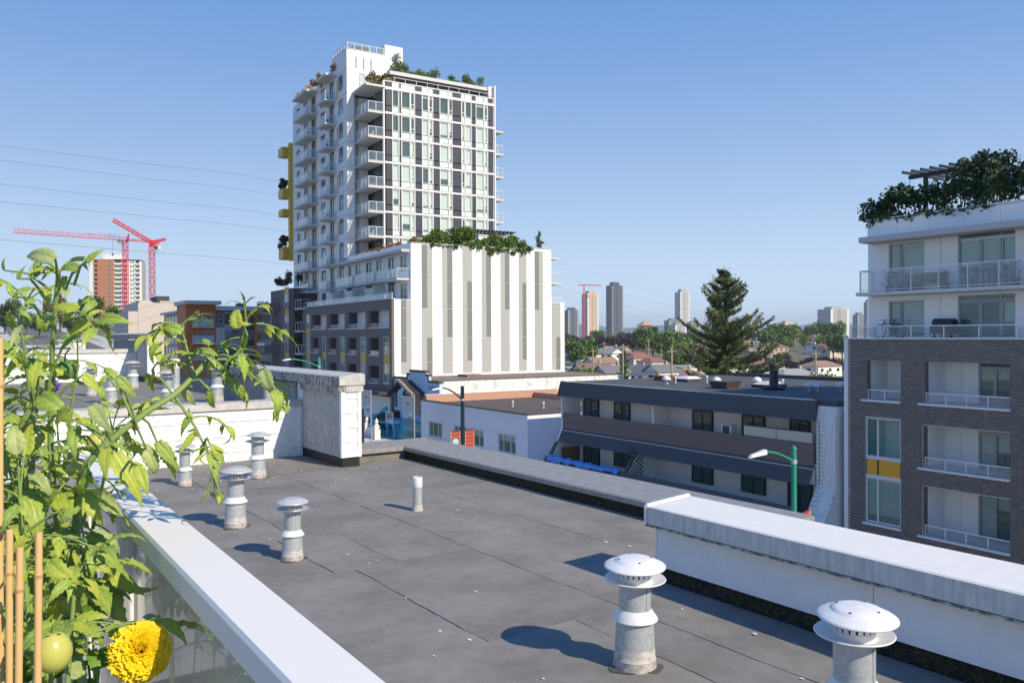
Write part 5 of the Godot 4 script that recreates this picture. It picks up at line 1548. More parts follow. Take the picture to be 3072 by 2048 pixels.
func street_things() -> void:
	rng.seed = 53
	M("emblem_blue", lin(0.4, 0.62, 0.72), 0.7); M("teal_cloth", lin(0.16, 0.3, 0.36), 0.8)
	# printed banner cloth
	picture("banner_red", 96, 160, func(u, v):
		if u < 0.05 or u > 0.95: return Color(0.7, 0.4, 0.1)
		var row := fposmod(v * 5.0, 1.0)
		var c := Color(0.26, 0.015, 0.06).lerp(Color(0.42, 0.03, 0.05), fposmod(floor(v * 5.0) * 0.6, 1.0))
		var arc := absf(Vector2((fposmod(u * 4.0, 1.0) - 0.5) * 0.9, row - 0.75).length() - 0.42)
		if arc < 0.07: return Color(0.5, 0.16, 0.06)
		if row > 0.86: return Color(0.36, 0.08, 0.08)
		if Vector2(fposmod(u * 4.0, 1.0) - 0.5, row - 0.55).length() < 0.13: return Color(0.62, 0.3, 0.08)
		return c)
	picture("banner_cafe", 96, 216, func(u, v):
		var n := 0.5 + 0.5 * sin(u * 61.0 + sin(v * 47.0) * 3.0) * sin(v * 73.0 + u * 21.0)
		var c := Color(0.42, 0.46, 0.45).lerp(Color(0.68, 0.7, 0.68), n)
		if v > 0.56: c = Color(0.5, 0.62, 0.63).lerp(Color(0.6, 0.7, 0.7), n)
		if v > 0.78: c = Color(0.62, 0.72, 0.72)
		var w := absf(u - 0.5)
		if v > 0.06 and v < 0.34 and w < 0.36 - absf(v - 0.16) * 0.9: c = Color(0.75, 0.6, 0.56).lerp(c, 0.4)
		if Vector2((u - 0.5) * 1.1, (v - 0.23) * 2.2).length() < 0.15: c = Color(0.72, 0.24, 0.24)
		if Vector2((u - 0.5) * 1.1, (v - 0.12) * 2.2).length() < 0.09: c = Color(0.74, 0.66, 0.5)
		if absf(v - 0.47) < 0.006: c = Color(0.8, 0.8, 0.8)
		if u > 0.55 and u < 0.86 and v > 0.62 and v < 0.78: c = Color(0.3, 0.31, 0.28)
		if Vector2(u - 0.72, (v - 0.6) * 2.2).length() < 0.16: c = Color(0.82, 0.82, 0.82)
		return c)
	var c1 := lamp("dark teal street lamp with two red patterned banners", 29.0, 51.15, 1.5, 9.35, 1.7, 0.13, "lamp_teal", 0.9)
	var dk := "banner_red"
	for s in 2:
		var bn := thing("street_banner", ["red patterned banner with a round pale blue emblem", "red patterned banner with scallop rows only"][s], "banner", STREET, 29.0, 4.9, 51.15, "banners on the dark teal lamp")
		var x0 := 28.05 if s == 0 else 29.2
		flat_panel(bn, "cloth", Vector3(x0, 6.25, -51.15), Vector3(0.75, 0.02, 0), Vector3(0, -1.32, 0), dk)
		box(bn, "rod", "steel_dark", x0 - 0.02, x0 + (0.93 if s == 0 else 0.8), 6.27, 6.3, 51.13, 51.17)
		if s == 0:
			for q in [[0.3, "lamp_teal", 0.012], [0.25, "emblem_blue", 0.017]]:
				var e := Bld.new()
				var pts := []
				for i in 28: pts.append(Vector3(28.42 + cos(TAU * i / 28.0) * q[0], 5.5 + sin(TAU * i / 28.0) * q[0], -51.15 + q[2]))
				for i in range(1, 27): e.tri(pts[0], pts[i + 1], pts[i])
				part(bn, "emblem", e, q[1])
	lamp("bright green street lamp in front of the mansard block", 24.0, 18.87, 0.5, 9.0, 1.55, 0.085, "lamp_green", 0.45)
	for s in 2:
		var bn := thing("street_banner", ["banner tip rising over the white parapet on the mansard side of the green lamp", "banner tip rising over the white parapet on the brick side of the green lamp"][s], "banner", STREET, 24.0, 5.4, 18.87, "banners on the green lamp")
		var x0 := 23.1 if s == 0 else 24.15
		flat_panel(bn, "cloth", Vector3(x0, [6.45, 6.62][s], -18.87), Vector3(0.75, 0.16, 0), Vector3(0, -1.3, 0), dk)
		box(bn, "rod", "steel_dark", x0 - 0.02, x0 + 0.8, 5.0, 5.03, 18.85, 18.89)
	lamp("green street lamp in front of the podium's yellow panels", 29.0, 80.3, 3.0, 10.75, 3.0, 0.14, "lamp_green", 0.8)
	lamp("dark street lamp beside the beige block wall", 24.0, 120.0, 4.6, 14.0, 2.5, 0.1, "steel_dark", 0.8)
	lamp("thin dark street lamp in front of the orange building", 27.0, 133.0, 5.0, 13.0, 1.5, 0.1, "steel_dark", 0.6)
	var ff := SystemFont.new(); ff.font_names = PackedStringArray(["Droid Serif"])
	for s in 2:
		var b: float = [62.9, 72.0][s]
		var bn := thing("cafe_banner", ["tall pale printed banner in front of the porch gable", "tall pale printed banner beside the siding clad pier"][s], "banner", STREET, 31.0, 1.5, b, "tall pale banners on poles")
		flat_panel(bn, "cloth", Vector3(31.0, [7.75, 7.82][s], -b - 2.35), Vector3(0, 0, 2.25), Vector3(0, -2.45, 0), "banner_cafe")
		if s == 0: box(bn, "lower_cloth", "teal_cloth", 30.985, 31.012, 5.3, 5.95, b + 0.11, b + 2.34)
		box(bn, "pole", "frame_grey", 30.95, 31.05, 1.5, 8.0, b - 0.02, b + 0.08)
		box(bn, "rod", "frame_white", 30.97, 31.03, [7.77, 7.84][s], [7.83, 7.9][s], b + 0.09, b + 2.4)
		var tm := TextMesh.new(); tm.text = "Sufi"; tm.font = ff; tm.font_size = 64; tm.pixel_size = 0.0095; tm.depth = 0.01
		put(bn, "lettering", tm, mats["apt_white"], Vector3(30.98, [6.75, 6.82][s], -b - 1.25), Vector3(0, -PI / 2, 0))
	# overhead wires far behind the tower
	var wires := [
		[[-74.8, 39.34, -110.0], [-72.8, 40.29, -118.0], [-62.8, 42.41, -140.0], [-45.9, 43.82, -165.0], [-23.7, 42.92, -210.0], [15.9, 37.68, -280.0], [74.9, 30.28, -380.0], [124.5, 24.09, -460.0], [243.9, 15.33, -640.0]],
		[[-74.8, 37.43, -110.0], [-72.8, 38.25, -118.0], [-62.9, 39.91, -140.0], [-45.9, 40.96, -165.0], [-23.7, 39.61, -210.0], [15.9, 33.41, -280.0], [63.2, 27.92, -370.0], [129.7, 21.11, -470.0], [243.9, 13.64, -640.0]],
		[[-71.4, 33.29, -105.0], [-69.8, 33.92, -113.0], [-60.6, 35.41, -135.0], [-44.6, 36.33, -160.0], [-23.2, 35.21, -205.0], [16.0, 29.00, -275.0], [70.9, 20.80, -375.0], [129.6, 16.90, -470.0]],
		[[-71.4, 30.98, -105.0], [-69.8, 31.54, -113.0], [-60.7, 32.79, -135.0], [-44.6, 33.39, -160.0], [-23.2, 32.30, -205.0], [16.0, 25.96, -275.0], [63.1, 18.97, -370.0]],
		[[-68.1, 25.39, -100.0], [-66.7, 25.79, -108.0], [-58.5, 26.45, -130.0], [-43.2, 26.65, -155.0], [-22.7, 25.73, -200.0], [16.2, 22.03, -270.0]]
	]
	var wl := ["topmost thin overhead wire crossing the sky behind the tower", "second thin overhead wire below the topmost one", "thin overhead wire ending low over the valley houses", "fourth thin overhead wire passing the cranes", "lowest thin overhead wire passing the brick and white apartment tower"]
	for i in 5:
		var p: Array = wires[i]
		var t := thing("overhead_wire", wl[i], "wire", 0.0, 0.0, 0.0, 0.0, "overhead wires across the sky")
		var cv := Curve3D.new()
		for j in p.size():
			var v := Vector3(p[j][0], p[j][1], p[j][2])
			var d := Vector3.ZERO
			if j > 0 and j < p.size() - 1: d = (Vector3(p[j + 1][0], p[j + 1][1], p[j + 1][2]) - Vector3(p[j - 1][0], p[j - 1][1], p[j - 1][2])) / 6.0
			cv.add_point(v, -d, d)
		var pts := []
		for j in 70: pts.append(cv.sample_baked(cv.get_baked_length() * j / 69.0, true))
		var k := Bld.new(); k.tube(pts, [0.022], 5, false); part(t, "strand", k, "wire")

func far_left() -> void:
	rng.seed = 59
	var t := thing("orange_apartments", "modern apartment block with orange panels and frosted balconies", "building", TOWER, 34.0, 5.0, 155.0)
	box(t, "interior", "room", 31.8, 43.0, 5.0, 17.6, 152.6, 165.0)
	var wins := [[32.28, 33.03, 0.25, 2.1], [33.35, 34.5, 0.25, 2.1], [34.75, 35.3, 0.25, 2.1], [39.1, 39.9, 0.25, 2.1], [40.2, 41.3, 0.25, 2.1], [42.0, 42.6, 0.25, 2.1]]
	for k in 4:
		var F := 14.95 - k * 2.85
		var hs := []
		for w in wins: hs.append([w[0], w[1], F + w[2], F + w[3]])
		for c in [[31.66, 33.2, ["grey_panel", "pale_panel", "mid_panel", "grey_panel"]], [33.2, 36.15, ["mid_panel", "mid_panel", "pale_panel", "mid_panel"]], [38.92, 41.6, ["pale_panel", "mid_panel", "mid_panel", "mid_panel"]], [41.6, 43.2, ["mid_panel", "pale_panel", "mid_panel", "pale_panel"]]]:
			var bl := Bld.new(); holed_wall(bl, false, 152.0, 152.3, c[0] + 0.01, c[1] - 0.01, F - 0.35, F + 2.49, hs); part(t, "wall_panel", bl, c[2][k])
		for w in wins: window(t, false, 152.1, 1.0, w[0], w[1], F + w[2], F + w[3], "frame_white", 0.0, [0.0, 0.5, 1.0][rng.randi() % 3], "blind", 0.5)
	box(t, "orange_frame", "orange_panel", 36.17, 36.7, 4.0, 17.55, 151.4, 152.6)
	box(t, "orange_frame", "orange_panel", 38.4, 38.91, 4.0, 17.55, 151.4, 152.6)
	box(t, "orange_frame", "orange_panel", 36.71, 38.39, 16.6, 17.55, 151.4, 152.6)
	for k in 4: window(t, false, 152.2, 1.0, 36.72, 38.38, 5.2 + k * 2.85, 7.9 + k * 2.85, "frame_dark", 0.5, 0.0)
	box(t, "roof_fascia", "slab_edge", 31.6, 43.4, 17.6, 18.4, 150.9, 166.0)
	box(t, "roof_unit", "charcoal", 36.5, 38.0, 18.41, 19.1, 156.0, 158.0)
	box(t, "orange_tower", "orange_panel", 26.6, 31.6, 4.0, 18.6, 151.5, 160.0)
	box(t, "tower_fascia", "slab_edge", 26.2, 32.3, 18.61, 19.25, 149.9, 160.5)
	for k in 3:
		var F := 14.8 - k * 2.85
		window(t, false, 151.42, -1.0, 28.4, 29.3, F + 0.1, F + 2.1, "frame_white", 0.0, 0.0)
		window(t, false, 151.42, -1.0, 29.5, 30.9, F + 0.1, F + 2.1, "frame_white", 0.4, 0.0)
		var s := box(t, "balcony", "slab", 27.6, 31.0, F - 0.2, F, 149.7, 151.49)
		for i in 3: box(s, "pane", "frosted_guard", 27.65 + i * 1.12, 28.72 + i * 1.12, F + 0.05, F + 1.25, 149.75, 149.78)
		box(s, "pane", "frosted_guard", 27.62, 27.65, F + 0.05, F + 1.25, 149.8, 151.4)
	# shaded wing along the street
	box(t, "side_wing", "mid_panel", 26.9, 31.5, 4.0, 17.3, 160.1, 176.0)
	box(t, "wing_fascia", "slab_edge", 26.3, 32.0, 17.31, 17.75, 159.0, 177.0)
	for k in 4:
		for i in 4: window(t, true, 26.86, -1.0, 161.0 + i * 3.6, 163.4 + i * 3.6, 6.1 + k * 2.85, 8.2 + k * 2.85, "frame_white", 0.5, 0.0)
		box(t, "wing_panel", "orange_panel", 26.82, 26.89, 5.8 + k * 2.85, 8.5 + k * 2.85, 174.0, 175.8)
	# railings and shop awning at street level
	var rl := thing("street_railing", "black upright railing below the orange building", "railing", STREET, 26.0, 5.0, 120.0)
	var rb := Bld.new()
	for i in 30: rb.ab(25.0 + i * 0.25, 25.08 + i * 0.25, 5.2, 9.2, 126.0, 126.06)
	rb.ab(25.0, 32.5, 9.2, 9.3, 126.0, 126.06)
	part(rl, "bars", rb, "steel_dark")
	# beige block building
	var g := thing("beige_block_building", "windowless beige block building behind the orange apartments", "building", TOWER, 28.0, 6.0, 195.0)
	box(g, "wall", "beige_block", 23.9, 36.0, 6.0, 20.3, 190.0, 215.0)
	box(g, "low_wall", "beige_block", 22.0, 23.88, 6.0, 18.45, 190.1, 215.0)
	box(g, "roof_house", "charcoal", 27.7, 30.2, 20.31, 21.75, 190.6, 200.0)
	box(g, "raised_wall", "beige_block", 28.2, 30.1, 20.3, 20.7, 189.95, 190.4)
	for a in [25.6, 32.4]:
		var k := Bld.new()
		var pts := []
		for i in 13: pts.append(Vector3(a - 1.4 + 2.8 * i / 12.0, 20.3 + sin(PI * i / 12.0) * 0.55, -190.2))
		for i in 12: k.quad(pts[i], pts[i + 1], pts[i + 1] + Vector3(0, 0, -6), pts[i] + Vector3(0, 0, -6))
		for i in 12: k.quad(Vector3(pts[i].x, 20.3, -190.2), Vector3(pts[i + 1].x, 20.3, -190.2), pts[i + 1], pts[i])
		part(g, "curved_gable", k, "beige_block")
	box(g, "roof_edge", "charcoal", 23.85, 36.0, 20.3, 20.4, 190.5, 215.0)
	# dark low shops up the street
	for q in [[19.0, 175.0, 8.5, "charcoal", "low dark shop beside the beige block building"], [14.0, 230.0, 12.0, "apt_white", "white low building up the street behind the tomato plants"], [6.0, 150.0, 11.4, "pale_panel", "pale terrace house up the slope behind the tomato plants"]]:
		var s := thing("street_building", q[3 + 1], "building", TOWER, q[0], q[2] - 8.0, q[1])
		box(s, "wall", q[3], q[0] - 3.0, q[0] + 2.9, q[2] - 10.0, q[2], q[1], q[1] + 12.0)
		box(s, "roof", "slab_edge", q[0] - 3.3, q[0] + 3.2, q[2] + 0.01, q[2] + 0.3, q[1] - 0.4, q[1] + 12.4)
		for i in 3: window(s, false, q[1] - 0.05, -1.0, q[0] - 2.5 + i * 1.8, q[0] - 1.3 + i * 1.8, q[2] - 2.5, q[2] - 1.0, "frame_white", 0.5, 0.0)
	# brick and white apartment tower
	var ap := world_thing("apartment_tower", "tall apartment tower, half orange brick and half white balconies", "tower", -245.4, -510.0, 14.0, "", 24.0)
	var H := 37.0
	var bh := []
	var wh := []
	for k in 13:
		var F := 0.6 + k * 2.77
		bh.append([-10.9, -9.2, F + 0.9, F + 2.4]); bh.append([-3.6, -2.0, F + 0.7, F + 2.2])
		for q in [[0.3, 4.4], [5.0, 7.6], [12.4, 14.6]]: wh.append([q[0], q[1], F + 0.95, F + 2.5])
		for i in 2: wh.append([9.2 + i * 1.4, 10.1 + i * 1.4, F + 0.8, F + 2.2])
	var ab := Bld.new(); holed_wall(ab, false, -0.4, 0.0, -11.0, -0.01, 0.0, H, bh); part(ap, "brick_wall", ab, "apt_brick")
	ab = Bld.new(); holed_wall(ab, false, 0.3, 0.6, 0.0, 15.8, 0.0, H - 0.8, wh); part(ap, "white_wall", ab, "apt_white")
	box(ap, "inner_wall", "apt_brick", -11.0, -0.01, 0.0, H, 1.4, 14.0)
	box(ap, "inner_wall", "mid_panel", 0.0, 15.8, 0.0, H - 0.81, 2.2, 14.0)
	box(ap, "side_wall", "apt_white", -14.0, -11.02, 0.0, H, 0.6, 14.0)
	box(ap, "end_wall", "apt_white", 15.5, 15.8, 0.0, H - 0.81, 0.61, 2.19)
	box(ap, "roof_slab", "apt_white", -11.0, 15.8, H, H + 0.3, -0.4, 14.0)
	box(ap, "roof_house", "apt_white", -6.5, 4.5, H + 0.3, H + 3.2, 3.0, 10.0)
	for k in 13:
		var F := 0.6 + k * 2.77
		box(ap, "floor_slab", "apt_white", -11.0, 15.5, F - 0.25, F, 0.61, 1.39)
		window(ap, false, -0.2, 1.0, -3.6, -2.0, F + 0.7, F + 2.2, "apt_white", 0.5, 0.0)
		for q in [[0.3, 4.4], [5.0, 7.6], [12.4, 14.6]]:
			box(ap, "balcony_front", "apt_white", q[0] - 0.1, q[1] + 0.1, F - 0.1, F + 0.9, -0.6, 0.29)
			box(ap, "balcony_window", "window_glass", q[0] + 0.4, q[1] - 0.3, F + 0.2, F + 2.2, 2.14, 2.18)
		for i in 2: window(ap, false, 0.4, 1.0, 9.2 + i * 1.4, 10.1 + i * 1.4, F + 0.8, F + 2.2, "apt_white", 0.0, 0.0)
	for i in 9: box(ap, "antenna_panel", "apt_white", -7.2 + i * 1.45, -6.9 + i * 1.45, H + 1.6, H + 4.6 + (i % 3) * 0.4, 2.6, 2.9)
	cranes()

func lattice(k: Bld, p: Vector3, q: Vector3, w: float, h: float, n: int, up: Vector3, r := 0.1, tri := false) -> void:
	var d := (q - p).normalized()
	var sd := d.cross(up).normalized() * w / 2
	var u := sd.cross(d).normalized() * h
	var corner := [-sd, sd, sd + u, -sd + u] if not tri else [-sd, sd, u]
	for c in corner: k.bar(p + c, q + c, r * 1.6, r * 1.6)
	for i in n:
		var a := p.lerp(q, i / float(n))
		var b := p.lerp(q, (i + 1) / float(n))
		for j in corner.size():
			var c0: Vector3 = corner[j]
			var c1: Vector3 = corner[(j + 1) % corner.size()]
			k.bar(a + (c0 if i % 2 else c1), b + (c1 if i % 2 else c0), r, r)
			k.bar(a + c0, a + c1, r, r)

func cranes() -> void:
	var c := thing("tower_crane", "red tower crane with a long level jib over the apartment tower", "crane", 0.0, -177.1, 18.0, 380.0)
	var k := Bld.new(); lattice(k, Vector3(-177.1, 18.0, -380), Vector3(-177.1, 56.5, -380), 1.9, 1.9, 19, Vector3.BACK, 0.13); part(c, "mast", k, "crane_red")
	k = Bld.new(); lattice(k, Vector3(-176.2, 57.3, -381), Vector3(-211.8, 57.6, -351.6), 1.5, 1.7, 22, Vector3.UP, 0.1, true); part(c, "jib", k, "crane_red")
	k = Bld.new(); lattice(k, Vector3(-176.2, 57.2, -381), Vector3(-165.5, 57.4, -389.5), 1.6, 0.8, 6, Vector3.UP, 0.11); part(c, "counter_jib", k, "crane_red")
	k = Bld.new(); k.bar(Vector3(-177.1, 56.5, -380.9), Vector3(-176.2, 60.2, -380.9), 0.4, 0.4); k.bar(Vector3(-177.9, 56.5, -380.9), Vector3(-176.2, 60.2, -380.9), 0.4, 0.4); k.bar(Vector3(-176.2, 60.2, -381), Vector3(-166.0, 57.8, -389.0), 0.12, 0.12); k.bar(Vector3(-176.2, 60.2, -381), Vector3(-190.0, 59.3, -369.6), 0.12, 0.12); part(c, "tower_head", k, "crane_red")
	box(c, "cab", "apt_white", -180.4, -178.2, 55.6, 57.4, 378.4, 380.0)
	box(c, "counterweight", "mid_panel", -167.5, -165.6, 55.5, 57.1, 387.8, 389.4)
	k = Bld.new(); k.bar(Vector3(-181.6, 57.2, -376.5), Vector3(-181.6, 51.0, -376.5), 0.08, 0.08); k.bx(Vector3(-181.9, 50.2, -376.8), Vector3(-181.3, 51.0, -376.2)); part(c, "hook_block", k, "steel_dark")
	var d := thing("tower_crane", "red luffing crane with its jib raised", "crane", 0.0, -165.7, 18.0, 381.0)
	k = Bld.new(); lattice(k, Vector3(-165.7, 18.0, -382), Vector3(-165.7, 55.0, -382), 2.0, 2.0, 18, Vector3.BACK, 0.13); part(d, "mast", k, "crane_red")
	k = Bld.new(); lattice(k, Vector3(-166.4, 56.0, -382), Vector3(-178.6, 64.9, -370), 1.3, 1.3, 16, Vector3.UP, 0.13); part(d, "jib", k, "crane_red")
	k = Bld.new(); k.bar(Vector3(-167.5, 56.6, -382), Vector3(-160.6, 58.3, -384), 1.6, 1.1); part(d, "counter_jib", k, "crane_red")
	k = Bld.new(); k.bx(Vector3(-167.0, 54.6, -383.2), Vector3(-164.4, 57.2, -380.9)); part(d, "slewing_unit", k, "crane_red")
	box(d, "cab", "apt_white", -164.3, -161.9, 52.9, 55.0, 380.0, 382.0)
	box(d, "cab_window", "charcoal", -164.2, -162.6, 53.2, 54.8, 379.94, 379.99)

# a far tower: body, floor bands as one mesh, roof room
func high_rise(label: String, x0: float, x1: float, top: float, d: float, turn: float, body: String, band: String, crown: int, group := "high-rise towers on the skyline") -> void:
	# x0, x1: metres across at its distance d, top: height
	var w := absf(x1 - x0)
	var t := world_thing("high_rise", label, "tower", (x0 + x1) / 2, -d, turn, group, -28.0)
	var h := top + 28.0
	var c := w / (cos(deg_to_rad(turn)) + 0.7 * absf(sin(deg_to_rad(turn))))
	var dp := c * 0.7
	box(t, "tower_body", body, -c / 2, c / 2, 0.0, h * 0.955, -dp / 2, dp / 2)
	var k := Bld.new()
	var n := int(h / 3.1)
	for i in n:
		var y := 3.0 + i * 3.1
		if y > h * 0.95: break
		k.ab(-c / 2 - 0.5, c / 2 + 0.5, y, y + 0.75, -dp / 2 - 0.5, dp / 2 + 0.5)
	part(t, "floor_bands", k, band)
	box(t, "roof_room", body, -c * 0.28, c * 0.28, h * 0.956, h, -dp * 0.3, dp * 0.3)
	for s in 3:
		var a := lerpf(-c / 2, c / 2, [0.0, 0.42, 0.86][s])
		box(t, "pier", body if s % 2 else band, a, a + c * 0.13, 0.0, h * 0.954, -dp / 2 - 0.6, -dp / 2 - 0.51)
	if crown == 1:
		k = Bld.new()
		var r := c * 0.6
		for i in 4:
			var p := [Vector3(-r, h * 0.96, -r), Vector3(r, h * 0.96, -r), Vector3(r, h * 0.96, r), Vector3(-r, h * 0.96, r)]
			k.tri(p[i], p[(i + 1) % 4], Vector3(0, h * 0.96 + c * 0.42, 0))
		part(t, "pyramid_roof", k, "salmon")

func far_city() -> void:
	rng.seed = 61
	M("tower_slate", lin(0.07, 0.085, 0.11), 0.35); M("tower_steel", lin(0.18, 0.2, 0.22), 0.4); M("tower_glass", lin(0.4, 0.42, 0.42), 0.4); M("tower_concrete", lin(0.5, 0.36, 0.24), 0.7); M("tower_rose", lin(0.55, 0.42, 0.34), 0.7); M("tower_white", lin(0.7, 0.7, 0.68), 0.6); M("tower_grey", lin(0.32, 0.33, 0.34), 0.5)
	var px := func(x, d): return (x - 1176.0) / 1900.0 * d
	var py := func(y, d): return 13.0 + (769.0 - y) / 1900.0 * d
	for q in [
		["dull blue tower block behind the striped wall's corner", 1296, 1329, 706, 1400, 25, "tower_slate", "tower_grey", 0],
		["tan concrete tower under construction with a crane", 1337, 1375, 668, 1500, 30, "tower_concrete", "tower_white", 0],
		["slender dark blue tower, tallest on the skyline", 1393, 1431, 648, 1500, 28, "tower_slate", "tower_steel", 0],
		["small tower with an orange pyramid roof", 1466, 1498, 744, 1300, 20, "tower_rose", "tower_white", 1],
		["tall pale glass tower above the low white blocks", 1551, 1584, 665, 1700, 28, "tower_glass", "tower_white", 0],
		["low grey block beside the tall pale glass tower", 1527, 1562, 732, 1500, 20, "tower_steel", "tower_grey", 0],
		["squat white block in front of the tall pale glass tower", 1538, 1576, 743, 1200, 25, "tower_grey", "tower_white", 0],
		["blue grey block between the glass tower and the conifer", 1577, 1608, 738, 1500, 20, "tower_steel", "tower_glass", 0],
		["tower half hidden behind the conifer's top", 1637, 1659, 711, 1800, 20, "tower_steel", "tower_white", 0],
		["white tower behind the conifer's branches", 1713, 1745, 738, 1400, 20, "tower_grey", "tower_white", 0],
		["cream tower with a rose roof beyond the valley trees", 1789, 1825, 739, 1300, 26, "tower_rose", "tower_white", 0],
		["grey tower adjoining the cream tower with a rose roof", 1762, 1791, 746, 1500, 20, "tower_steel", "tower_grey", 0],
		["broad white tower with dark roof rooms near the brick building", 1881, 1948, 707, 1250, 24, "tower_grey", "tower_white", 0],
		["grey blue tower beside the brick building's edge", 1961, 1986, 720, 1500, 20, "tower_steel", "tower_glass", 0],
		["tall pale tower just behind the brick building's edge", 1986, 2004, 690, 1400, 20, "tower_grey", "tower_glass", 0],
		["faint thin tower on the far ridge", 1824, 1833, 741, 3000, 10, "tower_grey", "tower_white", 0],
		["fainter short tower on the far ridge", 1857, 1865, 751, 3000, 10, "tower_grey", "tower_white", 0],
		["faint tower behind the grey tower on the ridge", 1765, 1773, 744, 2800, 10, "tower_grey", "tower_white", 0]]:
		high_rise(q[0], px.call(q[1], q[4]), px.call(q[2], q[4]), py.call(q[3], q[4]), q[4], q[5], q[6], q[7], q[8])
	var fc := thing("tower_crane", "far red crane above the tan tower under construction", "crane", 0.0, px.call(1342, 1470), 20.0, 1470.0)
	var fx: float = px.call(1342, 1470)
	var k := Bld.new(); k.bar(Vector3(fx, 0, -1470), Vector3(fx, py.call(654, 1470), -1470), 2.0, 2.0); part(fc, "mast", k, "crane_red")
	k = Bld.new(); k.bar(Vector3(fx - 10, py.call(654, 1470), -1470), Vector3(fx + 30, py.call(655, 1470), -1470), 1.6, 1.6); part(fc, "jib", k, "crane_red")
	# valley houses
	var roofs := {"red": lin(0.26, 0.12, 0.1), "grey": lin(0.16, 0.16, 0.17), "brown": lin(0.2, 0.13, 0.1), "pale grey": lin(0.3, 0.31, 0.32), "rust": lin(0.3, 0.19, 0.15)}
	for r in roofs: M("roof_" + r, roofs[r], 0.9)
	for w in {"white": 0, "cream": 0, "tan": 0}: M("wall_" + w, {"white": lin(0.74, 0.74, 0.74), "cream": lin(0.62, 0.57, 0.48), "tan": lin(0.42, 0.34, 0.28)}[w], 0.8)
	var list := [[1319, 212, 13, "brown", 0, "cream", 4], [1350, 262, 13, "red", 1, "white", 4], [1330, 292, 15, "pale grey", 0, "white", 4], [1405, 232, 9, "grey", 2, "white", 6], [1378, 226, 9, "grey", 2, "cream", 4], [1464, 270, 11, "rust", 1, "white", 4], [1465, 350, 12, "red", 1, "cream", 4], [1487, 248, 13, "grey", 2, "white", 5], [1518, 236, 8, "grey", 2, "white", 6], [1463, 200, 15, "pale grey", 0, "white", 4], [1497, 184, 14, "grey", 2, "white", 4], [1485, 158, 14, "grey", 1, "white", 4], [1535, 262, 11, "brown", 0, "cream", 4], [1566, 250, 12, "brown", 1, "white", 4], [1540, 205, 11, "pale grey", 0, "tan", 4], [1507, 330, 12, "red", 1, "white", 4], [1577, 300, 17, "pale grey", 0, "white", 4], [1765, 220, 12, "grey", 1, "white", 4], [1849, 215, 12, "grey", 2, "tan", 4], [1797, 178, 10, "grey", 2, "white", 4], [1741, 300, 12, "red", 1, "white", 4], [1820, 250, 13, "pale grey", 1, "cream", 4], [1885, 300, 13, "rust", 1, "white", 4], [1420, 420, 14, "grey", 1, "white", 4], [1560, 420, 14, "pale grey", 2, "white", 5], [1610, 380, 14, "grey", 2, "cream", 4]]
	for i in 26:
		var d := rng.randf_range(250.0, 520.0)
		list.append([rng.randf_range(1300.0, 1935.0), d, rng.randf_range(10, 14), roofs.keys()[rng.randi() % 5], rng.randi() % 3, ["white", "cream", "tan"][rng.randi() % 3], rng.randf_range(3.5, 5.5)])
	for q in list:
		house(px.call(q[0], q[1]), -q[1], q[2], q[3], q[4], q[5], q[6])
	# utility poles between the houses
	for q in [[1431, 205, 790], [1362, 230, 800], [1388, 300, 785], [1543, 165, 800], [1490, 330, 780], [1770, 180, 815], [1874, 190, 808], [1602, 260, 790]]:
		var x: float = px.call(q[0], q[1])
		var t := world_thing("utility_pole", "wooden utility pole with a cross arm among the valley houses", "pole", x, -q[1], 20.0, "utility poles in the valley")
		var h: float = py.call(q[2], q[1]) - land(x, -q[1])
		box(t, "post", "driftwood", -0.14, 0.14, 0.0, h, -0.14, 0.14)
		box(t, "cross_arm", "driftwood", -1.1, 1.1, h - 0.7, h - 0.55, -0.22, -0.15)

func house(x: float, z: float, w: float, roof: String, kind: int, wall: String, h: float) -> void:
	var t := world_thing("house", "%s house with a %s %s roof in the valley" % [wall, roof, ["low shed", "hipped", "gabled"][kind]], "house", x, z, rng.randf_range(20.0, 38.0) + (90.0 if kind == 2 and rng.randf() < 0.5 else 0.0), "houses in the valley")
	var dp := w * rng.randf_range(0.6, 0.8)
	box(t, "wall", "wall_" + wall, -w / 2, w / 2, -3.0, h, -dp / 2, dp / 2)
	var k := Bld.new()
	var e := 0.5
	var rise: float = [0.7, 1.9, 2.2][kind]
	var p := [Vector3(-w / 2 - e, h, -dp / 2 - e), Vector3(w / 2 + e, h, -dp / 2 - e), Vector3(w / 2 + e, h, dp / 2 + e), Vector3(-w / 2 - e, h, dp / 2 + e)]
	var ins := 0.3 if kind == 1 else 0.0
	var r0 := Vector3(-w / 2 - e + w * ins, h + rise, 0)
	var r1 := Vector3(w / 2 + e - w * ins, h + rise, 0)
	k.quad(p[0], p[1], r1, r0); k.quad(p[2], p[3], r0, r1)
	k.quad(p[0], p[3], p[2], p[1])
	if kind == 1: k.tri(p[1], p[2], r1); k.tri(p[3], p[0], r0)
	part(t, "roof", k, "roof_" + roof)
	if kind != 1:
		k = Bld.new()
		for s in [-1.0, 1.0]: k.tri(Vector3(s * w / 2, h, -dp / 2), Vector3(s * w / 2, h, dp / 2), Vector3(s * w / 2, h + rise * 0.92, 0))
		part(t, "gable_wall", k, "wall_" + wall)
	for i in 3:
		var a := -w / 2 + w * (i + 0.5) / 3.0
		for s in [-1.0, 1.0]:
			box(t, "window", "room", a - 0.7, a + 0.7, h - 1.9, h - 0.8, s * (dp / 2 + 0.02), s * (dp / 2 + 0.05))
	for s in [-1.0, 1.0]: box(t, "window", "room", s * (w / 2 + 0.02), s * (w / 2 + 0.05), h - 1.9, h - 0.8, -1.0, 0.8)
	if rng.randf() < 0.5: box(t, "chimney", "wall_tan", w * 0.2, w * 0.2 + 0.7, h, h + rise + 0.8, -0.4, 0.4)

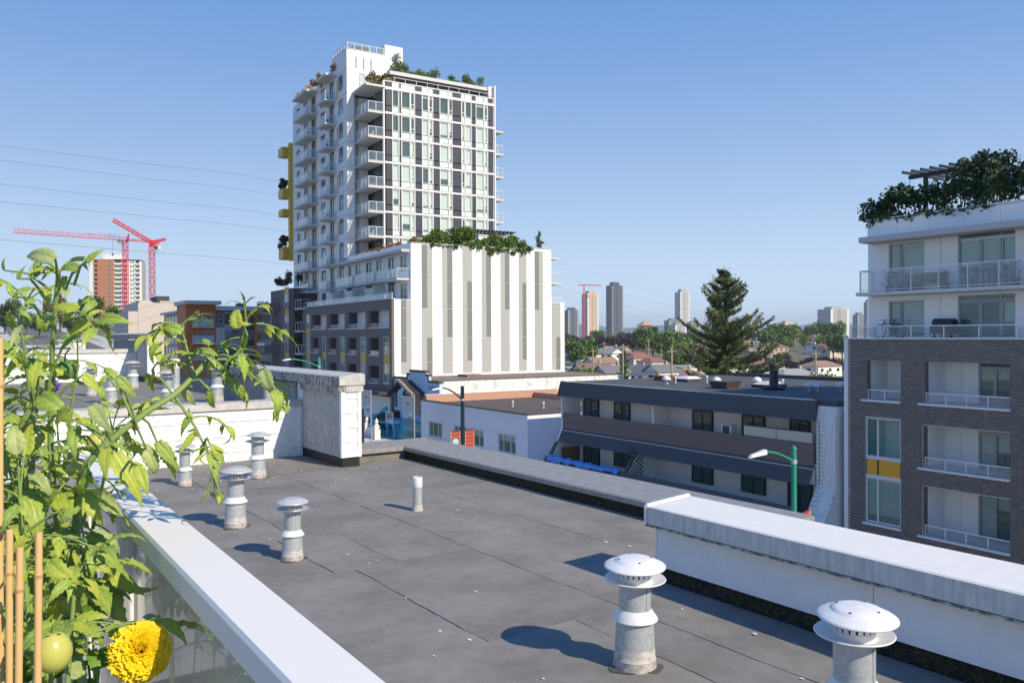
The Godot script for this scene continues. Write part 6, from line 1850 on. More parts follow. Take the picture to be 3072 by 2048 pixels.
func crown_mesh(sd: int, blobs: Array, n: int, leaf: float, c0: Color, c1: Color, shell := 0.5) -> ArrayMesh:
	rng.seed = sd
	var f := Bld.new()
	var vol := 0.0
	for b in blobs: vol += b[1].x * b[1].y + b[1].z * b[1].x
	for b in blobs:
		var m := int(n * (b[1].x * b[1].y + b[1].z * b[1].x) / vol)
		var tone := rng.randf()
		for i in m:
			var d := Vector3(rng.randfn(0, 1), rng.randfn(0, 1), rng.randfn(0, 1)).normalized()
			var r := pow(rng.randf(), shell) * rng.randf_range(0.86, 1.08)
			f.col = c0.lerp(c1, clampf(tone * 0.5 + rng.randf() * 0.5, 0.0, 1.0))
			leaf_quad(f, b[0] + d * r * b[1], leaf * rng.randf_range(0.7, 1.35))
	return f.mesh(Vector3.ZERO, true)

func ball_blobs(sd: int, n: int, r: Vector3, s: float) -> Array:
	rng.seed = sd
	var out := []
	for i in n:
		var d := Vector3(rng.randfn(0, 1), rng.randfn(0, 1), rng.randfn(0, 1)).normalized() * pow(rng.randf(), 0.45)
		out.append([d * r, Vector3.ONE * s * rng.randf_range(0.7, 1.25)])
	return out

func tree(n: String, label: String, cat: String, x: float, z: float, mesh: ArrayMesh, h: float, wide: float, group: String, y = null) -> void:
	# the crown mesh is about 2 units across and 2 tall
	var t := world_thing(n, label, cat, x, z, rng.randf_range(0, 360), group, y)
	var c := put(t, "crown", mesh, mats["leaf"], Vector3(0, h * 0.58, 0))
	c.scale = Vector3(wide / 2.0, h * 0.43, wide / 2.0)
	var k := Bld.new(); k.tube([Vector3(0, -0.5, 0), Vector3(0.1, h * 0.3, 0), Vector3(0, h * 0.62, 0.1)], [h * 0.03, h * 0.022, h * 0.01], 7)
	for i in 4:
		var w := TAU * (i + rng.randf() * 0.5) / 4.0
		k.tube([Vector3(0, h * 0.3, 0), Vector3(cos(w) * wide * 0.25, h * 0.6, sin(w) * wide * 0.25)], [h * 0.013, h * 0.004], 5)
	part(t, "trunk", k, "bark")

func conifer(label: String, x: float, z: float, h: float, spread: float, sd: int, dense: float, y = null, cat := "tree", group := "") -> void:
	rng.seed = sd
	var t := world_thing("conifer_tree", label, cat, x, z, 0.0, group, y)
	var k := Bld.new(); k.tube([Vector3(0, -1, 0), Vector3(0.1, h * 0.5, 0), Vector3(0, h * 0.985, 0)], [h * 0.02, h * 0.012, 0.02], 10); part(t, "trunk", k, "bark")
	var f := Bld.new()
	var lim := Bld.new()
	var y0 := h * 0.12
	while y0 < h * 0.97:
		var s := (y0 - h * 0.1) / (h * 0.9)
		var reach := spread * pow(1.0 - s, 0.9) * (0.82 + 0.3 * sin(s * 31.0 + 1.0)) + 0.15
		var nb := int(lerpf(7.0, 4.0, s))
		for i in nb:
			var w := rng.randf() * TAU
			var len := reach * rng.randf_range(0.62, 1.12)
			if rng.randf() < 0.1: len *= 1.22
			var lift := rng.randf_range(0.0, 0.22) + s * 0.35
			var prev := Vector3(0, y0, 0)
			var steps := maxi(4, int(len * 3.2))
			var pts := [prev]
			for j in range(1, steps + 1):
				var q := j / float(steps)
				var p := Vector3(cos(w + sin(q * 3.0) * 0.08) * len * q, y0 + len * (-0.30 * q + (0.42 + lift) * q * q * 0.9), sin(w + sin(q * 3.0) * 0.08) * len * q)
				pts.append(p)
				var side := Vector3(-sin(w), 0, cos(w))
				var cl := dense * (0.5 + 0.6 * q) * (1.15 - 0.6 * q)
				for m in int(62 * cl):
					var off := side * rng.randfn(0, 0.17 + 0.16 * len * 0.16 * (1.0 - q)) + Vector3(0, rng.randfn(-0.09, 0.1), 0) + (p - prev) * rng.randf()
					var dd := (Vector3(cos(w), -0.25, sin(w)) + side * signf(off.dot(side)) * rng.randf_range(0.2, 0.9) + Vector3(0, rng.randfn(0.0, 0.35), 0)).normalized()
					f.col = Color(0.05, 0.085, 0.032).lerp(Color(0.15, 0.19, 0.065), rng.randf()).lerp(Color(0.24, 0.27, 0.1), 0.5 if q > 0.75 and rng.randf() < 0.4 else 0.0)
					var len2 := rng.randf_range(0.12, 0.27)
					var e := dd.cross(Vector3(rng.randfn(0, 1), rng.randfn(0, 1), rng.randfn(0, 1))).normalized() * len2 * 0.3
					f.tri(prev + off, prev + off + dd * len2 * 0.5 + e, prev + off + dd * len2)
					f.tri(prev + off, prev + off + dd * len2, prev + off + dd * len2 * 0.5 - e)
				prev = p
			lim.tube(pts, [0.05 * reach / spread + 0.012, 0.008], 5, false)
		y0 += lerpf(0.42, 0.3, s) * (h / 19.0)
	part(t, "limbs", lim, "bark")
	part(t, "foliage", f, "needle", true)

# an upright mass of leaves for roof planters, in frame coordinates
func hedge(n: String, label: String, cat: String, phi: float, blobs: Array, count: int, leaf: float, c0: Color, c1: Color, sd: int, group := "") -> void:
	var o: Vector3 = blobs[0][0]
	var t := thing(n, label, cat, phi, o.x, blobs[0][2] if blobs[0].size() > 2 else o.y - 1.0, -o.z, group)
	rng.seed = sd
	var f := Bld.new()
	var vol := 0.0
	for b in blobs: vol += b[1].x * b[1].y
	for b in blobs:
		var tone := rng.randf() * 0.5
		for i in int(count * b[1].x * b[1].y / vol):
			var d := Vector3(rng.randfn(0, 1), rng.randfn(0, 1), rng.randfn(0, 1)).normalized()
			f.col = c0.lerp(c1, clampf(tone + rng.randf() * 0.5, 0, 1))
			leaf_quad(f, b[0] + d * b[1] * pow(rng.randf(), 0.4) * rng.randf_range(0.85, 1.12), leaf * rng.randf_range(0.7, 1.3))
	part(t, "foliage", f, "leaf", true)
	var k := Bld.new()
	for b in blobs: k.tube([Vector3(o.x, o.y - 0.6, b[0].z), b[0]], [0.04, 0.015], 5)
	part(t, "stem", k, "bark")

func run_blobs(a0: float, a1: float, y0: float, y1: float, b0: float, b1: float, n: int, s: float) -> Array:
	var out := []
	for i in n:
		var q := (i + 0.5) / n
		out.append([Vector3(lerpf(a0, a1, q) + rng.randfn(0, 0.12), rng.randf_range(y0 + s * 0.6, y1 - s * 0.5), -lerpf(b0, b1, rng.randf())), Vector3(s, s * 0.9, s) * rng.randf_range(0.75, 1.25)])
	return out

func trees() -> void:
	var px := func(x, d): return (x - 1176.0) / 1900.0 * d
	var green := []
	for i in 3: green.append(crown_mesh(100 + i, ball_blobs(200 + i, 16, Vector3(0.62, 0.62, 0.62), 0.42), 1500, 0.15, Color(0.05, 0.1, 0.02), Color(0.14, 0.22, 0.04)))
	var purple := []
	for i in 2: purple.append(crown_mesh(110 + i, ball_blobs(210 + i, 14, Vector3(0.66, 0.55, 0.66), 0.4), 1300, 0.15, Color(0.02, 0.009, 0.018), Color(0.06, 0.025, 0.045)))
	var lime := crown_mesh(120, ball_blobs(220, 15, Vector3(0.62, 0.62, 0.62), 0.42), 1500, 0.14, Color(0.1, 0.15, 0.02), Color(0.22, 0.28, 0.05))
	var olive := crown_mesh(121, ball_blobs(221, 16, Vector3(0.7, 0.55, 0.7), 0.4), 2600, 0.1, Color(0.09, 0.11, 0.02), Color(0.27, 0.24, 0.06))
	var dark := crown_mesh(122, ball_blobs(222, 15, Vector3(0.55, 0.7, 0.55), 0.4), 1500, 0.14, Color(0.015, 0.035, 0.015), Color(0.045, 0.075, 0.025))
	var autumn := crown_mesh(123, ball_blobs(223, 14, Vector3(0.5, 0.75, 0.5), 0.36), 1400, 0.13, Color(0.08, 0.07, 0.02), Color(0.2, 0.13, 0.05))
	# the big conifer behind the mansard roof
	conifer("big dark conifer towering behind the mansard block's roof", 21.6, -84.0, 20.3, 9.2, 71, 1.25, 0.0)
	conifer("slim conifer among the valley houses", px.call(1433, 215), -215.0, 13.5, 2.6, 73, 0.45)
	conifer("second slimmer conifer behind the big one", px.call(1663, 150), -150.0, 13.0, 3.0, 75, 0.5)
	rng.seed = 77
	for q in [[1322, 330, 14, 11, 0], [1345, 340, 15, 12, 1], [1312, 420, 12, 12, 2], [1478, 420, 17, 15, 0], [1500, 430, 15, 13, 1], [1530, 380, 16, 14, 2], [1552, 400, 15, 12, 0], [1575, 380, 14, 11, 1], [1600, 420, 14, 12, 2], [1350, 230, 9, 9, 1], [1338, 205, 9, 10, 0], [1362, 200, 8.5, 10, 2], [1560, 300, 9, 9, 0], [1545, 330, 10, 10, 2], [1790, 500, 16, 18, 0], [1760, 480, 14, 16, 1], [1830, 620, 12, 14, 2], [1905, 620, 16, 17, 0], [1925, 560, 18, 14, 1], [1880, 650, 17, 18, 2], [1860, 640, 14, 16, 0], [1640, 420, 12, 12, 1], [1690, 420, 12, 12, 2], [1915, 400, 13, 12, 0], [1935, 380, 14, 12, 2], [1410, 520, 9, 12, 1], [1440, 560, 9, 12, 0], [1450, 180, 6, 8, 1]]:
		tree("broadleaf_tree", "mid green rounded tree among the valley houses", "tree", px.call(q[0], q[1]), -q[1], green[q[4]], q[2], q[3], "green trees in the valley")
	for i in 14:
		var d := 470.0 + rng.randf_range(-30, 30)
		tree("plum_tree", "dark purple leaved tree in the row above the valley houses", "tree", px.call([1306, 1326, 1345, 1368, 1392, 1412, 1434, 1452, 1470, 1490, 1512, 1528, 1300, 1380][i], d), -d, purple[i % 2], rng.randf_range(9, 11.5), rng.randf_range(11, 14), "purple trees in a row")
	for i in 12:
		var d := 330.0 + rng.randf_range(-20, 20)
		tree("plum_tree", "low dark purple tree in the row beyond the conifer", "tree", px.call(1728 + i * 18.0, d), -d, purple[i % 2], rng.randf_range(5.5, 8), rng.randf_range(8, 11), "low purple trees beyond the conifer")
	for q in [[1385, 190, 8, 8], [1815, 500, 15, 16], [1808, 460, 10, 10], [1850, 470, 11, 11], [1890, 480, 10, 12], [1562, 350, 12, 11]]:
		tree("lime_tree", "bright yellow green rounded tree in the valley", "tree", px.call(q[0], q[1]), -q[1], lime, q[2], q[3], "bright trees in the valley")
	for q in [[1838, 118, 7.6, 7], [1868, 112, 8.4, 8], [1900, 108, 8.6, 8], [1928, 104, 8.8, 8], [1812, 124, 6.2, 6], [1952, 108, 8, 8]]:
		tree("olive_shrub", "yellow olive bushy shrub behind the mansard roof's far edge", "shrub", px.call(q[0], q[1]), -q[1], olive, q[2], q[3], "olive shrubs behind the roof", 0.5)
	for i in 26:
		var d := rng.randf_range(640, 800)
		tree("valley_tree", "dark tree on the skyline of the valley", "tree", px.call(1300 + i * 25.0, d), -d, dark if i % 3 else green[i % 3], rng.randf_range(9, 15), rng.randf_range(12, 18), "dark trees on the valley skyline")
	# trees up the street, behind the tomato plants and the tower
	for q in [[138, 330, 17, 9, 0], [110, 350, 16, 8, 0], [30, 380, 14, 9, 1], [60, 300, 9, 8, 1], [190, 420, 14, 10, 2], [215, 400, 16, 12, 1], [262, 420, 12, 10, 3], [275, 430, 9, 8, 0], [200, 260, 8, 9, 0], [170, 280, 8, 10, 2], [415, 330, 9, 6, 2], [575, 210, 12, 11, 3], [600, 205, 11, 10, 3], [555, 230, 9, 10, 1], [618, 190, 14, 6, 2], [10, 300, 12, 10, 2], [90, 280, 9, 10, 3], [245, 350, 8, 9, 0]]:
		tree("street_tree", ["narrow brown green tree up the street", "leafy green tree up the street", "dark pointed tree up the street", "spreading green tree behind the orange apartments"][q[4]], "tree", px.call(q[0], q[1]), -q[1], [autumn, green[0], dark, green[1]][q[4]], q[2], q[3], "trees up the street")
	# roof gardens
	rng.seed = 79
	var c0 := Color(0.05, 0.11, 0.015)
	var c1 := Color(0.14, 0.22, 0.035)
	hedge("roof_hedge", "big clipped green hedge spilling over the striped wall", "hedge", TOWER, run_blobs(38.8, 44.8, 22.6, 24.7, 80.8, 82.4, 12, 0.75) + run_blobs(38.6, 45.0, 22.2, 23.2, 79.75, 80.2, 9, 0.35), 8000, 0.2, c0, c1, 81)
	rng.seed = 80
	hedge("roof_hedge", "second green hedge over the striped wall beside the pergola", "hedge", TOWER, run_blobs(45.2, 51.3, 22.5, 24.5, 80.8, 82.4, 12, 0.72) + run_blobs(45.3, 51.6, 22.1, 23.1, 79.75, 80.2, 9, 0.35), 7800, 0.2, c0, c1, 83)
	rng.seed = 81
	hedge("roof_grass", "pale tuft of grass at the corner of the striped wall", "grass", TOWER, run_blobs(36.9, 38.6, 22.5, 23.6, 80.6, 82.0, 5, 0.4), 700, 0.25, Color(0.1, 0.14, 0.03), Color(0.26, 0.28, 0.1), 85)
	rng.seed = 82
	hedge("roof_grass", "orange brown grasses along the podium roof edge", "grass", TOWER, run_blobs(36.7, 37.4, 22.6, 23.3, 83.0, 93.0, 9, 0.35), 900, 0.22, Color(0.2, 0.09, 0.04), Color(0.4, 0.25, 0.12), 87)
	rng.seed = 83
	hedge("roof_shrub", "small young tree on the raised end of the striped wall", "shrub", TOWER, [[Vector3(53.5, 23.6, -81.2), Vector3(0.35, 0.5, 0.35)], [Vector3(53.4, 24.3, -81.2), Vector3(0.3, 0.4, 0.3)], [Vector3(53.6, 24.9, -81.2), Vector3(0.18, 0.35, 0.18)], [Vector3(53.9, 23.9, -81.2), Vector3(0.3, 0.2, 0.3)]], 420, 0.16, Color(0.03, 0.07, 0.02), Color(0.08, 0.13, 0.04), 89)
	rng.seed = 84
	hedge("roof_hedge", "round green shrubs on the tower roof beside the plant room", "hedge", TOWER, run_blobs(42.3, 48.6, 46.0, 47.9, 97.2, 98.6, 13, 0.62), 3000, 0.17, c0, c1, 91)
	rng.seed = 85
	hedge("roof_hedge", "round green shrubs at the far corner of the tower roof", "hedge", TOWER, run_blobs(50.0, 55.0, 46.0, 47.5, 96.4, 98.2, 10, 0.58), 2400, 0.17, c0, c1, 93)
	rng.seed = 86
	hedge("roof_grass", "green and straw grasses over the corner canopy of the tower", "grass", TOWER, run_blobs(38.2, 41.2, 44.0, 45.4, 95.2, 96.6, 8, 0.4), 1000, 0.24, Color(0.08, 0.12, 0.03), Color(0.38, 0.28, 0.12), 95)
	for q in [[36.6, 46.9, 100.5, "straw grasses on the tower roof by the plant room"], [35.6, 46.5, 112.5, "rust grasses on the canopy over the wide balconies"], [35.5, 46.6, 106.0, "rust grasses on the narrow balcony canopy"]]:
		rng.seed = int(q[2] * 3)
		hedge("roof_grass", q[3], "grass", TOWER, run_blobs(q[0], q[0] + 0.8, q[1], q[1] + 1.1, q[2], q[2] + 4.0, 6, 0.42), 700, 0.26, Color(0.3, 0.15, 0.06), Color(0.5, 0.34, 0.16), int(q[2]))
	for q in [[35.7, 34.9, 123.4, 0.75, "dark shrub on the upper yellow frame"], [35.7, 26.2, 123.4, 0.75, "dark shrub on the lower yellow frame"], [34.9, 19.5, 119.0, 1.15, "dark small pine on the brick wing's roof"]]:
		rng.seed = int(q[1])
		var bb := []
		for i in 6: bb.append([Vector3(q[0] + rng.randfn(0, q[3] * 0.5), q[1] + rng.randf() * q[3] * 1.9 + 0.3, -q[2] + rng.randfn(0, q[3] * 0.6)), Vector3.ONE * q[3] * 0.5])
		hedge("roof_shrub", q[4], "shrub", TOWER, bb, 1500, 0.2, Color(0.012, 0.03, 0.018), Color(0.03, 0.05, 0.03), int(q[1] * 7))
	var pg := thing("roof_pergola", "dark slatted pergola above the podium hedges", "pergola", TOWER, 47.5, 22.3, 84.0)
	for i in 17: box(pg, "slat", "pergola", 43.4 + i * 0.5, 43.52 + i * 0.5, 25.1, 25.22, 83.0, 85.4)
	for b in [83.3, 85.0]: box(pg, "beam", "pergola", 43.6, 51.3, 24.92, 25.09, b, b + 0.12)
	for a in [43.9, 46.4, 48.6, 50.9]: box(pg, "post", "pergola", a, a + 0.16, 22.3, 24.91, 83.3, 83.46)
	# brick building's roof garden, leaf colours set dark for its shaded side
	rng.seed = 87
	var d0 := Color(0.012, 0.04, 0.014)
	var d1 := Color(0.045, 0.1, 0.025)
	var bl := []
	for i in 26:
		var b := 24.4 - i * 0.42
		bl.append([Vector3(36.7 + rng.randfn(0, 0.25), 18.85 + rng.randf() * 0.75 + (0.25 if i > 8 else 0.0), -b), Vector3(0.55, 0.55, 0.5) * rng.randf_range(0.8, 1.25)])
	for i in 12: bl.append([Vector3(35.95, 18.35 + rng.randf() * 0.2, -24.2 + i * 0.5), Vector3(0.16, 0.22, 0.3)])
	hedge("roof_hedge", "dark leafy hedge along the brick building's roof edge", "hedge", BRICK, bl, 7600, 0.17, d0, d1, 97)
	bl = []
	for i in 15: bl.append([Vector3(37.6 + rng.randfn(0, 0.3), 19.3 + i * 0.11, -19.6 + rng.randfn(0, 0.7 - i * 0.03)), Vector3(0.5, 0.32, 0.5) * rng.randf_range(0.8, 1.2)])
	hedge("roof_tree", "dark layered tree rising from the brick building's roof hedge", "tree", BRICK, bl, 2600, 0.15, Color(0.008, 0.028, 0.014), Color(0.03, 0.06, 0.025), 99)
	var p2 := thing("roof_pergola", "dark pergola half hidden in the brick building's roof hedge", "pergola", BRICK, 38.5, 18.4, 22.0)
	for i in 7: box(p2, "slat", "pergola", 36.6, 40.0, 20.55, 20.66, 23.0 - i * 0.45, 22.9 - i * 0.45)
	box(p2, "beam", "pergola", 37.3, 37.45, 20.36, 20.54, 20.0, 23.1)
	box(p2, "post", "pergola", 37.3, 37.46, 18.4, 20.35, 22.2, 22.36)

# one tomato leaflet, unit length along +z, drooping; serrated, folded on its midrib, puckered between the veins
func leaflet_mesh(sd: int, wide: float, droop: float, fold: float, twist: float) -> ArrayMesh:
	rng.seed = sd
	var f := Bld.new()
	var nl := 14
	var na := 4
	var grid := []
	var ph := rng.randf() * 6.0
	for i in nl + 1:
		var s := i / float(nl)
		var w := wide * pow(sin(PI * pow(s, 0.66)), 0.9) * (1.0 - 0.3 * s)
		var tooth := 1.0 + (0.11 if i % 2 else -0.09) * (1.0 if s > 0.12 and s < 0.97 else 0.0)
		var ang := droop * s * s
		var cz := (sin(ang) / maxf(ang, 0.01)) * s
		var cy := -(1.0 - cos(ang)) / maxf(ang, 0.01) * s
		var row := []
		for j in range(-na, na + 1):
			var t := j / float(na)
			var ww := w * t * (tooth if absf(t) > 0.9 else 1.0)
			var y := absf(t) * w * fold - absf(t) * absf(t) * w * fold * 0.8
			y += 0.03 * sin(absf(t) * 3.1 + s * 34.0 + ph) * absf(t) * (1.0 - s * 0.5)
			var tw := twist * s
			row.append([Vector3(ww * cos(tw) - y * sin(tw), cy + y * cos(tw) + ww * sin(tw), cz - absf(t) * w * 0.18), Vector2(0.5 + t * 0.5, s)])
		grid.append(row)
	for i in nl:
		for j in na * 2:
			var q := [grid[i][j], grid[i + 1][j], grid[i + 1][j + 1], grid[i][j + 1]]
			for tr in [[0, 1, 2], [0, 2, 3]]:
				var nn: Vector3 = (q[tr[2]][0] - q[tr[0]][0]).cross(q[tr[1]][0] - q[tr[0]][0]).normalized()
				for k in tr: f.vtx(q[k][0], nn, q[k][1])
	# smooth normals
	var acc := {}
	for i in f.v.size():
		var key := Vector3i((f.v[i] * 4000.0).round())
		acc[key] = (acc[key] if acc.has(key) else Vector3.ZERO) + f.n[i]
	for i in f.v.size(): f.n[i] = acc[Vector3i((f.v[i] * 4000.0).round())].normalized()
	return f.mesh()

func leaf_material(key: String, c0: Color, c1: Color, vein: Color, sd: int) -> void:
	var n := noise_bytes(256, sd, 0.02, 4)
	var im := Image.create(256, 256, false, Image.FORMAT_RGB8)
	for y in 256:
		for x in 256:
			var t := absf(x / 255.0 - 0.5) * 2.0
			var s := y / 255.0
			var c := c0.lerp(c1, clampf((n[y * 256 + x] / 255.0 - 0.5) * 1.6 + 0.5, 0, 1))
			var side := absf(fposmod(s * 9.0 - t * 3.2, 1.0) - 0.5) * 2.0
			if t < 0.05: c = c.lerp(vein, 0.8)
			elif side > 0.86: c = c.lerp(vein, 0.55 * (1.0 - t * 0.6))
			var fine := absf(fposmod(s * 36.0 + t * 16.0, 1.0) - 0.5) * 2.0
			if fine > 0.88: c = c.lerp(vein, 0.14)
			im.set_pixel(x, y, c.linear_to_srgb())
	var m := M(key, Color.WHITE, 0.55)
	m.albedo_texture = ImageTexture.create_from_image(im)
	m.backlight_enabled = true; m.backlight = Color(0.55, 0.62, 0.2)
	m.cull_mode = BaseMaterial3D.CULL_DISABLED

var leaflets := []
var leaf_mats := ["tomato_leaf", "tomato_leaf_b", "tomato_leaf_c", "tomato_leaf_pale"]

func put_leaflet(p: Node3D, at: Vector3, dir: Vector3, up: Vector3, s: float, m := "") -> void:
	var z := dir.normalized()
	var x := up.cross(z)
	if x.length() < 0.05: x = Vector3.RIGHT
	x = x.normalized()
	var o := MeshInstance3D.new()
	o.name = "leaflet"
	o.mesh = leaflets[rng.randi() % leaflets.size()]
	o.material_override = mats[m if m != "" else leaf_mats[[0, 0, 1, 1, 2, 3][rng.randi() % 6]]]
	p.add_child(o, true)
	o.transform = Transform3D(Basis(x, z.cross(x), z).scaled(Vector3.ONE * s), at - org[p])
	org[o] = at

# a compound leaf: rachis plus paired leaflets; returns nothing, adds to stems
func compound(p: Node3D, stems: Bld, at: Vector3, dir: Vector3, length: float, size: float, pairs: int, sag := 0.5, m := "") -> void:
	var pts := []
	var d := dir.normalized()
	var q := at
	var n := 8
	for i in n + 1:
		pts.append(q)
		d = (d + Vector3(0, -sag * 0.22, 0)).normalized()
		q += d * length / n
	stems.tube(pts, [0.0032, 0.0022, 0.0018], 6, false)
	var tip: Vector3 = (pts[-1] - pts[-2]).normalized()
	var up := Vector3(rng.randfn(0, 0.3), 1.0, rng.randfn(0, 0.3) + 0.25)
	put_leaflet(p, pts[-1], tip + Vector3(0, -0.15, 0), up, size * rng.randf_range(1.0, 1.25), m)
	for k in pairs:
		var i := n - 1 - int(k * (n - 2) / float(maxi(pairs, 1)))
		var b: Vector3 = pts[i]
		var tt: Vector3 = (pts[mini(i + 1, n)] - pts[maxi(i - 1, 0)]).normalized()
		var sd := tt.cross(Vector3.UP).normalized()
		for s in [-1.0, 1.0]:
			if rng.randf() < 0.08: continue
			var dd: Vector3 = (sd * s * rng.randf_range(0.7, 1.1) + tt * rng.randf_range(0.35, 0.8) + Vector3(0, rng.randf_range(-0.5, 0.15), 0)).normalized()
			var b2: Vector3 = b + dd * 0.012
			stems.tube([b, b2], [0.0015], 5, false)
			put_leaflet(p, b2, dd, up, size * rng.randf_range(0.6, 1.0) * (1.0 - 0.12 * k), m)

func tomato(p: Node3D, at: Vector3, r: float, m: String, stretch := 0.92) -> void:
	var k := Bld.new()
	var prof := []
	for i in 15:
		var w := PI * i / 14.0
		prof.append([sin(w) * r * (1.0 + 0.05 * cos(w)), -cos(w) * r * stretch - (0.12 * r if i > 12 else 0.0) * (i - 12) * 0.5])
	k.lathe(prof, 26, at, -1.0)
	var f := part(p, "tomato", k, m)
	var c := Bld.new()
	for i in 5:
		var w := TAU * i / 5.0 + 0.4
		var e := Vector3(cos(w), 0, sin(w))
		var sd := Vector3(-sin(w), 0, cos(w)) * r * 0.12
		var b := at + Vector3(0, r * stretch * 0.9, 0)
		c.quad(b - sd, b + sd, b + e * r * 0.5 + sd * 0.8 + Vector3(0, r * 0.02, 0), b + e * r * 0.5 - sd * 0.8 + Vector3(0, r * 0.02, 0))
		c.tri(b + e * r * 0.5 + sd * 0.8 + Vector3(0, r * 0.02, 0), b + e * r * 0.95 + Vector3(0, r * 0.25, 0), b + e * r * 0.5 - sd * 0.8 + Vector3(0, r * 0.02, 0))
	c.tube([at + Vector3(0, r * stretch * 0.8, 0), at + Vector3(0.1 * r, r * 1.5, 0.1 * r), at + Vector3(0.5 * r, r * 2.1, 0.0)], [r * 0.09, r * 0.08], 6)
	part(f, "calyx", c, "stem_green")

# point at picture-independent metres: east, height, north of the camera's foot
func pt(x: float, y: float, d: float) -> Vector3: return Vector3(x, y, -d)

func deck() -> void:
	rng.seed = 91
	M("rail_metal", lin(0.76, 0.745, 0.725), 0.7)
	M("stem_green", lin(0.2, 0.3, 0.08), 0.6); M("stem_dark", lin(0.1, 0.2, 0.05), 0.6)
	M("bamboo", lin(0.62, 0.4, 0.17), 0.55); M("bamboo_node", lin(0.4, 0.24, 0.09), 0.6)
	M("tomato_green", lin(0.28, 0.38, 0.06), 0.25); M("tomato_pale", lin(0.5, 0.5, 0.12), 0.22); M("tomato_dark", lin(0.13, 0.26, 0.04), 0.25)
	MT("soil", tex(256, 95, [[0.05, 4, 1.0], [0.3, 2, 1.0]], lin(0.015, 0.01, 0.007), lin(0.07, 0.05, 0.035)), 3.0, 0.95)
	MT("deck_tile", tex(256, 97, [[0.02, 3, 0.7], [0.3, 2, 0.4]], lin(0.3, 0.29, 0.28), lin(0.42, 0.41, 0.4)), 1.0, 0.85)
	leaf_material("tomato_leaf", lin(0.2, 0.32, 0.04), lin(0.33, 0.43, 0.065), lin(0.52, 0.56, 0.16), 201)
	leaf_material("tomato_leaf_b", lin(0.28, 0.38, 0.04), lin(0.42, 0.48, 0.065), lin(0.6, 0.6, 0.18), 203)
	leaf_material("tomato_leaf_c", lin(0.16, 0.27, 0.035), lin(0.28, 0.38, 0.06), lin(0.42, 0.48, 0.18), 205)
	leaf_material("tomato_leaf_pale", lin(0.3, 0.39, 0.13), lin(0.42, 0.48, 0.2), lin(0.52, 0.56, 0.28), 207)
	leaf_material("broad_leaf", lin(0.09, 0.22, 0.02), lin(0.17, 0.32, 0.035), lin(0.24, 0.38, 0.07), 209)
	for i in 14: leaflets.append(leaflet_mesh(300 + i, 0.16 + 0.09 * fposmod(i * 0.37, 1.0), 0.2 + 1.5 * fposmod(i * 0.61, 1.0), 0.25 + 0.6 * fposmod(i * 0.23, 1.0), -0.9 + 1.8 * fposmod(i * 0.43, 1.0)))
	# deck floor behind the guard
	var dk := structure("roof_deck", "raised deck of grey pavers behind the glass guard", RAIL)
	for i in 4:
		for j in 8: box(dk, "paver", "deck_tile", 0.28 - (i + 1) * 0.6 + 0.004, 0.28 - i * 0.6 - 0.004, 11.5, 11.55, -1.8 + j * 0.6 + 0.004, -1.8 + (j + 1) * 0.6 - 0.004)
	box(dk, "deck_base", "white_siding", -2.2, 0.27, 11.0, 11.49, -1.8, 2.98)
	# the guard
	var g := thing("glass_guard", "pale aluminium handrail with clear glass panels along the deck", "guard rail", RAIL, 0.33, 11.5, 1.2)
	var r := Bld.new()
	prism_ay(r, [Vector2(0.284, 12.598), Vector2(0.282, 12.634), Vector2(0.286, 12.64), Vector2(0.366, 12.64), Vector2(0.371, 12.634), Vector2(0.369, 12.598)], -1.2, 2.865)
	part(g, "handrail", r, "rail_metal")
	r = Bld.new()
	prism_by(r, [Vector2(2.778, 12.598), Vector2(2.776, 12.634), Vector2(2.78, 12.6385), Vector2(2.86, 12.6385), Vector2(2.865, 12.634), Vector2(2.863, 12.598)], -2.2, 0.283)
	part(g, "return_handrail", r, "rail_metal")
	for b in [2.78, 2.05, 0.45]:
		var pb := Bld.new()
		pb.ab(0.302, 0.318, 11.5, 12.597, b, b + 0.06); pb.ab(0.319, 0.337, 11.5, 12.597, b + 0.022, b + 0.038); pb.ab(0.338, 0.352, 11.5, 12.597, b, b + 0.06)
		part(g, "post", pb, "rail_metal")
	for q in [[0.52, 2.04], [2.12, 2.77], [-1.1, 0.44]]: box(g, "glass_pane", "deck_glass", 0.326, 0.334, 11.56, 12.597, q[0], q[1])
	box(g, "bottom_rail", "rail_metal", 0.305, 0.35, 11.51, 11.55, -1.1, 0.44)
	box(g, "bottom_rail", "rail_metal", 0.305, 0.35, 11.51, 11.55, 0.52, 2.04)
	# planter
	var pl := thing("planter_box", "long planter box full of soil inside the guard", "planter", RAIL, 0.0, 11.55, 1.7)
	box(pl, "front_board", "cedar", -0.4, -0.37, 11.55, 11.95, 0.7, 2.7); box(pl, "back_board", "cedar", 0.2, 0.23, 11.55, 11.95, 0.7, 2.7)
	box(pl, "end_board", "cedar", -0.369, 0.199, 11.55, 11.95, 0.7, 0.73); box(pl, "end_board", "cedar", -0.369, 0.199, 11.55, 11.95, 2.67, 2.7)
	box(pl, "soil", "soil", -0.369, 0.199, 11.56, 11.9, 0.731, 2.669)
	tomatoes()
	marigold()
	canes()

func bez(pts: Array, n: int) -> Array:
	var cv := Curve3D.new()
	for j in pts.size():
		var d := Vector3.ZERO
		if j > 0 and j < pts.size() - 1: d = (pts[j + 1] - pts[j - 1]) / 6.0
		cv.add_point(pts[j], -d, d)
	cv.bake_interval = 0.01
	var out := []
	for j in n + 1: out.append(cv.sample_baked(cv.get_baked_length() * j / n, true))
	return out

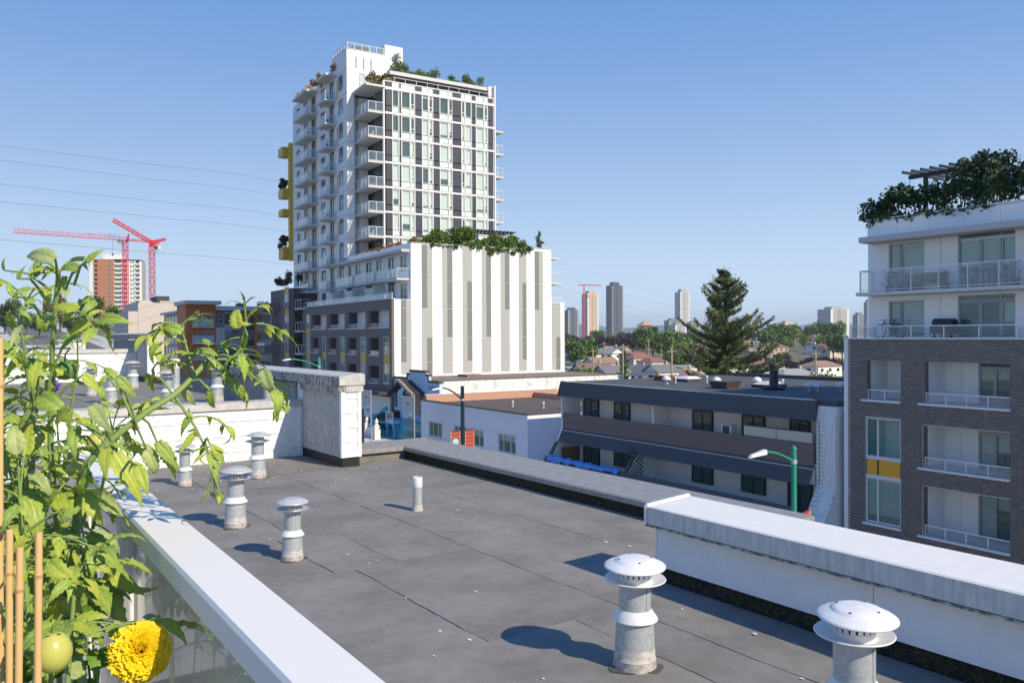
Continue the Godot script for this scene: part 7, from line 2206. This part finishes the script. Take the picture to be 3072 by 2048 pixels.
func plant(label: String, paths: Array, leaf_len: float, leaf_size: float, per: float, sd: int, from_y: float) -> Node3D:
	# paths: [points, base radius, tip radius]; compound leaves leave each path in a spiral above from_y
	rng.seed = sd
	var b: Vector3 = paths[0][0][0]
	var t := thing("tomato_plant", label, "plant", 0.0, b.x, b.y, -b.z, "tomato plants along the guard")
	var st := Bld.new()
	var w := rng.randf() * TAU
	for q in paths:
		var pts := bez(q[0], 26)
		var rad := []
		for i in 27: rad.append(lerpf(q[1], q[2], i / 26.0))
		st.tube(pts, rad, 9)
		var i := 3.0
		while i < 26.0:
			var p: Vector3 = pts[int(i)]
			w += 2.4 + rng.randfn(0, 0.3)
			if p.y > from_y:
				var d := Vector3(cos(w), rng.randf_range(0.1, 0.7), sin(w))
				compound(t, st, p, d, leaf_len * rng.randf_range(0.6, 1.15), leaf_size * rng.randf_range(0.75, 1.15), 2 + rng.randi() % 2, rng.randf_range(0.25, 0.9))
			i += per * rng.randf_range(0.7, 1.3)
		var e: Vector3 = pts[-1] - pts[-3]
		for k in 3: compound(t, st, pts[-1], e.normalized() + Vector3(rng.randfn(0, 0.6), rng.randf_range(-0.2, 0.5), rng.randfn(0, 0.6)), leaf_len * 0.5, leaf_size * 0.7, 1, 0.5)
	part(t, "stem", st, "stem_green")
	return t

func tomatoes() -> void:
	# main plant with the long branch that leans out over the rail
	var main := [pt(-0.80, 11.9, 1.6), pt(-0.84, 12.4, 1.57), pt(-0.87, 12.75, 1.56), pt(-0.864, 12.92, 1.55), pt(-0.857, 12.977, 1.54), pt(-0.84, 13.038, 1.52), pt(-0.826, 13.09, 1.5), pt(-0.822, 13.115, 1.5)]
	var branch := [pt(-0.845, 12.45, 1.57), pt(-0.79, 12.7, 1.5), pt(-0.747, 12.782, 1.46), pt(-0.668, 12.861, 1.5), pt(-0.625, 12.896, 1.54), pt(-0.584, 12.96, 1.6)]
	var spray_a := [pt(-0.592, 12.952, 1.59), pt(-0.55, 12.955, 1.6), pt(-0.51, 12.93, 1.6), pt(-0.47, 12.895, 1.6)]
	var spray_b := [pt(-0.63, 12.89, 1.54), pt(-0.595, 12.83, 1.55), pt(-0.575, 12.775, 1.56), pt(-0.567, 12.74, 1.56)]
	var spray_c := [pt(-0.605, 12.93, 1.57), pt(-0.625, 12.99, 1.58), pt(-0.632, 13.02, 1.58)]
	var spray_d := [pt(-0.54, 12.955, 1.6), pt(-0.525, 12.99, 1.6), pt(-0.515, 13.03, 1.6)]
	var t := plant("tall tomato plant with a thick branch leaning over the handrail", [[main, 0.009, 0.004], [branch, 0.008, 0.005], [spray_a, 0.003, 0.0015], [spray_b, 0.003, 0.0015], [spray_c, 0.0028, 0.0015], [spray_d, 0.0025, 0.0015]], 0.075, 0.045, 8.0, 401, 12.3)
	var samples := []
	for q in [main, branch, spray_a, spray_b, spray_c, spray_d]: samples.append_array(bez(q, 30))
	for q in [[pt(-0.92, 11.9, 1.5), pt(-0.95, 12.5, 1.5), pt(-0.98, 12.85, 1.55), pt(-0.965, 13.0, 1.6)], [pt(-0.72, 11.9, 1.3), pt(-0.74, 12.3, 1.3), pt(-0.78, 12.6, 1.32), pt(-0.8, 12.74, 1.34)], [pt(-0.94, 12.4, 1.5), pt(-0.86, 12.7, 1.45), pt(-0.82, 12.88, 1.42)]]: samples.append_array(bez(q, 30))
	var leaves := [
		[-0.754, 13.128, -1.367, -0.816, 13.148, -1.381], [-0.731, 13.114, -1.399, -0.776, 13.132, -1.410], [-0.685, 13.122, -1.333, -0.659, 13.142, -1.329], [-0.853, 13.107, -1.504, -0.814, 13.128, -1.476],
		[-0.849, 13.108, -1.473, -0.841, 13.138, -1.480], [-0.768, 13.104, -1.427, -0.783, 13.079, -1.431], [-0.712, 13.045, -1.355, -0.761, 13.057, -1.368], [-0.685, 13.059, -1.363, -0.690, 13.044, -1.327],
		[-0.745, 13.028, -1.486, -0.688, 13.041, -1.457], [-0.722, 13.015, -1.480, -0.724, 12.954, -1.488], [-0.706, 13.026, -1.382, -0.733, 13.007, -1.364], [-0.740, 13.016, -1.466, -0.747, 12.991, -1.435],
		[-0.910, 13.047, -1.496, -0.914, 12.998, -1.511], [-0.814, 13.011, -1.441, -0.822, 13.038, -1.421], [-0.842, 12.975, -1.421, -0.879, 12.939, -1.431], [-0.796, 12.913, -1.415, -0.861, 12.928, -1.429],
		[-0.829, 12.884, -1.507, -0.873, 12.887, -1.475], [-0.684, 12.932, -1.430, -0.652, 12.896, -1.432], [-0.736, 12.931, -1.502, -0.749, 12.911, -1.487], [-0.704, 13.002, -1.583, -0.714, 12.983, -1.552],
		[-0.684, 13.002, -1.561, -0.656, 12.942, -1.556], [-0.624, 13.009, -1.566, -0.667, 13.026, -1.560], [-0.511, 13.015, -1.540, -0.521, 13.063, -1.541], [-0.505, 13.001, -1.579, -0.523, 12.972, -1.596],
		[-0.573, 12.976, -1.533, -0.543, 12.969, -1.515], [-0.466, 12.939, -1.547, -0.451, 12.887, -1.535], [-0.521, 12.912, -1.558, -0.503, 12.876, -1.558], [-0.634, 12.897, -1.590, -0.613, 12.868, -1.598],
		[-0.569, 12.899, -1.555, -0.570, 12.854, -1.563], [-0.693, 12.930, -1.568, -0.685, 12.898, -1.571], [-0.605, 12.852, -1.551, -0.616, 12.822, -1.527], [-0.597, 12.819, -1.549, -0.620, 12.785, -1.536],
		[-0.590, 12.789, -1.584, -0.620, 12.751, -1.598], [-0.561, 12.799, -1.534, -0.536, 12.775, -1.540], [-0.570, 12.776, -1.576, -0.560, 12.719, -1.559], [-0.665, 12.804, -1.544, -0.622, 12.753, -1.544],
		[-0.683, 12.791, -1.541, -0.657, 12.741, -1.533], [-0.605, 12.793, -1.329, -0.577, 12.759, -1.307], [-0.702, 12.723, -1.341, -0.740, 12.708, -1.317], [-0.918, 12.725, -1.512, -0.886, 12.691, -1.531],
		[-0.792, 12.900, -1.378, -0.731, 12.891, -1.340], [-0.737, 12.751, -1.232, -0.742, 12.732, -1.195], [-0.733, 12.679, -1.314, -0.706, 12.664, -1.316], [-0.819, 13.068, -1.358, -0.829, 13.096, -1.352],
		[-0.805, 13.096, -1.347, -0.792, 13.117, -1.344], [-0.927, 13.123, -1.512, -0.935, 13.147, -1.512], [-0.776, 13.052, -1.322, -0.765, 13.072, -1.339], [-0.806, 13.021, -1.354, -0.807, 12.990, -1.327],
		[-0.759, 12.981, -1.393, -0.739, 13.011, -1.395], [-0.766, 12.961, -1.339, -0.764, 12.928, -1.301], [-0.729, 12.937, -1.405, -0.704, 12.906, -1.412], [-0.713, 12.884, -1.332, -0.758, 12.858, -1.349],
		[-0.689, 12.889, -1.354, -0.651, 12.852, -1.333], [-0.794, 12.868, -1.350, -0.833, 12.838, -1.367], [-0.804, 12.832, -1.418, -0.838, 12.801, -1.423], [-0.822, 12.788, -1.520, -0.797, 12.745, -1.532],
		[-0.832, 12.771, -1.426, -0.787, 12.738, -1.399], [-0.855, 12.812, -1.402, -0.845, 12.781, -1.363], [-0.781, 12.735, -1.416, -0.815, 12.708, -1.421], [-0.744, 12.833, -1.402, -0.720, 12.816, -1.420],
		[-0.723, 12.759, -1.404, -0.756, 12.721, -1.409], [-0.776, 12.684, -1.316, -0.798, 12.659, -1.306], [-0.727, 12.668, -1.201, -0.705, 12.640, -1.206], [-0.674, 12.675, -1.196, -0.631, 12.659, -1.164],
		[-0.623, 12.660, -1.160, -0.634, 12.647, -1.125], [-0.810, 12.563, -1.348, -0.779, 12.535, -1.344], [-0.790, 12.551, -1.281, -0.753, 12.527, -1.253]
	]
	rng.seed = 403
	var st := Bld.new()
	for q in leaves:
		var b := Vector3(q[0], q[1], q[2])
		var e := Vector3(q[3], q[4], q[5])
		put_leaflet(t, b, e - b, Vector3(rng.randfn(0, 0.35), 0.55, 0.75), (e - b).length() * 1.12)
		var best: Vector3 = samples[0]
		for s in samples:
			if s.distance_to(b) < best.distance_to(b): best = s
		if best.distance_to(b) > 0.09: best = b + (best - b).normalized() * 0.09 + Vector3(0, -0.03, 0)
		var mid := b.lerp(best, 0.5) + Vector3(0, 0.012, 0)
		st.tube([b, mid, best], [0.0018, 0.0022, 0.0026], 6, false)
		if rng.randf() < 0.7:
			var m2 := b.lerp(mid, 0.5)
			var sd := (e - b).cross(Vector3(0, 0.6, 0.8)).normalized()
			for s in [-1.0, 1.0]: put_leaflet(t, m2, (e - b).normalized() * 0.5 + sd * s + Vector3(0, -0.3, 0), Vector3(0, 0.6, 0.6), (e - b).length() * rng.randf_range(0.3, 0.6))
	part(t, "petiole", st, "stem_green")
	plant("leafy tomato plant standing behind the three bamboo canes", [[[pt(-0.92, 11.9, 1.5), pt(-0.95, 12.5, 1.5), pt(-0.98, 12.85, 1.55), pt(-0.965, 13.0, 1.6), pt(-0.95, 13.07, 1.62)], 0.008, 0.003], [[pt(-0.94, 12.4, 1.5), pt(-0.86, 12.7, 1.45), pt(-0.82, 12.88, 1.42)], 0.006, 0.003], [[pt(-0.95, 12.5, 1.5), pt(-1.02, 12.75, 1.6), pt(-1.04, 12.9, 1.62)], 0.006, 0.003]], 0.16, 0.092, 1.3, 405, 12.2)
	plant("bushy tomato plant at the corner of the guard", [[[pt(-1.1, 11.9, 2.0), pt(-1.1, 12.5, 2.0), pt(-1.06, 12.8, 1.98), pt(-1.03, 12.93, 1.96)], 0.008, 0.003], [[pt(-1.08, 12.3, 2.0), pt(-0.98, 12.6, 1.95), pt(-0.93, 12.78, 1.92)], 0.006, 0.003], [[pt(-1.1, 12.3, 2.0), pt(-1.22, 12.7, 2.1), pt(-1.2, 12.95, 2.1)], 0.006, 0.003], [[pt(-1.1, 12.3, 2.0), pt(-1.1, 12.6, 1.85), pt(-1.04, 12.82, 1.8)], 0.006, 0.003]], 0.16, 0.085, 1.9, 407, 12.15)
	plant("low dense tomato plant beside the bamboo canes", [[[pt(-0.72, 11.9, 1.3), pt(-0.74, 12.3, 1.3), pt(-0.78, 12.6, 1.32), pt(-0.8, 12.74, 1.34)], 0.008, 0.003], [[pt(-0.72, 12.0, 1.3), pt(-0.7, 12.35, 1.28), pt(-0.69, 12.62, 1.3)], 0.006, 0.003], [[pt(-0.74, 12.1, 1.3), pt(-0.82, 12.4, 1.45), pt(-0.84, 12.62, 1.48)], 0.006, 0.003]], 0.14, 0.085, 1.2, 409, 11.95)
	rng.seed = 411
	# broad dark leaves below the handrail
	var bt := thing("basil_plant", "dark broad leaved herb between the post and the marigold", "plant", 0.0, -0.75, 11.9, 1.4)
	var bs := Bld.new()
	for i in 9:
		var o := pt(-0.8 + rng.randfn(0, 0.05), 11.9, 1.5 + rng.randfn(0, 0.06))
		var e := o + Vector3(rng.randfn(0.0, 0.06), rng.randf_range(0.35, 0.66), rng.randfn(0, 0.06))
		bs.tube([o, o.lerp(e, 0.5) + Vector3(0.01, 0, 0), e], [0.004, 0.002], 6, false)
		for k in 12:
			var q := o.lerp(e, 0.25 + 0.75 * k / 11.0)
			var w := k * 2.4 + i
			put_leaflet(bt, q, Vector3(cos(w), rng.randf_range(-0.4, 0.3), sin(w)), Vector3(0, 1, 0.3), rng.randf_range(0.06, 0.1), "broad_leaf")
	part(bt, "stem", bs, "stem_dark")
	# fruit
	for q in [[-0.927, 12.945, 1.6, 0.019, "tomato_dark", "round green tomato hanging behind a leaf stalk"], [-0.839, 12.938, 1.55, 0.02, "tomato_dark", "larger round green tomato beside the main stem"], [-0.835, 12.79, 1.66, 0.021, "tomato_pale", "pale yellow green tomato above the handrail's corner"], [-0.79, 12.76, 1.5, 0.019, "tomato_pale", "pale tomato half hidden at the handrail's end"], [-0.642, 12.562, 1.15, 0.0245, "tomato_pale", "large pale green plum tomato beside the marigold"], [-0.86, 12.70, 1.5, 0.016, "tomato_green", "small green tomato among the low leaves"]]:
		var f := thing("tomato", q[5], "tomato", 0.0, q[0], q[1] - q[3], q[2], "green tomatoes on the vines")
		tomato(f, Vector3(q[0], q[1], -q[2]), q[3], q[4], 1.18 if q[3] > 0.024 else 0.9)

func marigold() -> void:
	M("petal", lin(0.78, 0.52, 0.004), 0.6).backlight_enabled = true
	mats["petal"].backlight = Color(0.8, 0.66, 0.05)
	mats["petal"].vertex_color_use_as_albedo = true
	mats["petal"].albedo_color = Color.WHITE
	M("stem_mari", lin(0.1, 0.2, 0.04), 0.6)
	rng.seed = 421
	var c := Vector3(-0.566, 12.523, -1.25)
	var face := Vector3(0.38, 0.5, 0.78).normalized()
	var t := thing("marigold", "big yellow pompom marigold pressed against the glass guard", "flower", 0.0, c.x, 11.9, -c.z)
	var f := Bld.new()
	var sx := face.cross(Vector3.UP).normalized()
	var sy := sx.cross(face).normalized()
	var R := 0.033
	for i in 760:
		var q := (i + 0.5) / 760.0
		var th := acos(1.0 - 1.42 * q)
		var ph := i * 2.39996 + rng.randfn(0, 0.12)
		th = maxf(0.02, th + rng.randfn(0, 0.06))
		var d := (face * cos(th) + (sx * cos(ph) + sy * sin(ph)) * sin(th)).normalized()
		var rad := R * (0.93 + 0.1 * rng.randf()) * (1.0 - 0.12 * pow(cos(th), 6.0))
		var base := c + d * rad * 0.62
		var tang := (d.cross(face)).normalized()
		if tang.length() < 0.1: tang = sx
		var outw := tang.cross(d).normalized()
		if outw.dot(face) > 0: outw = -outw
		var len := lerpf(0.008, 0.017, smooth(0.1, 1.2, th)) * rng.randf_range(0.75, 1.25)
		var w := lerpf(0.0028, 0.006, smooth(0.1, 1.2, th)) * rng.randf_range(0.7, 1.25)
		f.col = Color(0.86, 0.66, 0.006).lerp(Color(0.95, 0.8, 0.012), rng.randf()) if th > 0.3 else Color(0.6, 0.4, 0.004).lerp(Color(0.9, 0.62, 0.006), rng.randf())
		var tipd := (d + outw * rng.randf_range(0.2, 0.7) + tang * rng.randfn(0, 0.2)).normalized()
		var m := base + d * len * 0.6
		var e := m + tipd * len * 0.7
		f.quad(base - tang * w * 0.4, base + tang * w * 0.4, m + tang * w, m - tang * w)
		var rf := d * rng.randfn(0, 0.0022)
		f.quad(m - tang * w, m + tang * w, e + tang * w * 0.8 + rf, e - rf * 0.6)
		f.tri(m - tang * w, e - rf * 0.6, e - tang * w * 0.8 + rf)
	part(t, "petals", f, "petal", true)
	var s := Bld.new(); s.lathe([[0.004, -0.05], [0.012, -0.035], [0.02, -0.015], [0.018, 0.0]], 14, c); s.tube([c + Vector3(0, -0.03, 0), c + Vector3(-0.02, -0.2, 0.0), Vector3(-0.6, 11.9, -1.25)], [0.0035], 8)
	part(t, "stem", s, "stem_mari")
	for i in 14:
		put_leaflet(t, c + Vector3(rng.randfn(-0.03, 0.02), -0.09 - rng.randf() * 0.2, rng.randfn(-0.03, 0.03)), Vector3(rng.randfn(0, 1), rng.randf_range(-0.2, 0.5), rng.randfn(0, 1)), Vector3.UP, rng.randf_range(0.04, 0.07), "broad_leaf")
	# lavender sprigs deep among the leaves
	M("lavender", lin(0.2, 0.13, 0.42), 0.8)
	for k in 5:
		var lv := thing("lavender_sprig", "thin purple flower spike among the tomato leaves", "flower", 0.0, -1.02 + k * 0.045, 11.9, 1.6 + k * 0.03, "purple flower spikes")
		var o: Vector3 = org[lv]
		var top := Vector3(-1.0 + k * 0.03, [12.98, 12.8, 12.77, 12.95, 12.79][k], -1.58 - k * 0.02)
		var sb := Bld.new(); sb.tube([o, top], [0.0018], 5, false); part(lv, "stem", sb, "stem_green")
		var fb := Bld.new()
		for i in 60:
			fb.col = Color.WHITE
			leaf_quad(fb, top + Vector3(rng.randfn(0, 0.006), -rng.randf() * 0.06, rng.randfn(0, 0.006)), 0.01)
		part(lv, "flower_head", fb, "lavender")

func canes() -> void:
	rng.seed = 431
	for q in [[-0.630, 11.9, 1.03, -0.684, 12.74, 1.12, "bamboo cane beside two others, nearest the planter's end"], [-0.625, 11.9, 1.03, -0.667, 12.717, 1.115, "shortest of three bamboo canes, in the middle"], [-0.60, 11.9, 1.03, -0.644, 12.736, 1.12, "bamboo cane next to the plum tomato"], [-0.76, 11.9, 1.22, -0.806, 13.0, 1.3, "tall bamboo cane among the tomato stems at the picture's edge"]]:
		var t := thing("bamboo_cane", (q[6] as String).replace(" at the picture's edge", ""), "cane", 0.0, q[0], q[1], q[2], "bamboo canes staking the plants")
		var p := Vector3(q[0], q[1], -q[2])
		var e := Vector3(q[3], q[4], -q[5])
		var pts := []
		var rad := []
		var nodes := [0.93, 0.72, 0.5, 0.3, 0.1]
		for i in 61:
			var s := i / 60.0
			pts.append(p.lerp(e, s) + Vector3(sin(s * 7.0) * 0.001, 0, 0))
			var r := 0.0047
			for n in nodes: r += 0.0009 * exp(-pow((s - n) / 0.008, 2.0))
			rad.append(r)
		var k := Bld.new(); k.tube(pts, rad, 12); part(t, "cane", k, "bamboo")
		for n in nodes:
			var c := Bld.new(); c.tube([p.lerp(e, n - 0.0025), p.lerp(e, n + 0.0025)], [0.0058], 12); part(t, "node_ring", c, "bamboo_node")
